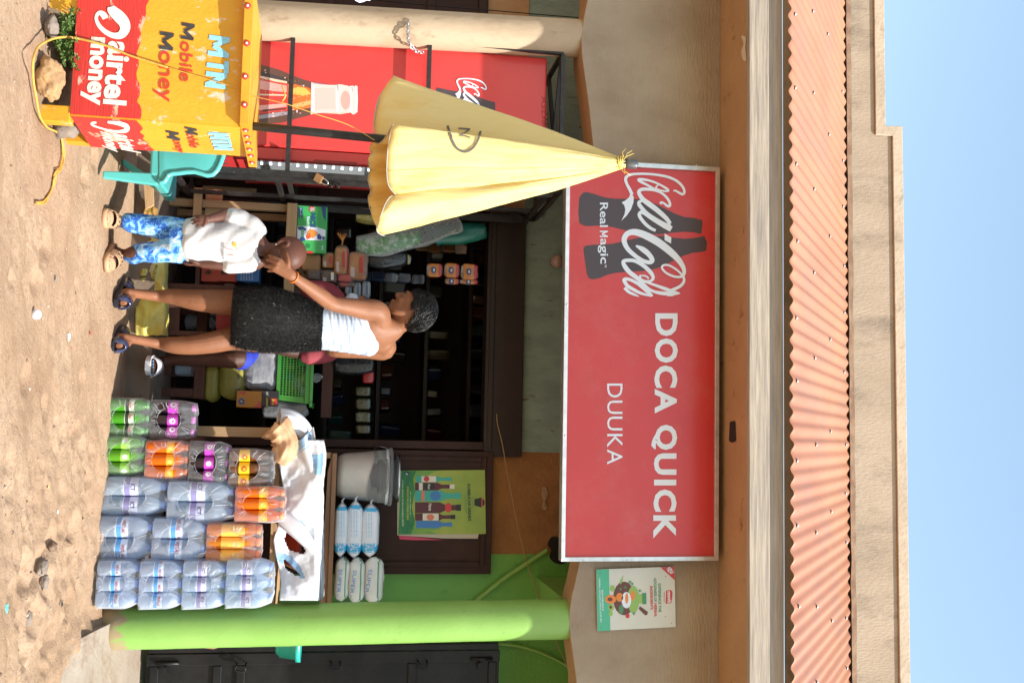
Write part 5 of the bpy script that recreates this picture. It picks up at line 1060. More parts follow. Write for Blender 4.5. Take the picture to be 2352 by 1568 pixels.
salt = mat("salt_bag", (.74, .76, .78, 1), (.68, .70, .73, 1), rough=.35, scale=6, coat=.3, bump=.001, bscale=30); sbl = paint("salt_blue", (.05, .40, .68, 1), .35, coat=.3); sgr = paint("thread_green", (.08, .30, .16, 1)); sbt = paint("super_blue", (.08, .22, .50, 1)); flb = mat("flour_bag", (.72, .71, .66, 1), (.64, .63, .58, 1), rough=.6, scale=7, bump=.0015, bscale=60)
saltg = "salt bags stacked on the shelf"; flg = "flour bags stacked on the shelf"
for k_, (v0, v1, u0, u1, lb) in enumerate([(769, 798, 1155, 1280, "blue and white salt bag at the bottom of the salt stack"), (798, 832, 1150, 1283, "blue and white salt bag in the middle of the salt stack"), (832, 870, 1158, 1280, "blue and white salt bag on top of the salt stack")]):
    a_, b_ = P(u0, v0, YSh+.03), P(u1, v1, YSh+.03); c = Vector(((a_.x+b_.x)/2, YSh+.10, (a_.z+b_.z)/2)); ha = (b_.x-a_.x)/2; hh = (b_.z-a_.z)/2
    mb = MB(); superq(mb, c, ha, .075, hh, salt, .6, .4, 0, .003, 40, 18, lambda q: sbl if (.52*ha < q.x < .80*ha or -.86*ha < q.x < -.74*ha) and abs(q.z) > -1 else salt, pinch=.75, seed=k_*3.3)
    pb = Plane((0, YSh+.020, 0), (0, -1, 0)); w_ = u1-u0
    text(mb, "SALT", pb, (u0+w_*.74, v0+7), (u0+w_*.9, v0+7), (v1-v0)*.5, salt, .007, .0)
    for r_ in range(3): text(mb, "IODATED TABLE SALT NET 1KG", pb, (u0+w_*.16, v0+8+r_*6), (u0+w_*.62, v0+8+r_*6), 2.6, sbl, .006, .0)
    e_ = Vector((c.x-ha-.012, c.y-.01, c.z)); mb.tube([Vector((c.x-ha*.92, c.y, c.z)), e_, e_+Vector((-.012, -.01, .012))], [.01, .005, .002], salt, 6)
    e_ = Vector((c.x+ha*.95, c.y, c.z)); mb.tube([e_, e_+Vector((.012, -.01, .004))], [.012, .004], salt, 6)
    tag(mb.build("salt_bag"), lb, "salt bag", saltg)
for k_, (v0, v1, u0, u1, lb) in enumerate([(769, 802, 1282, 1384, "white flour bag with blue lettering at the bottom of its stack"), (802, 838, 1284, 1386, "white flour bag with blue lettering in the middle of its stack"), (838, 880, 1282, 1388, "white flour bag with blue lettering on top of its stack")]):
    a_, b_ = P(u0, v0, YSh+.03), P(u1, v1, YSh+.03); c = Vector(((a_.x+b_.x)/2, YSh+.10, (a_.z+b_.z)/2)); ha = (b_.x-a_.x)/2; hh = (b_.z-a_.z)/2
    mb = MB(); superq(mb, c, ha, .075, hh, flb, .6, .4, rnd(-.08, .08), .010, 44, 20, lambda q: sgr if abs(q.z-hh*.45) < hh*.07 or abs(q.z-hh*.25) < hh*.05 else flb, pinch=.55, seed=k_*5.1)
    pb = Plane((0, YSh+.018, 0), (0, -1, 0)); text(mb, "SUPER", pb, (u0+24, v0+9), (u0+78, v0+4-k_*2), 8.5, sbt, .008, .0); text(mb, "No.1", pb, (u0+82, v0+4-k_*2), (u0+94, v0+3-k_*2), 5, sbt, .008, .0)
    tag(mb.build("flour_bag"), lb, "flour bag", flg)
# --- things beyond the green column
mb = MB(); q = P(1455, 662, 5.42); mb.lathe([(.085, 0), (.098, .02), (.112, P(1455, 706, 5.42).z-q.z), (.130, P(1455, 708, 5.42).z-q.z), (.130, P(1455, 719, 5.42).z-q.z), (.122, P(1455, 719, 5.42).z-q.z), (.105, .02)], mat("teal_plastic", (.03, .45, .36, 1), rough=.35, coat=.2), 36, (P(1462, 690, 5.42).x, 5.44, tt+.002)); tag(mb.build("basin"), "teal plastic basin showing behind the green column", "basin")
CRT = thing("wooden_crate", (P(1440, 340, 5.4).x, 5.42, .12), "broken pale wooden crate standing behind the green column", "crate"); xe = P(1480, 420, 5.36).x
for k_, (v0, v1, e_) in enumerate([(335, 372, 1484), (376, 420, 1479), (424, 462, 1482), (466, 520, 1486)]):
    a_, b_ = P(1400, v0, 5.36), P(e_, v1, 5.36); mb = MB(); mb.prism([Vector((a_.x, 5.36, max(a_.z, .11))), Vector((b_.x, 5.36, max(a_.z, .11))), Vector((b_.x+.008, 5.36, a_.z*.5+b_.z*.5)), Vector((b_.x-.012, 5.36, b_.z)), Vector((a_.x, 5.36, b_.z))], (0, .018, 0), paleW); mb.build("board", CRT)
mb = MB(); mb.box((xe-.05, 5.379, .12), (xe-.012, 5.41, P(1480, 515, 5.36).z), paleWz); mb.build("post", CRT)
mb = MB(); mb.box((xe-.05, 5.60, .12), (xe-.012, 5.64, P(1480, 515, 5.36).z), paleWz); mb.build("post", CRT)
# --- wires and conduit on the wall
wm = mat("thin_wire", (.34, .22, .11, 1), rough=.6); mb = MB()
mb.tube(catmull([P(950, 1141, YW-.05), P(975, 1143, YW-.06), P(1020, 1154, YW-.07), P(1080, 1164, YW-.08), P(1150, 1178, YW-.08), P(1220, 1192, YW-.08), P(1290, 1210, YW-.09), P(1378, 1238, YW-.1), P(1430, 1258, YW-.1), P(1500, 1290, YW-.1), P(1530, 1303, YW-.08)], 6), .0032, wm, 6); tag(mb.build("wire"), "thin brown wire sagging across the wall above the shutter", "wire")
mb = MB(); mb.tube(catmull([P(1400, 1070, YW-.02), P(1370, 1105, YW-.02), P(1330, 1155, YW-.02), P(1290, 1215, YW-.02), P(1262, 1258, YW-.02)], 6), .014, green, 10); tag(mb.build("conduit_pipe"), "green painted conduit slanting up to the dark hole by the shutter top", "pipe")
mb = MB(); mb.tube(catmull([P(1497, 950, YW-.02), P(1475, 975, YW-.02), P(1430, 1025, YW-.02), P(1400, 1070, YW-.02)], 6), .012, green, 10); mb.tube(catmull([P(1505, 1060, YW-.02), P(1480, 1090, YW-.02), P(1478, 1150, YW-.02), P(1490, 1220, YW-.02), P(1520, 1290, YW-.02), P(1545, 1320, YW-.02)], 6), .009, green, 10); tag(mb.build("conduit_pipe"), "green painted conduits curving behind the top of the green column", "pipe")
mb = MB(); blob(mb, FR(YW-.004), [(1240, 1290), (1232, 1268), (1250, 1258), (1262, 1266), (1278, 1262), (1292, 1275), (1290, 1300)], paint("wall_hole_dark", (.012, .009, .007, 1), .9)); tag(mb.build("wall_hole"), "dark broken hole in the orange wall below the sign", "hole")
ps = mat("bare_plaster", (.42, .30, .18, 1), (.30, .2, .12, 1), rough=.9, scale=30, bump=.003)
mb = MB(); blob(mb, FR(YW-.006), [(1118, 1246), (1122, 1255), (1135, 1258), (1150, 1252), (1165, 1256), (1171, 1250), (1166, 1245), (1150, 1247), (1135, 1244)], ps); tag(mb.build("plaster_scar"), "pale chipped plaster scar on the orange wall", "plaster scar")
sof = Plane((0, 0, 3.029), (0, 0, -1)); mb = MB(); blob(mb, sof, [(84, 1702), (100, 1708), (118, 1703), (137, 1706), (139, 1714), (110, 1712), (86, 1713)], paint("peeled_paint", (.62, .54, .40, 1), .8)); tag(mb.build("peeled_patch"), "torn cream paint patch on the brown soffit", "paint patch")
mb = MB(); shape(mb, sof, [(968, 1676), (966, 1688), (1012, 1690), (1016, 1682), (1012, 1674)], paint("soffit_gap", (.02, .012, .01, 1), .9)); tag(mb.build("soffit_hole"), "small dark rectangular hole in the brown soffit", "hole")
mb = MB(); q = P(602, 1277, YW-.005); mb.lathe([(.040, 0), (.040, .03), (.034, .05), (.02, .062), (.002, .066)], mat("lamp_plastic", (.42, .28, .24, 1), rough=.2, coat=.5), 24, M=Matrix.Translation(q) @ Matrix.Rotation(R(90), 4, 'X')); tag(mb.build("wall_lamp"), "pinkish domed wall lamp under the edge of the red sign", "lamp")
bm_, n_, l_, p_ = newmat("lit_bulb"); p_.inputs["Base Color"].default_value = (.8, .8, .85, 1); p_.inputs["Emission Color"].default_value = (.9, .92, 1, 1); p_.inputs["Emission Strength"].default_value = 1.2
q = P(-6, 826, 5.5); BB = thing("hanging_bulb", q, "white bulb hanging beyond the cream column", "bulb"); mb = MB(); mb.lathe([(.002, -.03), (.02, -.024), (.03, 0), (.024, .022), (.014, .04), (.014, .06)], bm_, 20, q); mb.build("bulb", BB); mb = MB(); mb.tube(catmull([q+Vector((0, 0, .06)), q+Vector((.01, 0, .3)), q+Vector((0, 0, 2.2-.1))], 5), .003, blackm, 5); mb.build("flex", BB)
# ================================================================ people
class Body:
    def __init__(s): s.mb = MB(); s.d = mat("flesh_tmp", (.5, .5, .5, 1))
    def limb(s, pts, side=(1, 0, 0), n=16):
        """pts: (centre, half width along side, half depth)"""
        P_ = [Vector(p[0]) for p in pts]; side = Vector(side); ctl = [Vector((p[1], p[2], 0)) for p in pts]
        c = catmull(P_, 5); r = catmull(ctl, 5); rings = []
        for i, q in enumerate(c):
            d = (c[min(i+1, len(c)-1)]-c[max(i-1, 0)]).normalized(); x = (side-d*side.dot(d))
            if x.length < 1e-3: x = d.cross(Vector((0, 1, 0)))
            x.normalize(); y = d.cross(x)
            rings.append([q+x*math.cos(a)*max(.001, r[i].x)+y*math.sin(a)*max(.001, r[i].y) for a in [2*math.pi*k/n for k in range(n)]])
        d0 = (rings[0][0]-c[0]).length; c0 = (c[0]-c[1]).normalized(); c1 = (c[-1]-c[-2]).normalized()
        a0 = [p.lerp(c[0], .5)+c0*r[0].y*.7 for p in rings[0]]; a1 = [p.lerp(c[-1], .5)+c1*r[-1].y*.7 for p in rings[-1]]
        s.mb.loft([a0]+rings+[a1], s.d)
    def ball(s, c, rx, ry, rz, M=None, n=20, m=12):
        c = Vector(c); g = []
        for j in range(m+1):
            ph = -math.pi/2+math.pi*(j*.98+.01*m)/m; g.append([c+((M @ q) if M is not None else q) for q in [Vector((rx*math.cos(ph)*math.cos(t), ry*math.cos(ph)*math.sin(t), rz*math.sin(ph))) for t in [2*math.pi*k/n for k in range(n)]]])
        s.mb.loft(g, s.d)
    def finish(s, name, mt, voxel, it=5, parent=None, loc=None, fac=.5):
        o = s.mb.build(name, parent, loc); r = o.modifiers.new("r", 'REMESH'); r.mode = 'VOXEL'; r.voxel_size = voxel; r.use_smooth_shade = True
        sm = o.modifiers.new("s", 'SMOOTH'); sm.factor = fac; sm.iterations = it
        bpy.context.view_layer.update()
        me = bpy.data.meshes.new_from_object(o.evaluated_get(bpy.context.evaluated_depsgraph_get())); o.modifiers.clear(); o.data = me; me.name = name
        me.materials.clear(); me.materials.append(mt)
        for p_ in me.polygons: p_.use_smooth = True; p_.material_index = 0
        return o
def skin(name, c, c2): return mat(name, c, c2, rough=.53, scale=9, cut=(.35, .7), bump=.0012, bscale=150, coat=.0, spec=.35, c3=tuple(x*.72 for x in c[:3])+(1,), scale3=26, cut3=(.56, .7))
skW = skin("skin_brown", (.27, .115, .058, 1), (.22, .09, .045, 1)); skC = skin("skin_dark_brown", (.115, .046, .030, 1), (.095, .037, .024, 1)); skS = skin("skin_deep_brown", (.07, .028, .018, 1), (.06, .022, .014, 1))
def hand(b, wrist, knuck, tips, thumb, r, back, curl=.012):
    """palm from the wrist to four knuckles, four fingers, and a thumb given by three points"""
    mid = sum((Vector(k) for k in knuck), Vector())/4; side = (Vector(knuck[3])-Vector(knuck[0])); hw = side.length/2+r*.9
    b.limb([(wrist, r*2.6, r*2.1), (Vector(wrist).lerp(mid, .45), hw*.85, r*1.9), (mid, hw, r*1.5), (mid+(mid-Vector(wrist)).normalized()*r*.8, hw*.9, r*1.2)], side)
    for i, (k, t) in enumerate(zip(knuck, tips)):
        k, t = Vector(k), Vector(t); m_ = k.lerp(t, .45)+Vector(back)*curl; m2 = k.lerp(t, .78)+Vector(back)*curl*.6; w = (1, 1.05, 1, .86)[i]
        b.limb([(k-(t-k)*.15, r*w, r*w), (m_, r*.95*w, r*.95*w), (m2, r*.86*w, r*.86*w), (t, r*.68*w, r*.68*w)], side, 10)
    b.limb([(thumb[0], r*1.7, r*1.5), (thumb[1], r*1.15, r*1.1), (thumb[2], r*.8, r*.75)], side, 10)
# ---------------------------------------------------------------- the standing woman
YW_ = 5.17
def W(u, v, dy=0): return P(u, v, YW_+dy)
fW = Vector((-.81, .59, 0)); rW = Vector((.59, .81, 0)); PXW = .00226
footL, footR = PZ(684, 283, 0.03), PZ(786, 274, 0.03)
WO = thing("person", (W(735, 600).x, YW_, 0), "person in a black fuzzy skirt and white tube top reaching out to the child's face", "person")
b = Body(); k = PXW
b.limb([(W(735, 585), .165, .115), (W(737, 640), .165, .12), (W(746, 700), .140, .100), (W(753, 745), .122, .088), (W(757, 790), .130, .096), (W(759, 835), .142, .102), (W(760, 868), .142, .088), (W(757, 897), .085, .062), (W(752, 915), .048, .048)], rW, 24)
b.ball(W(710, 820, -.06), .055, .055, .055); b.ball(W(702, 822, .07), .055, .055, .055)          # bust
b.ball(W(754, 868, .0)+rW*.07-fW*.045, .065, .045, .08, Matrix.Rotation(R(54), 3, 'Z'))   # shoulder blades
hips = ((698, 590, -.06), (770, 585, .05))
b.limb([(W(*hips[0]), .088, .088), (W(696, 538, -.03), .068, .072), (W(693, 494, -.02), .062, .064), (W(690, 462, -.02), .056, .060), (W(686, 430, -.01), .049, .056), (W(681, 396, 0), .040, .046), (W(679, 352, .0), .027, .032), (Vector((W(682, 310, 0).x, footL.y-.005, W(682, 310).z)), .0225, .026), (Vector((W(684, 292).x, footL.y, .045)), .027, .032)], (1, 0, 0))
b.limb([(W(*hips[1]), .088, .088), (W(777, 532, .03), .062, .068), (W(785, 494, .01), .056, .060), (W(791, 457, 0), .050, .056), (W(793, 430, .0), .047, .054), (W(792, 396, .0), .042, .047), (W(787, 355, 0), .027, .032), (Vector((W(783, 305).x, footR.y-.005, W(783, 305).z)), .022, .026), (Vector((W(784, 285).x, footR.y, .045)), .027, .032)], (1, 0, 0))
fdL = Vector((-.50, .866, 0)); fdR = Vector((-.34, .94, 0))
for ft, fd in ((footL, fdL), (footR, fdR)):
    sd_ = Vector((fd.y, -fd.x, 0)); c = Vector((ft.x, ft.y, 0))
    b.limb([(c-fd*.045+Vector((0, 0, .045)), .030, .032), (c+fd*.02+Vector((0, 0, .052)), .030, .034), (c+fd*.09+Vector((0, 0, .040)), .038, .022), (c+fd*.135+Vector((0, 0, .034)), .042, .016), (c+fd*.175+Vector((0, 0, .03)), .035, .011)], sd_)
    for t_ in range(5): b.limb([(c+fd*.16+sd_*(.03-.015*t_)+Vector((0, 0, .031)), .009, .009), (c+fd*(.195-.007*t_)+sd_*(.032-.0155*t_)+Vector((0, 0, .027)), .0075, .0075)], sd_, 8)
# left arm to the child, right arm hanging and bent in front of her
sh_, el_, wr_ = W(716, 866, -.12), W(697, 763, -.25), P(634, 671, 4.70)
b.limb([(W(745, 872, -.05), .060, .060), (sh_, .058, .060), (sh_.lerp(el_, .3), .052, .050), (sh_.lerp(el_, .65), .043, .042), (el_, .037, .038), (el_.lerp(wr_, .28), .0385, .037), (el_.lerp(wr_, .65), .030, .028), (wr_, .0225, .020)], (1, 0, 0))
YHd = 4.685; hp_ = lambda u, v, dy=0: P(u, v, YHd+dy)
hand(b, wr_, [hp_(597, 643), hp_(604, 636, -.008), hp_(613, 632, -.006), hp_(622, 633, .004)], [hp_(587, 617, .018), hp_(597, 613, .022), hp_(612, 607, .03), hp_(623, 615, .035)], [hp_(621, 660, .006), hp_(601, 662, .0), hp_(581, 658, .01)], .0098, (0, -1, 0), .008)
shR, elR, wrR = W(803, 884, .12), W(805, 772, .10), W(770, 712, .26)
b.limb([(W(775, 878, .06), .058, .056), (shR, .054, .056), (shR.lerp(elR, .4), .045, .046), (elR, .036, .038), (elR.lerp(wrR, .35), .036, .035), (wrR, .022, .020)], (1, 0, 0))
hand(b, wrR, [wrR+Vector((-.07, .02, -.03+.018*i)) for i in range(4)], [wrR+Vector((-.14, .03, -.035+.018*i)) for i in range(4)], [wrR+Vector((-.02, 0, .03)), wrR+Vector((-.05, 0, .045)), wrR+Vector((-.08, .0, .045))], .008, (0, -1, 0))
# head, bent forward toward the child
hC = W(711, 948, -.02); fH = Vector((-.83, .10, -.55)).normalized(); uH = Vector((-.55, .03, .83)); uH = (uH-fH*uH.dot(fH)).normalized(); sH = uH.cross(fH)      # sH: her left
def HW(f, s, u): return hC+fH*f+sH*s+uH*u
MH = Matrix((fH, sH, uH)).transposed()
b.limb([(W(757, 893, .0), .058, .056), (W(750, 908), .048, .05), (W(741, 925, -.01), .046, .05), (HW(-.03, 0, -.05), .05, .05)], rW)
b.ball(hC, .094, .074, .098, MH); b.ball(HW(.03, 0, -.045), .060, .060, .062, MH); b.ball(HW(.052, 0, -.085), .032, .040, .030, MH); b.ball(HW(.066, 0, -.108), .016, .020, .014, MH)
b.limb([(HW(-.01, .052, -.045), .018, .018), (HW(.03, .046, -.085), .018, .018), (HW(.065, .012, -.108), .014, .014)], fH); b.limb([(HW(-.01, -.052, -.045), .018, .018), (HW(.03, -.046, -.085), .018, .018), (HW(.065, -.012, -.108), .014, .014)], fH)
b.limb([(HW(.088, 0, .022), .010, .008), (HW(.098, 0, -.004), .010, .010), (HW(.108, 0, -.026), .015, .012), (HW(.100, 0, -.037), .016, .008)], sH, 10); b.ball(HW(.094, .013, -.033), .010, .009, .008, MH); b.ball(HW(.094, -.013, -.033), .010, .009, .008, MH)
b.ball(HW(.089, 0, -.060), .013, .022, .008, MH); b.ball(HW(.085, 0, -.074), .013, .020, .009, MH); b.ball(HW(.062, .036, -.032), .024, .022, .022, MH); b.ball(HW(.062, -.036, -.032), .024, .022, .022, MH)
b.limb([(HW(.078, .044, .022), .009, .009), (HW(.090, .018, .024), .009, .009), (HW(.090, -.018, .024), .009, .009), (HW(.078, -.044, .022), .009, .009)], uH, 8)
for s_ in (1, -1):
    b.limb([(HW(-.004, .066*s_, -.038), .007, .005), (HW(-.014, .078*s_, -.022), .009, .006), (HW(-.022, .082*s_, .004), .011, .006), (HW(-.008, .080*s_, .016), .010, .006), (HW(.004, .074*s_, .006), .007, .005), (HW(.002, .070*s_, -.012), .006, .004)], fH, 8)
bodyW = b.finish("body", skW, .0042, 9, WO, WL[WO.name])
eyew = paint("eye_white", (.20, .16, .13, 1), .5); eyeb = paint("eye_brown", (.02, .01, .008, 1), .15)
def eye(parent, c, f, r_):
    mb = MB(); M = Matrix.Translation(c) @ Vector(f).to_track_quat('Z', 'Y').to_matrix().to_4x4()
    mb.lathe([(r_*math.cos(a), r_*math.sin(a)) for a in [R(x) for x in (-80, -50, -20, 10, 40, 60)]], eyew, 14, M=M); mb.lathe([(r_*math.cos(a)*1.01, r_*math.sin(a)*1.01) for a in [R(x) for x in (58, 75, 89)]], eyeb, 12, M=M); mb.build("eye", parent)
for s_ in (1, -1): eye(WO, HW(.0800, .029*s_, .001), fH+sH*.25*s_, .0100)
mb = MB()
for s_ in (1, -1): mb.tube([HW(.088, .015*s_, .021), HW(.092, .03*s_, .028), HW(.082, .046*s_, .022)], [.002, .003, .0012], paint("brow", (.008, .005, .004, 1), .6), 6); mb.tube([HW(.0935, .018*s_, .006), HW(.0935, .030*s_, .0105), HW(.084, .042*s_, .004)], [.001, .0018, .001], paint("lash", (.006, .004, .004, 1), .6), 6)
mb.build("eyebrows", WO)
lip = mat("lips", (.20, .06, .05, 1), rough=.4, coat=.3); 
# hair: a close cap and a few hundred strands combed from the crown
hairm = mat("black_hair", (.0045, .004, .0045, 1), (.008, .0075, .008, 1), rough=.36, scale=40, spec=.38, coat=.0)
mb = MB(); g = []
for j in range(13):
    ph = R(-35+125*j/12); rg = []
    for i in range(28):
        t = 2*math.pi*i/28; q = Vector((math.cos(ph)*math.cos(t), math.cos(ph)*math.sin(t), math.sin(ph)))
        drop = 0
        f_, s_, u_ = q.x*.104-.012, q.y*.086, q.z*.110+.010
        if f_ > .02: u_ = max(u_, .022+.35*(f_-.02)); f_ = min(f_, .088-.2*max(0, u_-.06))
        elif f_ > -.035: u_ = max(u_, -.012)
        g_ = HW(f_, s_, u_)+Vector((nz(f_*40, s_*40, u_*40), nz(s_*40, f_*40), nz(u_*40, f_*40)))*.003; rg.append(g_)
    g.append(rg)
mb.loft(g, hairm, cap=False); random.seed(5)
def scalp(t, ph, k):
    f_, s_, u_ = math.cos(ph)*math.cos(t)*.106*k-.012, math.cos(ph)*math.sin(t)*.088*k, math.sin(ph)*.112*k+.010; return Vector((f_, s_, u_))
for m_ in range(1150):      # short locks swept back and down from the brow, overlapping like shingles
    t = rnd(0, 2*math.pi); lo = 22 if math.cos(t) > .35 else (-6 if math.cos(t) > -.25 else -34); ph = R(rnd(lo+4, 88)); q = scalp(t, ph, 1.0); flow = Vector((-.75, .10*math.sin(m_), -.75)) if q.x > -.05 else Vector((-.15, .1*math.sin(m_*2), -1))
    if math.cos(t) > .55 and ph < R(55): flow = Vector((-.1, .9 if q.y > -.01 else -.9, -.45))
    pts = []; L = rnd(.035, .068); wv = rnd(0, 6.28); k_lift = rnd(1.0, 1.03)
    for i in range(7):
        n_ = Vector((q.x+.012, q.y*1.35, q.z-.01)).normalized(); tg = (flow-n_*flow.dot(n_)).normalized(); sd2 = n_.cross(tg); pts.append(q+n_*(.0035*math.sin(math.pi*min(1, i/5))+.004*(k_lift-1)*30)+sd2*.0035*math.sin(i*1.3+wv))
        q = q+tg*L/6; e_ = Vector(((q.x+.012)/.106, q.y/.088, (q.z-.010)/.112)).length; q = Vector(((q.x+.012)/e_-.012, q.y/e_, (q.z-.010)/e_+.010))
        if q.x > .06 and q.z < .028: break
    if len(pts) < 4: continue
    w_ = rnd(.0016, .0036); N_ = len(pts); mb.tube([HW(*p_) for p_ in pts], [w_*(.5+.6*math.sin(math.pi*(.15+.75*i_/(N_-1)))) if i_ < N_-1 else w_*.12 for i_ in range(N_)], hairm, 6, flat=.6)
mb.build("hair", WO)
# tube top
topm = mat("white_tube_top", (.60, .69, .82, 1), (.36, .48, .68, 1), rough=.7, scale=11, stretch=(1, 1, 11), cut=(.46, .60), bump=.003, bscale=9, bstretch=(1, 1, 8))
b = Body(); b.limb([(W(753, 738), .129, .095), (W(755, 765), .131, .098), (W(758, 800), .138, .104), (W(759, 826), .149, .110), (W(760, 838), .151, .112)], rW, 28)
b.ball(W(709, 822, -.06), .061, .061, .060); b.ball(W(700, 824, .07), .061, .061, .060)
o = b.finish("tube_top", topm, .005, 4, WO)
for v_ in o.data.vertices:      # gathers running round the body
    p_ = v_.co; a_ = math.atan2(p_.y, p_.x); h_ = p_.z*170+1.8*math.sin(a_*2)+1.2*nz(p_.x*9, p_.y*9, p_.z*5)
    d_ = Vector((p_.x, p_.y, 0)); v_.co = p_+d_.normalized()*(.0010*math.sin(h_)+.0010*math.sin(h_*1.7+a_*4+2*nz(p_.x*8, p_.y*8, p_.z*8)))+Vector((0, 0, .22*max(0, p_.z-.10)*p_.x/.15))
# fuzzy skirt
furm = mat("black_fuzzy_cloth", (.006, .006, .006, 1), (.012, .0115, .0115, 1), rough=.6, scale=60, spec=.25)
def oval(c, hw, hd, dz=0, n=48): return [c+rW*math.cos(a)*hw+fW*math.sin(a)*hd+Vector((0, 0, dz*math.cos(a))) for a in [2*math.pi*i/n for i in range(n)]]
SK = [(W(733, 535), .195, .135), (W(733, 570), .205, .145), (W(734, 610), .205, .148), (W(738, 650), .192, .142), (W(744, 690), .170, .126), (W(750, 720), .150, .110), (W(753, 742), .136, .101)]
rings = [oval(c+Vector((nz(i, 1)*.004, 0, 0)), hw*.94, hd*.94, -.010 if i < 2 else -.004) for i, (c, hw, hd) in enumerate(SK)]
mb = MB(); mb.loft([[p.lerp(SK[0][0], .5) for p in rings[0]]]+rings, furm, cap=False)
glint = mat("black_fuzz_glint", (.045, .045, .047, 1), rough=.4, spec=.5); random.seed(9)
for m_ in range(22000):
    j = rnd(0, len(rings)-1.001); jj = int(j); i = random.randrange(48); a_, b_ = rings[jj][i], rings[jj][(i+1) % 48]; c_o, d_o = rings[jj+1][i], rings[jj+1][(i+1) % 48]; s_, t_ = random.random(), j-jj
    q = a_.lerp(b_, s_).lerp(c_o.lerp(d_o, s_), t_); n_ = (q-SK[jj][0]); n_.z = 0; n_.normalize()
    L = rnd(.007, .018); dr = (n_*rnd(.35, .8)+Vector((rnd(-.6, .6), rnd(-.6, .6), rnd(-1.0, .35)))).normalized(); w_ = dr.cross(Vector((rnd(-1, 1), rnd(-1, 1), rnd(-1, 1)))).normalized()*rnd(.0005, .0010)
    e_ = q+dr*L; mb.add([q-w_, q+w_, e_+n_*.002], [(0, 1, 2)], glint if m_ % 11 == 0 else furm)
mb.build("skirt", WO)
# slip-on sandals with dark blue clear bands
bluev = mat("blue_vinyl", (.012, .018, .06, 1), (.05, .07, .16, 1), rough=.12, scale=30, coat=.8); sole = mat("dark_sole", (.015, .017, .03, 1), rough=.5)
for ft, fd in ((footL, fdL), (footR, fdR)):
    sd_ = Vector((fd.y, -fd.x, 0)); c = Vector((ft.x, ft.y, 0)); mb = MB()
    ol = [c+fd*x_+sd_*y_ for x_, y_ in [(-.075, -.02), (-.085, 0), (-.075, .02), (-.03, .034), (.05, .034), (.12, .046), (.175, .042), (.21, .018), (.21, -.018), (.175, -.042), (.12, -.046), (.05, -.034), (-.03, -.034)]]
    mb.prism([p+Vector((0, 0, .022)) for p in ol], (0, 0, -.018), sole)
    def arch(x_, hw, hh): return [c+fd*x_+sd_*hw*math.cos(a)+Vector((0, 0, .02+hh*math.sin(a))) for a in [math.pi*i/12 for i in range(13)]]
    for rs in ([arch(.05, .042, .052), arch(.09, .048, .046), (arch(.135, .05, .036))], [arch(-.075, .020, .055), arch(-.062, .036, .060), arch(-.035, .040, .062)]):
        mb.add([p for r_ in rs for p in r_], [(j*13+i, j*13+i+1, (j+1)*13+i+1, (j+1)*13+i) for j in range(2) for i in range(12)], bluev, True)
    mb.build("sandal", WO, solid=.003)
mb = MB(); d_ = (wr_-el_).normalized(); x_ = d_.cross(Vector((0, 1, 0))).normalized(); y_ = x_.cross(d_)
c_ = wr_-d_*.012; mb.tube([c_+x_*math.cos(a)*.0275+y_*math.sin(a)*.0255 for a in [2*math.pi*i/20 for i in range(21)]], .0032, mat("orange_band", (.9, .22, .03, 1), rough=.4), 6, cap=False); mb.build("bracelet", WO)
# ---------------------------------------------------------------- the child
YCd = 4.77
def K(u, v, dy=0): return P(u, v, YCd+dy)
CD = thing("person", (K(552, 300).x, YCd, 0), "small bald child in a white t-shirt, blue patterned trousers and tan clogs", "person")
fl, fr2 = PZ(505, 246, .0), PZ(583, 250, .0)
b = Body()
b.limb([(K(552, 425), .085, .062), (K(555, 470), .088, .066), (K(559, 530), .092, .064), (K(564, 575), .092, .060), (K(567, 597), .062, .050), (K(570, 612), .034, .036)], (1, 0, 0), 20)
b.limb([(K(528, 425), .048, .05), (K(520, 360, .0), .04, .042), (K(512, 310), .030, .034), (Vector((K(512, 285).x, fl.y+.01, .075)), .022, .026), (Vector((fl.x+.01, fl.y+.005, .035)), .024, .03)], (1, 0, 0))
b.limb([(K(578, 425), .048, .05), (K(580, 360), .04, .042), (K(580, 310), .030, .034), (Vector((K(578, 285).x, fr2.y+.01, .075)), .022, .026), (Vector((fr2.x-.005, fr2.y+.005, .035)), .024, .03)], (1, 0, 0))
cfl, cfr = Vector((.10, -.99, 0)).normalized(), Vector((.62, -.78, 0)).normalized()
for c, fd in ((fl, cfl), (fr2, cfr)):
    sd_ = Vector((fd.y, -fd.x, 0)); c = Vector((c.x, c.y, 0)); b.limb([(c-fd*.03+Vector((0, 0, .035)), .022, .022), (c+fd*.03+Vector((0, 0, .033)), .026, .020), (c+fd*.072+Vector((0, 0, .028)), .028, .012)], sd_)
    for t_ in range(5): b.limb([(c+fd*.065+sd_*(.022-.011*t_)+Vector((0, 0, .028)), .006, .006), (c+fd*(.088-.004*t_)+sd_*(.023-.0115*t_)+Vector((0, 0, .025)), .0055, .0055)], sd_, 8)
s0, e0_, w0_ = K(524, 590, .0), K(492, 527, -.01), K(503, 480, -.085)
b.limb([(K(545, 592), .036, .036), (s0, .034, .036), (e0_, .0265, .027), (e0_.lerp(w0_, .5), .024, .024), (w0_, .0185, .017)], (1, 0, 0))
hk = lambda u, v, dy=-.095: K(u, v, dy)
hand(b, w0_, [hk(496, 464), hk(503, 459, -.100), hk(510, 459, -.100), hk(516, 463, -.095)], [hk(497, 444, -.085), hk(506, 438, -.088), hk(515, 440, -.088), hk(521, 449, -.085)], [hk(500, 474), hk(512, 472, -.10), hk(521, 466, -.097)], .0062, (0, -1, 0), .006)
s1, e1_, w1_ = K(604, 588, .0), K(609, 525, .0), K(607, 462, -.02)
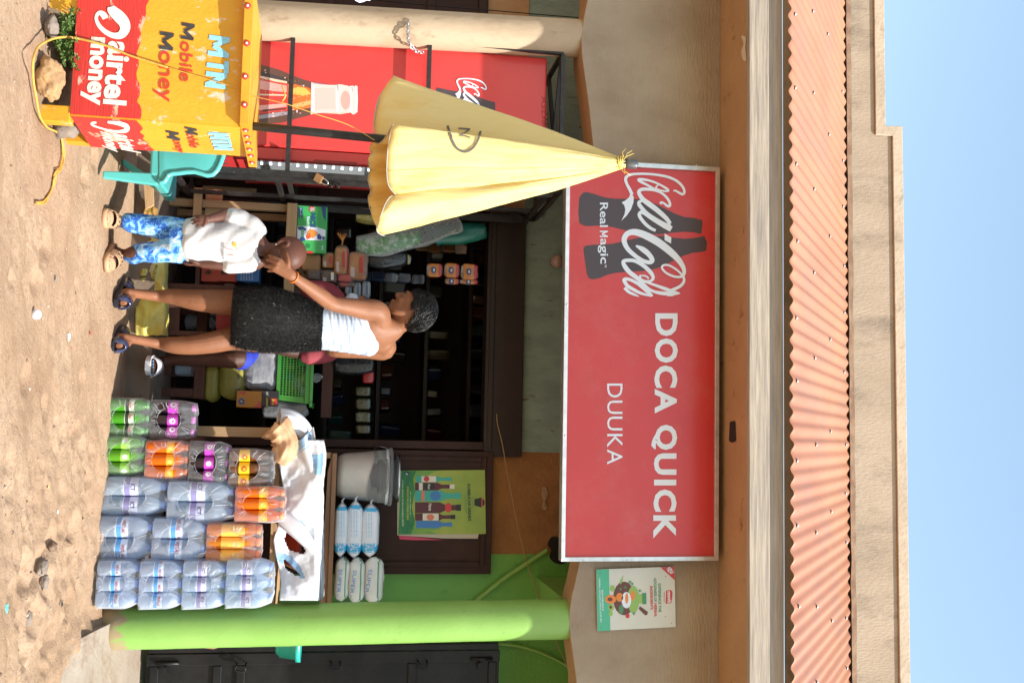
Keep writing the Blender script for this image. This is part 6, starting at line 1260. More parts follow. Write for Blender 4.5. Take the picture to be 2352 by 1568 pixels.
b.limb([(K(585, 592), .036, .036), (s1, .034, .036), (e1_, .026, .026), (e1_.lerp(w1_, .5), .0225, .023), (w1_, .0165, .016)], (1, 0, 0))
hand(b, w1_, [K(606, 447, -.03), K(607, 446, -.015), K(607, 446, .0), K(607, 447, .012)], [K(603, 424, -.03), K(604, 421, -.018), K(605, 421, -.004), K(606, 425, .008)], [K(605, 455, -.03), K(601, 444, -.045), K(599, 434, -.045)], .006, (1, 0, 0), .005)
hc_ = K(584, 660, .01); fk_ = Vector((.86, -.50, -.08)).normalized(); uk = Vector((.02, 0, 1)); uk = (uk-fk_*uk.dot(fk_)).normalized(); sk_ = uk.cross(fk_); MK = Matrix((fk_, sk_, uk)).transposed()
def HK(f, s, u): return hc_+fk_*f+sk_*s+uk*u
b.limb([(K(570, 605), .036, .038), (K(574, 622, .0), .033, .036), (HK(-.02, 0, -.045), .036, .038)], (1, 0, 0))
b.ball(HK(-.006, 0, .010), .090, .070, .078, MK, 28, 18); b.ball(HK(.024, 0, -.045), .054, .056, .052, MK); b.ball(HK(.046, 0, -.080), .028, .034, .026, MK); b.ball(HK(.058, 0, -.094), .014, .016, .012, MK)
b.ball(HK(.056, .034, -.042), .022, .022, .022, MK); b.ball(HK(.056, -.034, -.042), .022, .022, .022, MK)
b.limb([(HK(.080, 0, -.008), .008, .008), (HK(.090, 0, -.032), .012, .010), (HK(.084, 0, -.040), .013, .007)], sk_, 10); b.ball(HK(.076, 0, -.060), .012, .018, .008, MK); b.ball(HK(.072, 0, -.072), .012, .016, .008, MK)
for s_ in (1, -1):
    b.limb([(HK(-.004, .058*s_, -.050), .007, .005), (HK(-.014, .070*s_, -.036), .009, .006), (HK(-.022, .076*s_, -.012), .011, .006), (HK(-.008, .075*s_, .004), .010, .006), (HK(.006, .068*s_, -.006), .007, .005), (HK(.003, .064*s_, -.026), .006, .004)], fk_, 8)
b.finish("body", skC, .0036, 4, CD, WL[CD.name])
for s_ in (1, -1): eye(CD, HK(.071, .028*s_, -.012), fk_+sk_*.3*s_, .010)
mb = MB(); q = HK(.004, -.066, -.050) if sk_.y > 0 else HK(.004, .066, -.050); mb.lathe([(.0045, -.003), (.005, 0), (.0035, .003), (.001, .0045)], mat("silver_stud", (.85, .85, .88, 1), rough=.15, metal=1), 12, q); mb.build("earring", CD)
# t-shirt
tsm = mat("white_tshirt", (.60, .585, .585, 1), (.54, .53, .535, 1), rough=.85, scale=7, bump=.0012, bscale=60)
b = Body(); b.limb([(K(553, 431, -.0), .106, .088), (K(553, 445), .105, .090), (K(555, 480), .101, .084), (K(559, 530), .102, .078), (K(564, 572), .098, .068), (K(567, 597), .066, .054), (K(569, 607), .050, .046)], (1, 0, 0), 28)
b.limb([(K(550, 590), .050, .050), (K(526, 584), .052, .052), (K(508, 556), .050, .050), (K(498, 529, -.01), .049, .048)], (1, 0, 0)); b.limb([(K(584, 588), .048, .050), (K(600, 580), .046, .050), (K(608, 548), .040, .044), (K(610, 524), .038, .042)], (1, 0, 0))
ts = b.finish("tshirt", tsm, .0045, 5, CD)
for v_ in ts.data.vertices:
    p_ = v_.co; d_ = Vector((p_.x, p_.y, 0)).normalized(); v_.co = p_+d_*(.0045*nz(p_.x*12+p_.z*6, p_.z*9, 2)+.0022*math.sin(p_.z*70+p_.x*60+3*nz(p_.x*9, p_.z*9)))
bm_ = bmesh.new(); bm_.from_mesh(ts.data); cut = []
for f_ in bm_.faces:          # scooped neckline
    u_, v_ = uv(WL[ts.name]+f_.calc_center_median())
    if v_ > lerpl([(500, 640), (530, 619), (540, 606), (556, 594), (572, 590), (588, 592), (600, 600), (612, 616)], u_): cut.append(f_)
bmesh.ops.delete(bm_, geom=cut, context='FACES'); bm_.to_mesh(ts.data); bm_.free()
sfT = Surf([ts]); z33 = ZM(350, 600, 2.352); mb = MB(); gp = paint("print_dark_grey", (.16, .15, .17, 1), .8)
text(mb, "GOT CANDY?", sfT, z33(1258, 868), z33(1262, 1028), 6.5, gp, .0025, .03)
blob(mb, sfT, Q(z33, ring(1382, 888, 22, 25, 10)), paint("pumpkin_orange", (.85, .40, .03, 1), .7), .0022)
for x_, y_ in ((1390, 878), (1390, 898)): blob(mb, sfT, Q(z33, ring(x_, y_, 4, 4, 6)), gp, .0035)
stroke(mb, sfT, Q(z33, [(1376, 874, 3), (1370, 888, 4), (1376, 902, 3)]), gp, .0035)
for y_ in (935, 985): stroke(mb, sfT, Q(z33, [(1375, y_+4, 6), (1335, y_, 7), (1312, y_-4, 7), (1302, y_-18, 8)]), paint("print_salmon_pink", (.7, .25, .22, 1), .8), .0025, 4)
stroke(mb, sfT, Q(z33, [(1395, 912, 3), (1405, 925, 3), (1400, 940, 2)]), gp, .0025, 4)
mb.build("printed_motif", ts)
# trousers, cloud-dyed in two blues
tm, n, l, p = newmat("blue_patterned_cotton"); co2 = coords(n, l); t_ = nd(n, "TexNoise"); t_.inputs["Scale"].default_value = 15; t_.inputs["Detail"].default_value = 3; t_.inputs["Distortion"].default_value = 1.8; l.new(co2, t_.inputs["Vector"])
t2 = nd(n, "TexNoise"); t2.inputs["Scale"].default_value = 46; t2.inputs["Detail"].default_value = 2; t2.inputs["Distortion"].default_value = 2.5; l.new(co2, t2.inputs["Vector"])
ca = ramp(n, l, t_.outputs[0], [(.44, (.02, .10, .45, 1)), (.50, (.035, .17, .58, 1)), (.53, (.13, .38, .70, 1)), (.63, (.34, .56, .78, 1)), (.69, (.66, .66, .64, 1))])
l.new(mixc(n, l, ramp(n, l, t2.outputs[0], [(.56, (0, 0, 0, 1)), (.60, (1, 1, 1, 1))]), ca, (.16, .42, .72, 1)), p.inputs["Base Color"]); p.inputs["Roughness"].default_value = .85
b = Body(); b.limb([(K(553, 440), .098, .076), (K(553, 415), .100, .078), (K(553, 395), .096, .074)], (1, 0, 0), 24)
b.limb([(K(529, 420), .056, .062), (K(523, 372, 0), .056, .056), (K(517, 330), .050, .050), (Vector((K(513, 300).x, fl.y+.012, K(513, 300).z)), .046, .048), (Vector((K(512, 281).x, fl.y+.012, .085)), .042, .046)], (1, 0, 0))
b.limb([(K(577, 420), .056, .062), (K(578, 372, 0), .051, .054), (K(580, 330), .046, .048), (Vector((K(581, 300).x, fr2.y+.012, K(581, 300).z)), .043, .046), (Vector((K(581, 283).x, fr2.y+.012, .09)), .040, .044)], (1, 0, 0))
tr = b.finish("trousers", tm, .0045, 5, CD)
for v_ in tr.data.vertices:
    p_ = v_.co; v_.co = p_+Vector((nz(p_.x*10, p_.z*16, 3), -abs(nz(p_.x*8, p_.z*14, 5)), 0))*.006
# clogs
clm = mat("tan_clog_foam", (.50, .30, .17, 1), (.46, .27, .15, 1), rough=.6, scale=10); hol = paint("vent_hole", (.05, .03, .02, 1), .8)
for c, fd in ((fl, cfl), (fr2, cfr)):
    sd_ = Vector((fd.y, -fd.x, 0)); c = Vector((c.x, c.y, 0)); mb = MB()
    ol = [c+fd*x_+sd_*y_ for x_, y_ in [(-.060, -.02), (-.068, 0), (-.060, .02), (-.03, .034), (.03, .036), (.075, .043), (.108, .032), (.118, 0), (.108, -.032), (.075, -.043), (.03, -.036), (-.03, -.034)]]
    ol = catmull(ol, 3, True); mb.loft([[p_+Vector((0, 0, .002)) for p_ in ol], [p_+(p_-c)*.03+Vector((0, 0, .012)) for p_ in ol], [p_+Vector((0, 0, .024)) for p_ in ol]], clm)
    def ar(x_, hw, hh): return [c+fd*x_+sd_*hw*math.cos(a)+Vector((0, 0, .022+hh*math.sin(a)**.8)) for a in [math.pi*i/16 for i in range(17)]]
    rs = [ar(.012, .035, .044), ar(.040, .039, .044), ar(.058, .041, .041), ar(.072, .042, .036), ar(.090, .038, .026), ar(.105, .028, .014), ar(.114, .012, .004)]
    for j in range(6):
        for i in range(16):
            if j == 3 and 3 <= i <= 12: continue      # open slot over the toes
            mb.add([rs[j][i], rs[j][i+1], rs[j+1][i+1], rs[j+1][i]], [(0, 1, 2, 3)], clm, True)
    bk_ = [[c-fd*.0+sd_*.036+Vector((0, 0, z_)), c-fd*.035+sd_*.034+Vector((0, 0, z_+.004)), c-fd*.066+Vector((0, 0, z_+.006)), c-fd*.035-sd_*.034+Vector((0, 0, z_+.004)), c-sd_*.036+Vector((0, 0, z_))] for z_ in (.036, .052)]
    bb_ = [catmull(q, 4) for q in bk_]; mb.add(bb_[0]+bb_[1], [(i, i+1, 18+i-1, 17+i) for i in range(16)], clm, True)
    for x_, a_ in ((.028, .5), (.028, 1.1), (.028, 1.57), (.028, 2.05), (.028, 2.65), (.05, .8), (.05, 1.3), (.05, 1.84), (.05, 2.34)):
        n_ = sd_*math.cos(a_)+Vector((0, 0, math.sin(a_))); q = c+fd*x_+sd_*.040*math.cos(a_)+Vector((0, 0, .0245+.0435*math.sin(a_)**.8)); M = Matrix.Translation(q) @ n_.to_track_quat('Z', 'Y').to_matrix().to_4x4(); mb.lathe([(.0030, .0), (.0030, .0012)], hol, 8, M=M)
    mb.build("clog", CD, solid=.003)
# ---------------------------------------------------------------- the seated person behind
YS_ = 5.56
def T(u, v, dy=0): return P(u, v, YS_+dy)
SP = thing("person", (T(745, 520).x, YS_, .12), "seated person in maroon and blue with white slides, mostly hidden behind the standing woman", "person")
b = Body(); b.limb([(T(745, 560, .06), .15, .11), (T(745, 620, .06), .14, .10), (T(742, 700, .05), .13, .10), (T(740, 760, .04), .15, .09), (T(740, 790, .04), .09, .06), (T(740, 805, .03), .045, .048)], (1, 0, 0), 20)
b.ball(T(742, 840, .02), .074, .090, .105); b.limb([(T(740, 800, .03), .045, .048), (T(741, 828, .02), .045, .05)], (1, 0, 0)); b.ball(T(742, 824, -.03), .045, .05, .06); b.ball(T(742, 836, -.075), .014, .018, .018)
kr = T(822, 545, -.24); b.limb([(T(785, 555, .04), .085, .08), (T(806, 552, -.10), .072, .07), (kr, .055, .056), (T(820, 500, -.23), .052, .052), (T(822, 450, -.21), .046, .048), (T(826, 400, -.2), .032, .034), (T(830, 375, -.2), .028, .032)], (1, 0, 0))
fo = PZ(836, 352, .135); b.limb([(T(830, 372, -.19), .028, .03), (Vector((fo.x, fo.y-.0, .15)), .034, .022), (Vector((fo.x+.02, fo.y-.07, .145)), .038, .014)], (1, 0, 0))
for t_ in range(5): q = Vector((fo.x-.018+.016*t_, fo.y-.07, .148)); b.limb([(q, .0085, .0085), (q+Vector((.008, -.034+.003*t_, -.006)), .0075, .0075)], (1, 0, 0), 8)
b.limb([(T(705, 555, .04), .085, .08), (T(700, 552, -.10), .072, .07), (T(697, 545, -.24), .055, .056), (T(697, 480, -.1), .046, .048), (T(700, 400, .0), .030, .034), (T(700, 372, .02), .028, .03)], (1, 0, 0))
for sx in (-1, 1): b.limb([(T(740+sx*52, 775, .04), .05, .05), (T(740+sx*66, 700, .02), .042, .042), (T(740+sx*60, 645, -.05), .036, .036), (T(740+sx*40, 600, -.2), .024, .024), (T(740+sx*20, 585, -.27), .02, .02)], (1, 0, 0))
b.finish("body", skS, .006, 4, SP, WL[SP.name])
mrn = mat("maroon_cloth", (.30, .045, .06, 1), (.25, .035, .05, 1), rough=.8, scale=6); blu = mat("blue_cloth", (.02, .045, .42, 1), (.015, .03, .32, 1), rough=.7, scale=8)
b = Body(); b.limb([(T(745, 548, .04), .165, .12), (T(745, 620, .06), .152, .115), (T(742, 700, .05), .148, .115), (T(740, 760, .04), .160, .10), (T(740, 790, .04), .085, .065)], (1, 0, 0), 24)
for sx in (-1, 1): b.limb([(T(740+sx*40, 778, .04), .055, .06), (T(740+sx*66, 755, .02), .060, .06), (T(740+sx*74, 705, .0), .058, .056)], (1, 0, 0))
b.limb([(T(740, 560, .02), .17, .07), (T(740, 552, -.12), .165, .065), (T(738, 545, -.24), .10, .06), (T(738, 520, -.26), .10, .03), (T(738, 503, -.26), .095, .02)], (1, 0, 0), 20)
b.finish("dress", mrn, .007, 4, SP)
b = Body(); b.limb([(T(788, 566, .02), .085, .080), (T(808, 562, -.10), .078, .074), (T(823, 553, -.225), .064, .062)], (1, 0, 0)); b.finish("wrap", blu, .007, 3, SP)
mb = MB(); ol = [Vector((fo.x+x_, fo.y+y_, .143)) for x_, y_ in [(-.03, .07), (0, .085), (.03, .07), (.045, -.03), (.06, -.09), (.035, -.125), (-.005, -.125), (-.035, -.08), (-.04, 0)]]; mb.prism([p_ for p_ in catmull(ol, 3, True)], (0, 0, -.022), paint("slide_white", (.62, .63, .66, 1), .5))
def ar2(y_, hw, hh): return [Vector((fo.x+.010-y_*.12+hw*math.cos(a), fo.y+y_, .135+hh*math.sin(a))) for a in [math.pi*i/12 for i in range(13)]]
rs = [ar2(-.005, .046, .050), ar2(-.04, .049, .046), ar2(-.072, .051, .036)]; mb.add([p_ for r_ in rs for p_ in r_], [(j*13+i, j*13+i+1, (j+1)*13+i+1, (j+1)*13+i) for j in range(2) for i in range(12)], paint("slide_white", (.62, .63, .66, 1), .5), True); mb.build("slide", SP, solid=.004)
nl = paint("nail_blue", (.12, .38, .62, 1), .25); mb = MB()
for t_ in range(5): q = Vector((fo.x-.018+.016*t_+.008, fo.y-.104+.003*t_, .152)); mb.lathe([(.006, 0), (.005, .003), (.001, .0035)], nl, 10, q)
mb.build("nails", SP)
# ================================================================ goods in the opening
zA = ZM(1050, 750, 2.476); zB = ZM(350, 1100, 2.352); zC = ZM(350, 600, 2.352)
def rect(z, x0, x1, y0, y1, Y):          # crop rectangle -> (xmin, xmax, zmin, zmax) in metres at depth Y
    a = P(*z(x0, y0), Y); b = P(*z(x1, y1), Y); return a.x, b.x, min(a.z, b.z), max(a.z, b.z)
# --- left display stall
YSt = 5.50; RK = thing("market_stall", (P(590, 400, YSt).x, 5.7, .12), "rough wooden market stall holding bread and biscuits beside the cage", "stall")
tz = P(520, 681, YSt).z; xa, xb = P(466, 670, YSt).x, P(712, 670, YSt).x
mb = MB(); mb.box((xa, YSt, tz-.055), (xb, YSt+.03, tz), paleW); mb.build("rail", RK, bevel=.003)
mb = MB(); mb.box((xa, YSt+.031, tz-.02), (xb, YSt+.36, tz-.001), paleW); mb.build("tabletop", RK)
for x_, y_ in ((xa+.02, YSt+.06), (xb-.03, YSt+.06), (xa+.02, YSt+.33), (xb-.03, YSt+.33)): mb = MB(); mb.box((x_-.02, y_-.02, .12), (x_+.02, y_+.02, tz-.0205), paleWz); mb.build("leg", RK, bevel=.002)
lz0, lz1 = P(470, 444, YSt).z, P(470, 463, YSt).z; mb = MB(); mb.box((P(431, 450, YSt).x, YSt-.005, lz0), (P(610, 450, YSt).x, YSt+.02, lz1), paleW); mb.build("crosspiece", RK, bevel=.002)
mb = MB(); mb.box((P(436, 480, YSt+.1).x, YSt+.08, P(470, 466, YSt).z), (P(560, 480, YSt+.1).x, YSt+.10, P(470, 505, YSt).z), paleW); mb.build("crosspiece", RK, bevel=.002)
sz2 = P(620, 461, YSt+.06).z; mb = MB(); mb.box((P(540, 450, YSt).x, YSt+.021, sz2-.02), (xb-.01, YSt+.30, sz2), redW); mb.build("lower_shelf", RK)
mb = MB(); mb.box((P(424, 400, 5.87).x, 5.85, .12), (P(439, 400, 5.87).x, 5.88, P(430, 590, 5.87).z), paleWz); mb.build("post", RK)
mb = MB(); mb.box((P(598, 400, YSt-.02).x, YSt-.03, .14), (P(604, 400, YSt-.02).x, YSt-.006, P(600, 600, YSt).z), paleWz); mb.build("post", RK)
# green biscuit carton
gcar = mat("carton_green", (.045, .40, .12, 1), (.06, .46, .10, 1), rough=.4, scale=4, coat=.2); gdk = paint("carton_dark_green", (.02, .22, .08, 1), .45); navy = paint("carton_navy", (.03, .08, .25, 1), .4); oran = paint("biscuit_orange", (.80, .30, .06, 1), .5)
x0, x1, z0, z1_ = rect(zA, 350, 628, 180, 655, YSt+.06); yb_ = YSt+.05
BX = thing("biscuit_carton", ((x0+x1)/2, yb_+.1, tz), "bright green biscuit carton on the stall rail", "carton"); mb = MB(); mb.box((x0, yb_, tz+.001), (x1, yb_+.22, z1_), gcar); fx = FR(yb_)
def cs(pts, m_, o=.0012): shape(mb, fx, Q(zA, pts), m_, o)
cs([(345,380),(380,400),(410,450),(400,520),(370,545),(345,545)], white); cs([(430,380),(520,388),(625,420),(620,520),(560,525),(440,520),(350,540),(350,385)], white, .001); cs([(345,390),(400,385),(440,420),(400,430),(355,415)], navy, .0016); cs([(355,520),(400,470),(430,520),(380,540)], navy, .0016); cs([(540,470),(560,455),(590,490),(580,520),(545,510)], navy, .0016); cs([(595,480),(620,490),(615,522),(590,515)], navy, .0016)
cs([(440,450),(470,410),(520,420),(550,455),(500,505),(470,490),(435,510)], oran, .002); cs([(430,480),(470,450),(480,500),(440,515)], paint("biscuit_red", (.7, .12, .04, 1)), .0024); cs([(385,410),(412,412),(410,495),(385,490)], gcar, .0022); cs([(358,195),(398,195),(396,300),(358,298)], navy); cs([(462,190),(518,190),(516,235),(462,235)], pr_, .0014); cs([(580,185),(628,185),(626,330),(600,290)], navy, .0014); cs([(440,628),(500,630),(500,655),(440,653)], pr_, .0014); cs([(430,560),(470,560),(470,600),(430,600)], gdk, .0014)
text(mb, "NICE", fx, zA(478, 252), zA(474, 398), 12, navy, .0022, .04); text(mb, "Biscuits", fx, zA(440, 288), zA(438, 372), 6.5, white, .002, .02); text(mb, "36 x 60 g", fx, zA(366, 200), zA(366, 294), 5, white, .002, .02); text(mb, "2.16 kg", fx, zA(390, 418), zA(390, 488), 4.5, white, .0026, .02); text(mb, "TIP", fx, zA(492, 196), zA(492, 230), 5, white, .002, .02); text(mb, "TOP", fx, zA(470, 196), zA(470, 232), 5, white, .002, .02); text(mb, "NICE", fx, zA(585, 575), zA(583, 618), 4, white, .002, .02)
mb.build("carton", BX, bevel=.002)
# bread loaves and packets
crumb = mat("bread_crust", (.46, .19, .055, 1), (.56, .28, .10, 1), rough=.6, scale=12, coat=.35, bump=.001, bscale=60); clr = film_mat("packet_film", (.97, .97, .97, 1), .05, .10, .006, 30, (.9, .9, .92, 1), (1, 1, 1), True, .2); rdp = paint("packet_red", (.50, .03, .03, 1), .35, coat=.4); dkp = mat("packet_dark", (.045, .016, .012, 1), (.12, .05, .03, 1), rough=.3, scale=18, coat=.4); cardb = mat("cardboard", (.34, .19, .09, 1), (.29, .155, .07, 1), rough=.85, scale=9)
def loaf(x0_, x1_, y0_, y1_, Y, lab, m_=crumb, band=None, wrap=True, dep=.055, tie=False):
    a, b, c, d = rect(zA, x0_, x1_, y0_, y1_, Y); ctr = ((a+b)/2, Y+dep, (c+d)/2); t_ = thing("bread_loaf", (ctr[0], ctr[1], c), lab, "bread", "packets of bread piled on the stall")
    mb = MB(); superq(mb, ctr, (b-a)/2, dep, (d-c)/2, m_, .32, .3, 0, .003, 30, 14, pick=(lambda q: rdp if band and band[0]*(d-c) < q.z < band[1]*(d-c) else m_), seed=x0_); mb.build("loaf", t_)
    if wrap: mb = MB(); superq(mb, ctr, (b-a)/2+.006, dep+.005, (d-c)/2+.005, clr, .5, .45, 0, .006, 36, 16, seed=x0_+3); mb.build("wrapper", t_)
    if tie:
        mb = MB(); e_ = Vector((a, Y+.02, (c+d)/2))
        for k_ in range(14): an = rnd(-.9, .9); mb.tube([e_, e_+Vector((-.03, -.005*k_*.2, .004)), e_+Vector((-.06-rnd(0, .02), rnd(-.02, .0), .035*math.sin(an)))], [.006, .004, .003], paint("twist_orange", (.55, .22, .05, 1), .4), 5)
        mb.build("twisted_end", t_)
    pl_f = FR(Y-.012); mb = MB(); r_ = lambda p, m: shape(mb, pl_f, Q(zA, p), m, 0); W_, H_ = y1_-y0_, x1_-x0_
    if W_ > 120 and m_ is not cardb:
        r_([(x0_+H_*.62, y0_+W_*.2), (x0_+H_*.80, y0_+W_*.2), (x0_+H_*.80, y0_+W_*.75), (x0_+H_*.62, y0_+W_*.75)], rdp if m_ is crumb else crm)
        pass
        for k in range(5): r_([(x0_+H_*.12, y0_+W_*(.55+.07*k)), (x0_+H_*.34, y0_+W_*(.60+.07*k)), (x0_+H_*.34, y0_+W_*(.625+.07*k)), (x0_+H_*.12, y0_+W_*(.575+.07*k))], white)
        mb.build("printed_label", t_)
    return t_
loaf(395, 570, 650, 830, 5.58, "plain brown cardboard-coloured loaf touching the green carton", cardb, None, False)
loaf(590, 712, 640, 800, 5.60, "small wrapped loaf between the brown loaf and the one with a twisted orange end", crumb, (-.1, .1))
loaf(715, 842, 575, 862, 5.57, "long wrapped loaf with a twisted orange bag end", crumb, (.36, .55), tie=True)
loaf(852, 1030, 632, 912, 5.58, "top wrapped loaf with a dotted white and red edge", crumb)
loaf(440, 575, 805, 918, 5.59, "dark brown packet low in the bread pile", dkp, None)
loaf(578, 738, 812, 950, 5.59, "dark packet of sliced brown bread in the middle of the pile", dkp, (.2, .3))
loaf(742, 888, 850, 935, 5.585, "red packet squeezed beneath the top loaf", rdp, None)
loaf(735, 930, 930, 985, 5.60, "dark red packet of the bread pile next to the grey paper rolls", dkp, (-.3, -.1))
xq = rect(zA, 345, 1035, 640, 960, 5.58); mb = MB(); mb.box((xq[0]-.02, 5.66, tz), (xq[1]+.02, 5.84, xq[3]-.06), dkp); tag(mb.build("goods_box", bevel=.01), "dark box behind the heap of bread", "box")
fx2 = FR(5.575)
mb = MB()
for i in range(9): y_ = 650+i*26; shape(mb, fx2, Q(zA, [(1005, y_), (1018, y_), (1018, y_+13), (1005, y_+13)]), navy, .012)
tag(mb.build("packet_print"), "row of dark dots printed on the top loaf's packet", "print")
# toilet rolls
tro = mat("paper_roll_wrap", (.34, .38, .38, 1), (.30, .34, .35, 1), rough=.5, scale=12)
for (x0_, x1_, y0_, y1_, lb) in [(898, 978, 925, 1080, "grey paper-wrapped roll in the middle of the stacked rolls"), (985, 1070, 915, 1090, "topmost grey paper-wrapped roll"), (815, 885, 960, 1062, "lowest grey paper-wrapped roll, half hidden by the woman's arm")]:
    a, b, c, d = rect(zA, x0_, x1_, y0_, y1_, 5.60); mb = MB(); superq(mb, ((a+b)/2, 5.66, (c+d)/2), (b-a)/2, .055, (d-c)/2, tro, .5, .5, 0, .002, 30, 14); text(mb, "SUPREME", FR(5.60), zA(x0_+38, y0_+22), zA(x0_+38, y1_-22), 5, navy, .003, .03); tag(mb.build("paper_roll"), lb, "paper roll", "paper rolls stacked by the bread")
# boxes on the stall's lower shelf
rbx = mat("red_box", (.52, .08, .045, 1), (.48, .07, .04, 1), rough=.5, scale=6); bbx = paint("blue_box", (.05, .18, .42, 1), .4)
for k_, (x0_, x1_, lb) in enumerate([(1075, 1225, "lower of two red boxes on the stall's lower shelf"), (1226, 1400, "upper of two red boxes on the stall's lower shelf")]):
    a, b, c, d = rect(zC, x0_, x1_, 1065, 1240, YSt+.05); mb = MB(); mb.box((a-.02, YSt+.05, max(c, sz2+.001)), (b, YSt+.2, d-.001), rbx); fz = FR(YSt+.05)
    blob(mb, fz, Q(zC, ring((x0_+x1_)/2+30, 1118, 28, 16, 10)), paint("gold_print", (.5, .25, .08, 1)), .001); shape(mb, fz, Q(zC, [(x0_+20, 1080), (x0_+60, 1075), (x0_+110, 1095), (x0_+60, 1105)]), paint("pale_print", (.75, .55, .4, 1)), .001); blob(mb, fz, Q(zC, ring(x0_+60, 1150, 30, 22, 8)), dkp, .001); tag(mb.build("small_box", bevel=.002), lb, "box")
a, b, c, d = rect(zC, 1402, 1610, 1075, 1240, YSt+.04); mb = MB(); mb.box((a, YSt+.04, c+.002), (b, YSt+.17, d), bbx); fz = FR(YSt+.04); text(mb, "FOR", fz, zC(1480, 1095), zC(1480, 1140), 7, white, .001, .03)
for k_ in range(5): text(mb, "ENERGY 250 KCAL", fz, zC(1440+k_*26, 1150), zC(1440+k_*26, 1225), 2.4, white, .001)
shape(mb, fz, Q(zC, [(1410, 1090), (1450, 1090), (1450, 1140), (1410, 1140)]), white, .001); tag(mb.build("small_box", bevel=.002), "blue printed box on top of the red boxes", "box")
# hanging bags and sachets
gcel = film_mat("green_cellophane", (.55, .85, .5, 1), .45, .15, .010, 34, (.10, .34, .08, 1)); clr2 = film_mat("clear_bag", (.9, .9, .9, 1), .22, .16, .010, 26, (.5, .52, .5, 1)); tbag = mat("teal_bag", (.01, .16, .12, 1), (.02, .22, .17, 1), rough=.35, scale=10, coat=.3, bump=.004, bscale=40); blb = mat("black_bag", (.012, .012, .014, 1), (.03, .03, .035, 1), rough=.28, scale=14, coat=.4, bump=.006, bscale=50)
def bag(z, pts, w, m_, name, lab, cat, Y=5.72, flat=.5, n=18, amp=.012):
    roll([P(*z(x, y), Y+dy) for x, y, dy in pts], (lambda t: w*(.55+.45*math.sin(math.pi*(.12+.78*t)))), (lambda t: w*flat), m_, name, lab, cat, amp, len(lab), hollow=False, n=n, freq=26)
bag(zA, [(935, 575, 0), (1100, 575, 0), (1300, 540, 0), (1560, 480, .02)], .055, mat("green_packs", (.07, .36, .045, 1), (.66, .78, .62, 1), rough=.3, scale=30, cut=(.46, .56), coat=.3), "sweets_bag", "long bag of green wrapped sweets hanging beside the parasol tip", "bag", 5.70)  # whitish blotches put highlights into the green wrappers' colour
bag(zA, [(925, 575, -.01), (1100, 575, -.01), (1300, 540, -.01), (1600, 470, .01), (1960, 360, .03)], .066, clr2, "clear_bag", "crinkled clear plastic bag around the hanging green sweets", "bag", 5.695)
bag(zA, [(1690, 520, .05), (1800, 460, .05), (2000, 450, .05), (2210, 430, .06)], .06, tbag, "carrier_bag", "dark teal carrier bag hanging high in the opening", "bag", 5.75)
bag(zA, [(1050, 700, .02), (1200, 700, .02), (1430, 690, .03)], .06, blb, "black_packets", "black plastic packets behind the green sweets", "packets", 5.74)
bag(zA, [(930, 265, .0), (1080, 285, .0), (1230, 290, .02)], .05, mat("yellow_packs", (.50, .38, .04, 1), (.55, .50, .32, 1), rough=.4, scale=30, coat=.3), "sweets_bag", "yellow bag of pale sachets partly behind the parasol hem", "bag", 5.80)
sac = mat("sachet_orange", (.60, .22, .03, 1), (.55, .16, .02, 1), rough=.3, scale=26, coat=.4); sil = mat("sachet_silver", (.30, .30, .31, 1), (.18, .16, .15, 1), rough=.25, metal=.6, scale=40)
for k_, (x0_, x1_, y0_, y1_) in enumerate([(1625, 1785, 745, 888), (1800, 1955, 745, 895), (1965, 2140, 750, 915), (1808, 1950, 893, 960), (1955, 2140, 905, 960)]):
    Yk = 5.78 if k_ < 3 else 5.80; fk_s = FR(Yk); a, b, c, d = rect(zA, x0_, x1_, y0_, y1_, Yk); mb = MB()
    superq(mb, ((a+b)/2, Yk+.012, (c+d)/2), (b-a)/2, .014, (d-c)/2, sac, .5, .35, 0, .003, 28, 14, pick=lambda q: sil if q.z < -(d-c)*.36 or q.z > (d-c)*.42 else (rdp if q.z > (d-c)*.18 or q.z < -(d-c)*.30 else sac), seed=k_*4.)
    blob(mb, fk_s, Q(zA, ring((x0_+x1_)/2-10, (y0_+y1_)/2, 26, 34, 10)), navy, .004); blob(mb, fk_s, Q(zA, ring((x0_+x1_)/2-6, (y0_+y1_)/2, 9, 16, 8)), crm, .005)
    tag(mb.build("snack_sachet"), ["orange snack sachet, lowest of the front hanging strip", "orange snack sachet in the middle of the front hanging strip", "orange snack sachet at the top of the front hanging strip", "orange snack sachet in the rear strip, lower one", "orange snack sachet in the rear strip, upper one"][k_], "sachet", "snack sachets hanging in a strip")
# --- right-hand bench and its goods
YBn = 5.62; x0, x1, z0, z1_ = rect(zB, 1022, 1090, 560, 1160, YBn); BN = thing("wooden_bench", ((x0+x1)/2, YBn+.15, .12), "red-brown wooden bench in the opening with sacks on it", "bench")
mb = MB(); mb.box((P(700, 455, YBn).x, YBn, z0), (x1, YBn+.34, z1_), redW); mb.build("seat", BN, bevel=.003)
for x_ in (P(710, 400, YBn).x, x1-.03):
    for y_ in (YBn+.03, YBn+.31): mb = MB(); mb.box((x_-.022, y_-.022, .12), (x_+.022, y_+.022, z0-.001), redW); mb.build("leg", BN)
CHW = thing("wooden_chair", (T(735, 400).x, YS_, .12), "red-brown wooden chair under the seated person", "chair")
for (ua, ub, va, vb, yy) in [(757, 773, 352, 515, 5.42), (648, 668, 352, 540, 5.42), (700, 712, 352, 515, 5.80), (790, 800, 352, 515, 5.80)]: mb = MB(); a_, b_ = P(ua, va, yy), P(ub, vb, yy); mb.box((a_.x, yy, .121), (b_.x, yy+.035, b_.z), redW); mb.build("leg", CHW)
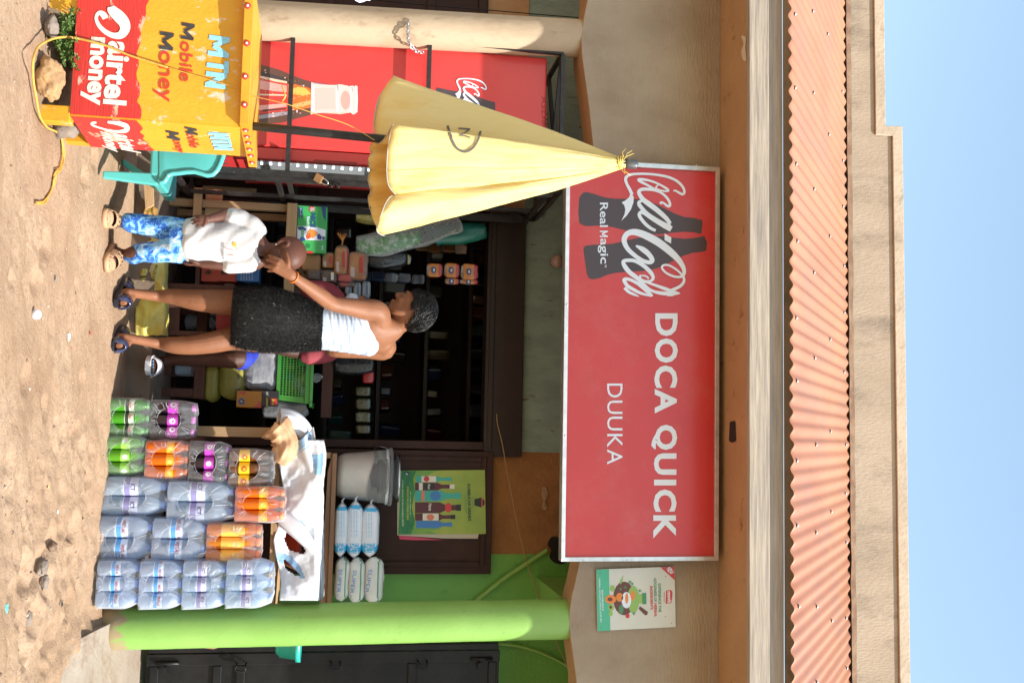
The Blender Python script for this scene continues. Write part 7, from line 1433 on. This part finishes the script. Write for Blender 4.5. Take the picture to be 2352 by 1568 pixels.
mb = MB(); a_, b_ = P(660, 391, 5.45), P(760, 412, 5.45); mb.box((a_.x, 5.428, a_.z), (b_.x, 5.448, b_.z), redW); mb.build("stretcher", CHW)
mb = MB(); a_, b_ = P(650, 515, 5.42), P(800, 530, 5.42); mb.box((a_.x, 5.43, a_.z), (b_.x, 5.84, b_.z-.002), redW); mb.build("seat", CHW)
sky_ = mat("flour_sack_yellow", (.30, .27, .05, 1), (.24, .21, .035, 1), rough=.55, scale=9, coat=.15, bump=.002, bscale=80)
for (x0_, x1_, y0_, y1_, lb) in [(1092, 1224, 900, 1195, "thin yellow-green flour sack lying flat under the fatter one"), (1226, 1474, 860, 1175, "fat yellow-green flour sack beneath the grey bundle")]:
    a, b, c, d = rect(zB, x0_, x1_, y0_, y1_, YBn+.02); mb = MB(); superq(mb, ((a+b)/2-.02, YBn+.11, (c+d)/2), (b-a)/2+.02, .10, (d-c)/2, sky_, .55, .5, 0, .005, 40, 18, pinch=.6, seed=x0_)
    if x0_ > 1200: text(mb, "COOL DRY PLACE", FR(YBn+.01), zB(1412, 838), zB(1412, 972), 5, paint("ink_green", (.04, .06, .02, 1)), .004, .02); shape(mb, FR(YBn+.01), Q(zB, [(1395, 1075), (1440, 1062), (1435, 1120), (1395, 1125)]), paint("ink_green", (.04, .06, .02, 1)), .006)
    tag(mb.build("flour_sack"), lb, "sack")
gsk = mat("grey_bundle", (.30, .31, .32, 1), (.22, .23, .24, 1), rough=.5, scale=7, coat=.15, bump=.006, bscale=22); a, b, c, d = rect(zB, 1452, 1800, 740, 1092, YBn+.01); mb = MB(); superq(mb, ((a+b)/2-.03, YBn+.13, (c+d)/2), (b-a)/2+.03, .12, (d-c)/2, gsk, .5, .45, 0, .010, 44, 22, freq=20, seed=4.); tag(mb.build("bundle"), "grey plastic-wrapped bundle stacked under the green basket", "bundle")
a, b, c, d = rect(zB, 1405, 1632, 1085, 1245, YBn-.02); mb = MB(); mb.box((a, YBn-.02, c), (b, YBn+.15, d), mat("orange_box", (.50, .20, .02, 1), rough=.5)); fz = FR(YBn-.02); shape(mb, fz, Q(zB, [(1560, 1245), (1632, 1245), (1632, 1175)]), rdp, .001); shape(mb, fz, Q(zB, [(1420, 1100), (1500, 1090), (1470, 1130)]), rdp, .001); blob(mb, fz, Q(zB, ring(1448, 1188, 30, 32, 12)), navy, .001); text(mb, "F", fz, zB(1436, 1180), zB(1436, 1198), 5, yl, .002, .03); tag(mb.build("small_box", bevel=.002), "orange box with a dark round badge beside the grey bundle", "box")
a, b, c, d = rect(zB, 1634, 1795, 1085, 1235, YBn-.015); mb = MB(); mb.box((a, YBn-.015, c), (b, YBn+.15, d), paint("black_box", (.02, .02, .022, 1), .4)); fz = FR(YBn-.015); text(mb, "LEMON", fz, zB(1680, 1150), zB(1680, 1230), 4.5, yl, .001, .01); text(mb, "YET", fz, zB(1680, 1095), zB(1680, 1130), 4.5, crm, .001, .01); shape(mb, fz, Q(zB, [(1725, 1160), (1785, 1160), (1785, 1222), (1725, 1222)]), rdp, .001); text(mb, "Bars", fz, zB(1735, 1168), zB(1735, 1218), 6, yl, .002, .02); tag(mb.build("small_box", bevel=.002), "black box with a small red panel on top of the orange box", "box")
# green basket
bgm = mat("basket_green", (.06, .34, .05, 1), (.05, .30, .045, 1), rough=.35, coat=.2, scale=5); yb0 = YBn-.01; a, b, c, d = rect(zB, 1795, 2118, 640, 1175, yb0)
BSK = thing("basket", ((a+b)/2, yb0+.15, c), "green perforated plastic basket full of small goods", "basket"); mb = MB(); NX, NZ = 22, 9; th_ = .004
def bw(s, t, dy=0): return Vector((a+.02+(b-a-.02)*s+(.018*t if s > .5 else -.018*t)*abs(2*s-1), yb0-.022*t+.022+dy, c+(d-c)*t*.78))
for i in range(NX):
    for j in range(NZ):
        s0_, s1_, t0_, t1_ = i/NX, (i+1)/NX, j/NZ, (j+1)/NZ; o_ = [bw(s0_, t0_), bw(s1_, t0_), bw(s1_, t1_), bw(s0_, t1_)]
        if 1 <= i < NX-2 and 0 < j < NZ: ctr = sum(o_, Vector())/4; n_ = [q.lerp(ctr, .26) for q in o_]; mb.add(o_+n_, [(k_, (k_+1) % 4, 4+(k_+1) % 4, 4+k_) for k_ in range(4)], bgm)
        else: mb.add(o_, [(0, 1, 2, 3)], bgm)
w_ = mb.build("front_wall", BSK, solid=.004, weld=True)
mb = MB(); mb.add([bw(1, 0), bw(1, 0, .26), bw(1, 1, .28), bw(1, 1)], [(0, 1, 2, 3)], bgm); mb.add([bw(0, 0), bw(0, 0, .26), bw(0, 1, .28), bw(0, 1)], [(0, 1, 2, 3)], bgm); mb.add([bw(0, 0, .26), bw(1, 0, .26), bw(1, 1, .28), bw(0, 1, .28)], [(0, 1, 2, 3)], bgm); mb.add([bw(0, 0), bw(1, 0), bw(1, 0, .26), bw(0, 0, .26)], [(0, 1, 2, 3)], bgm); mb.build("side_wall", BSK, solid=.004)
rz0 = c+(d-c)*.78; mb = MB(); mb.box((a-.02, yb0-.014, rz0), (b+.022, yb0+.012, rz0+.036), bgm); mb.box((b+.012, yb0-.026, d-.018), (b+.04, yb0+.30, d), bgm); mb.box((a-.03, yb0-.026, d-.018), (b+.012, yb0+.0, d), bgm); mb.box((a-.02, yb0-.012, rz0+.036), (b+.015, yb0+.004, d-.018), bgm); mb.build("rim", BSK, bevel=.004)
mb = MB(); random.seed(12)
for k_ in range(26): superq(mb, (rnd(a+.04, b-.05), yb0+rnd(.06, .2), rnd(c+.02, d-.05)), rnd(.02, .04), .02, rnd(.012, .03), random.choice((blb, dkp, mat("tin_grey", (.3, .3, .3, 1), rough=.4), navy, sky_)), .6, .6, rnd(0, 3), .002, 12, 8)
mb.build("contents", BSK)
bag(zB, [(1650, 1270, 0), (1800, 1262, 0), (1960, 1275, 0), (2070, 1250, 0)], .05, mat("grey_plastic", (.10, .11, .12, 1), (.16, .17, .18, 1), rough=.3, scale=18, coat=.4, bump=.006, bscale=40), "carrier_bag", "crumpled dark grey plastic bag beside the basket", "bag", 5.66)
bag(zB, [(2110, 960, 0), (2170, 970, 0), (2190, 985, 0)], .03, clr2, "clear_bag", "knotted clear bag on the basket rim", "bag", 5.70)
# water packs in the shade beneath
q = pack("spring", nx=3, label="shaded blue water pack behind the seated person's calf", u0=770, u1=860, v0=402, v1=505, Y=5.70); 
q = pack("water", nx=2, label="dim water pack behind the standing woman's knees", u0=692, u1=752, v0=424, v1=500, Y=5.70)
for lb_ in ("pack_support",):
    mb = MB(); mb.box((P(690, 400, 5.70).x, 5.69, .121), (P(862, 400, 5.70).x, 5.88, P(770, 400, 5.70).z-.004), redW); tag(mb.build("low_plank", bevel=.003), "low brown plank carrying the shaded water packs", "plank")
# yellow woven sacks lying along the step
ysk = mat("yellow_sack", (.74, .64, .13, 1), (.68, .60, .22, 1), rough=.5, scale=9, transl=.15, coat=.2, bump=.002, bscale=120); pk_ = paint("sack_print", (.12, .10, .01, 1), .6)
def sackstrip(u0, u1, v0, v1, Y0, lab, seed, prints=False, gold=False):
    def f_(s, t):
        u = u0+(u1-u0)*s+3*nz(t*4, seed); v = v0+(v1-v0)*t+3.5*nz(s*5+seed, t*2)+2*math.sin(s*9+seed)*(t > .9)
        return P(u, v, Y0-.015+.012*math.sin(s*11+seed+3*t)+.016*nz(s*6, t*5, seed)+.03*(1-t))
    mb = sheet(f_, 60, 20, ysk if not gold else mat("shaded_yellow_sack", (.42, .24, .05, 1), (.34, .19, .05, 1), rough=.6, scale=12))
    mb2 = sheet(lambda s, t: f_(s, 1)+Vector((0, .10*t, .01*math.sin(t*3)+.004*nz(s*9, t*5, seed))), 60, 8, ysk if not gold else _M["shaded_yellow_sack"]); mb.merge(mb2)
    o = mb.build("woven_sack", solid=.002, weld=True); tag(o, lab, "sack"); 
    if prints:
        sf_ = Surf([o]); m3 = MB()
        shape(m3, sf_, Q(zC, [(460, 1180), (560, 1180), (560, 1290), (460, 1290)]), pk_, .002); text(m3, "GB", sf_, zC(505, 1200), zC(505, 1270), 13, ysk, .003, .04); text(m3, "MAIZE 25KG", sf_, zC(640, 1080), zC(590, 1250), 6, pk_, .002, .01); shape(m3, sf_, Q(zC, [(560, 1190), (580, 1190), (640, 1040), (620, 1040)]), mat("sack_silver", (.5, .5, .4, 1), rough=.5), .002)
        for k_ in range(4): text(m3, "BEST QUALITY", sf_, zC(470+k_*22, 1062), zC(462+k_*22, 1160), 4, pk_, .002, .01)
        m3.build("print", o)
    return o
sackstrip(598, 770, 311, 377, 5.285, "long yellow woven sack hung over the step behind the woman's feet", 2.2, True)
sackstrip(543, 603, 308, 366, 5.27, "yellow plastic sack end bunched between the child's legs", 6.1)
def tri(s, t):
    a_, b_, c_, d_ = P(465, 335, 5.24), P(535, 322, 5.25), P(540, 362, 5.28), P(480, 362, 5.27); return a_.lerp(b_, s).lerp(d_.lerp(c_, s), t)+Vector((0, .012*nz(s*5, t*5, 3), 0))
o = sheet(tri, 24, 12, mat("shaded_yellow_sack", (.42, .24, .05, 1), (.34, .19, .05, 1), rough=.6, scale=12)).build("woven_sack", solid=.002); tag(o, "yellow printed sack, its shade coloured in as orange-brown, folded between the child's legs and the plastic chair", "sack"); sf_ = Surf([o]); m3 = MB()  # a yellow sack; its shade is put into the orange-brown colour
for k_ in range(3): text(m3, "COUNTRY", sf_, zC(548+k_*24, 500+k_*4), zC(536+k_*24, 590), 5, pk_, .002, .01)
m3.build("print", o)
mb = MB(); xs = [P(u_, 340, 5.24) for u_ in (420, 462, 478)]; a_, b_ = P(425, 322, 5.22), P(462, 362, 5.30)
mb.prism([P(420, 330, 5.22), P(480, 334, 5.23), P(470, 352, 5.23), P(420, 350, 5.22)], (0, .03, 0), paleW); tag(mb.build("plank"), "splintered board lying at the edge of the step by the plastic chair", "plank")
# --- dim shelves at the back of the room
SHF = thing("shelf_unit", (-.6, 7.3, .12), "dim brown shelves at the back of the shop with small goods", "shelf"); shx0, shx1 = -1.9, .9
dkw = mat('dimmed_shelf_wood', (.02, .009, .007, 1), (.03, .013, .01, 1), rough=.6, scale=8)  # shelf wood darkened to carry the back room's dimness
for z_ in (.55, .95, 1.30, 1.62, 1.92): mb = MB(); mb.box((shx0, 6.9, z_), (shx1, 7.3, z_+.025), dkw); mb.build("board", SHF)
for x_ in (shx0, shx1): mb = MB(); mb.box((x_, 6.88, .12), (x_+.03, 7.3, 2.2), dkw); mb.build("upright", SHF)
random.seed(31); cols = [blb, mat('dim_brown', (.02, .008, .006, 1), rough=.3), mat('dim_orange', (.07, .022, .006, 1), rough=.3, coat=.4), mat('dim_red', (.05, .007, .007, 1), rough=.3, coat=.4), mat('dim_navy', (.008, .015, .05, 1), rough=.3), mat('dim_teal', (.01, .05, .04, 1), rough=.3), mat('dim_mustard', (.05, .035, .008, 1), rough=.3), mat('dim_pale', (.03, .03, .027, 1), rough=.4)]; protos = []  # packet colours darkened so the goods look unlit
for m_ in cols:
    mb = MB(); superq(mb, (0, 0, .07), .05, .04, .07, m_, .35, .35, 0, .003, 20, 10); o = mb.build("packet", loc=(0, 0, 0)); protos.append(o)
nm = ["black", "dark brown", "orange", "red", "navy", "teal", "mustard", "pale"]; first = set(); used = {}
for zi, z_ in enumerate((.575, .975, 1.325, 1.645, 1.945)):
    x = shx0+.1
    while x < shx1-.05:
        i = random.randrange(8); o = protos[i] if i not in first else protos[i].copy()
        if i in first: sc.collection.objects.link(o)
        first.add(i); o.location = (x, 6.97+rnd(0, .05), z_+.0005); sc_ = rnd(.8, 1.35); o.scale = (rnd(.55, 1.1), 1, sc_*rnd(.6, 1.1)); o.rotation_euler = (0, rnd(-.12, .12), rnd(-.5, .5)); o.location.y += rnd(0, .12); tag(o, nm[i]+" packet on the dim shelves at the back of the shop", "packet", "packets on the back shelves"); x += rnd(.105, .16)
# counter items just inside the opening (right of centre)
mb = MB(); a, b, c, d = rect(zB, 2215, 2290, 740, 1340, 5.95); mb.box((a-.6, 5.99, c), (b, 6.3, d), redW); tag(mb.build("counter_plank"), "dark red-brown counter plank inside the opening", "plank")
zD = ZM(1050, 1300, 2.24)
for k_, (y0_, y1_) in enumerate([(540, 640), (650, 760), (770, 880), (890, 980)]):
    a, b, c, d = rect(zD, 830, 975, y0_, y1_, 6.05); mb = MB(); superq(mb, ((a+b)/2, 6.09, (c+d)/2), (b-a)/2, .03, (d-c)/2, mat("olive_packets", (.018, .022, .005, 1), (.04, .046, .012, 1), rough=.2, scale=24, coat=.7, bump=.004, bscale=40), .4, .35, 0, .004, 24, 14, seed=k_*3.); tag(mb.build("packet"), ["olive packet nearest the woman in the dim row", "second olive packet from the woman in the dim row", "third olive packet from the woman in the dim row", "last olive packet in the dim row, nearest the door jamb"][k_], "packet")
bag(zD, [(640, 345, 0), (800, 350, 0), (1000, 345, 0)], .06, blb, "black_packets", "glossy black packets behind the woman's right elbow", "packets", 6.0)
mb = MB(); a, b, c, d = rect(zD, 900, 1000, 400, 520, 6.05); superq(mb, ((a+b)/2, 6.09, (c+d)/2), (b-a)/2, .03, (d-c)/2, rdp, .4, .35, 0, .004, 24, 14); tag(mb.build("packet"), "dark red glossy packet beside the black packets", "packet")

# strips of sachets hanging in the dim doorway
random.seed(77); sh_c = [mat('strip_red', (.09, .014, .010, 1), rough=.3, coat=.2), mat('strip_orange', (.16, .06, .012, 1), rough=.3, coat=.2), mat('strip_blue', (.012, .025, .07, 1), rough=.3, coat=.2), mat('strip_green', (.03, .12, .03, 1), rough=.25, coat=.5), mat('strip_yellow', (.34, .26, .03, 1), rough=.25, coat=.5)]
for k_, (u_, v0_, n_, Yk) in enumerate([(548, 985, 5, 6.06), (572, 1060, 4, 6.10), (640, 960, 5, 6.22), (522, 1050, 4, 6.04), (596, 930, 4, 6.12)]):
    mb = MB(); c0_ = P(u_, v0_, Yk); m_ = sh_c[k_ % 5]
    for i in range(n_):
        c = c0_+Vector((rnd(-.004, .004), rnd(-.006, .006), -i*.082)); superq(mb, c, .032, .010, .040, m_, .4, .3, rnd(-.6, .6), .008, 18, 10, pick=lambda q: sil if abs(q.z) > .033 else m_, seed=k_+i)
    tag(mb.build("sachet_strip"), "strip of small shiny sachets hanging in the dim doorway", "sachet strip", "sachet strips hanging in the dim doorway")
# ================================================================ small things on the ground
random.seed(17)
def onto(u, v): q = PZ(u, v, 0); return Vector((q.x, q.y, gz(q.x, q.y)))
ps1 = mat("pebble_pale", (.42, .33, .25, 1), (.30, .22, .16, 1), rough=.9, scale=40); ps2 = mat("pebble_brown", (.20, .13, .085, 1), (.15, .09, .06, 1), rough=.9, scale=40)
mb = MB()
for k_ in range(800):
    u_, v_ = rnd(-40, 1600), rnd(-5, 235)
    if u_ < 900 and random.random() < .6: continue
    q = onto(u_, v_); r_ = min(.008, .0012+random.expovariate(1)*.0013); n = 6; M = Matrix.Rotation(rnd(0, 3), 3, 'Z')
    top = [q+M @ Vector((math.cos(a)*r_*rnd(.7, 1.2), math.sin(a)*r_*rnd(.7, 1.2), r_*rnd(.2, .4))) for a in [2*math.pi*i/n for i in range(n)]]; bt = [p_-Vector((0, 0, r_*.8)) for p_ in top]
    mb.loft([bt, top, [q+Vector((0, 0, r_*rnd(.5, .8)))+(p_-q)*.45 for p_ in top]], ps1 if random.random() < .6 else ps2)
tag(mb.build("gravel", loc=(0, 0, 0)), kind="stuff")
for (u_, v_, s, lb) in [(1335, 108, (.030, .022, .016), "largest grey clod of earth in the trampled dirt before the water packs"), (1300, 95, (.034, .026, .020), "dark brown clod beside the largest grey clod in the trampled dirt"), (1418, 82, (.024, .03, .014), "small grey clod in the dirt before the green column"), (1255, 120, (.028, .02, .014), "brown clod in front of the middle water packs"), (1085, 196, (.022, .016, .010), "small dark clod in front of the green packs"), (1530, 214, (.03, .02, .012), "chunk of broken concrete at the foot of the green column")]:
    q = onto(u_, v_); stone((q.x, q.y, q.z+s[2]*.3), s, stg if "grey" in lb or "concrete" in lb else ps2, u_*.07, u_, lb, .3)
def scrap(u, v, m_, L, lb, cat="litter", n=6):
    q = onto(u, v); mb = MB(); g = [[q+Vector(((i-1.5)*L*.35+rnd(-.3, .3)*L*.3, (j-1)*L*.45+rnd(-.3, .3)*L*.3, .003+rnd(0, .25)*L)) for i in range(4)] for j in range(3)]
    for j in range(2):
        for i in range(3): mb.add([g[j][i], g[j][i+1], g[j+1][i+1], g[j+1][i]], [(0, 1, 2, 3)], m_)
    tag(mb.build("litter", solid=.001, weld=True), lb, cat)
q = onto(722, 76); mb = MB(); mb.lathe([(.017, 0), (.018, .002), (.017, .013), (.015, .016), (.002, .017)], paint("cap_pale", (.72, .72, .80, 1), .4), 18, (0, 0, 0), Matrix.Translation(q+Vector((0, 0, .008))) @ Matrix.Rotation(R(28), 4, 'X')); tag(mb.build("bottle_cap"), "white bottle cap lying in the dirt in front of the woman", "bottle cap")
scrap(765, 208, paint("scrap_red", (.6, .05, .05, 1)), .014, "tiny red scrap on the dirt in front of the woman's right foot"); scrap(800, 170, paint("scrap_red", (.6, .05, .05, 1)), .010, "small red crumb on the dirt farther in front of the standing woman")
scrap(1398, 14, paint("scrap_turquoise", (.12, .45, .42, 1)), .03, "turquoise plastic scrap on the dirt far in front of the green column"); scrap(1118, 112, paint("scrap_yellow", (.7, .6, .1, 1)), .010, "yellow scrap on the dirt in front of the soda packs"); scrap(1175, 128, white, .012, "white paper crumb on the dirt in front of the tall water packs")
scrap(1285, 90, mat("scrap_foil", (.6, .5, .4, 1), rough=.4, metal=.3), .02, "crumpled pale foil on the trampled dirt"); scrap(1385, 128, paint("scrap_black", (.03, .03, .03, 1)), .022, "black scrap of plastic on the trampled dirt"); scrap(775, 165, clr, .03, "clear plastic wrapper pressed into the dirt")
scrap(640, 130, paint("scrap_grey", (.25, .22, .2, 1)), .02, "grey flake on the dirt between the bottle cap and the child"); scrap(410, 190, mat("leaf_dry", (.2, .13, .06, 1), rough=.8), .02, "dry leaf on the dirt before the plastic chair")
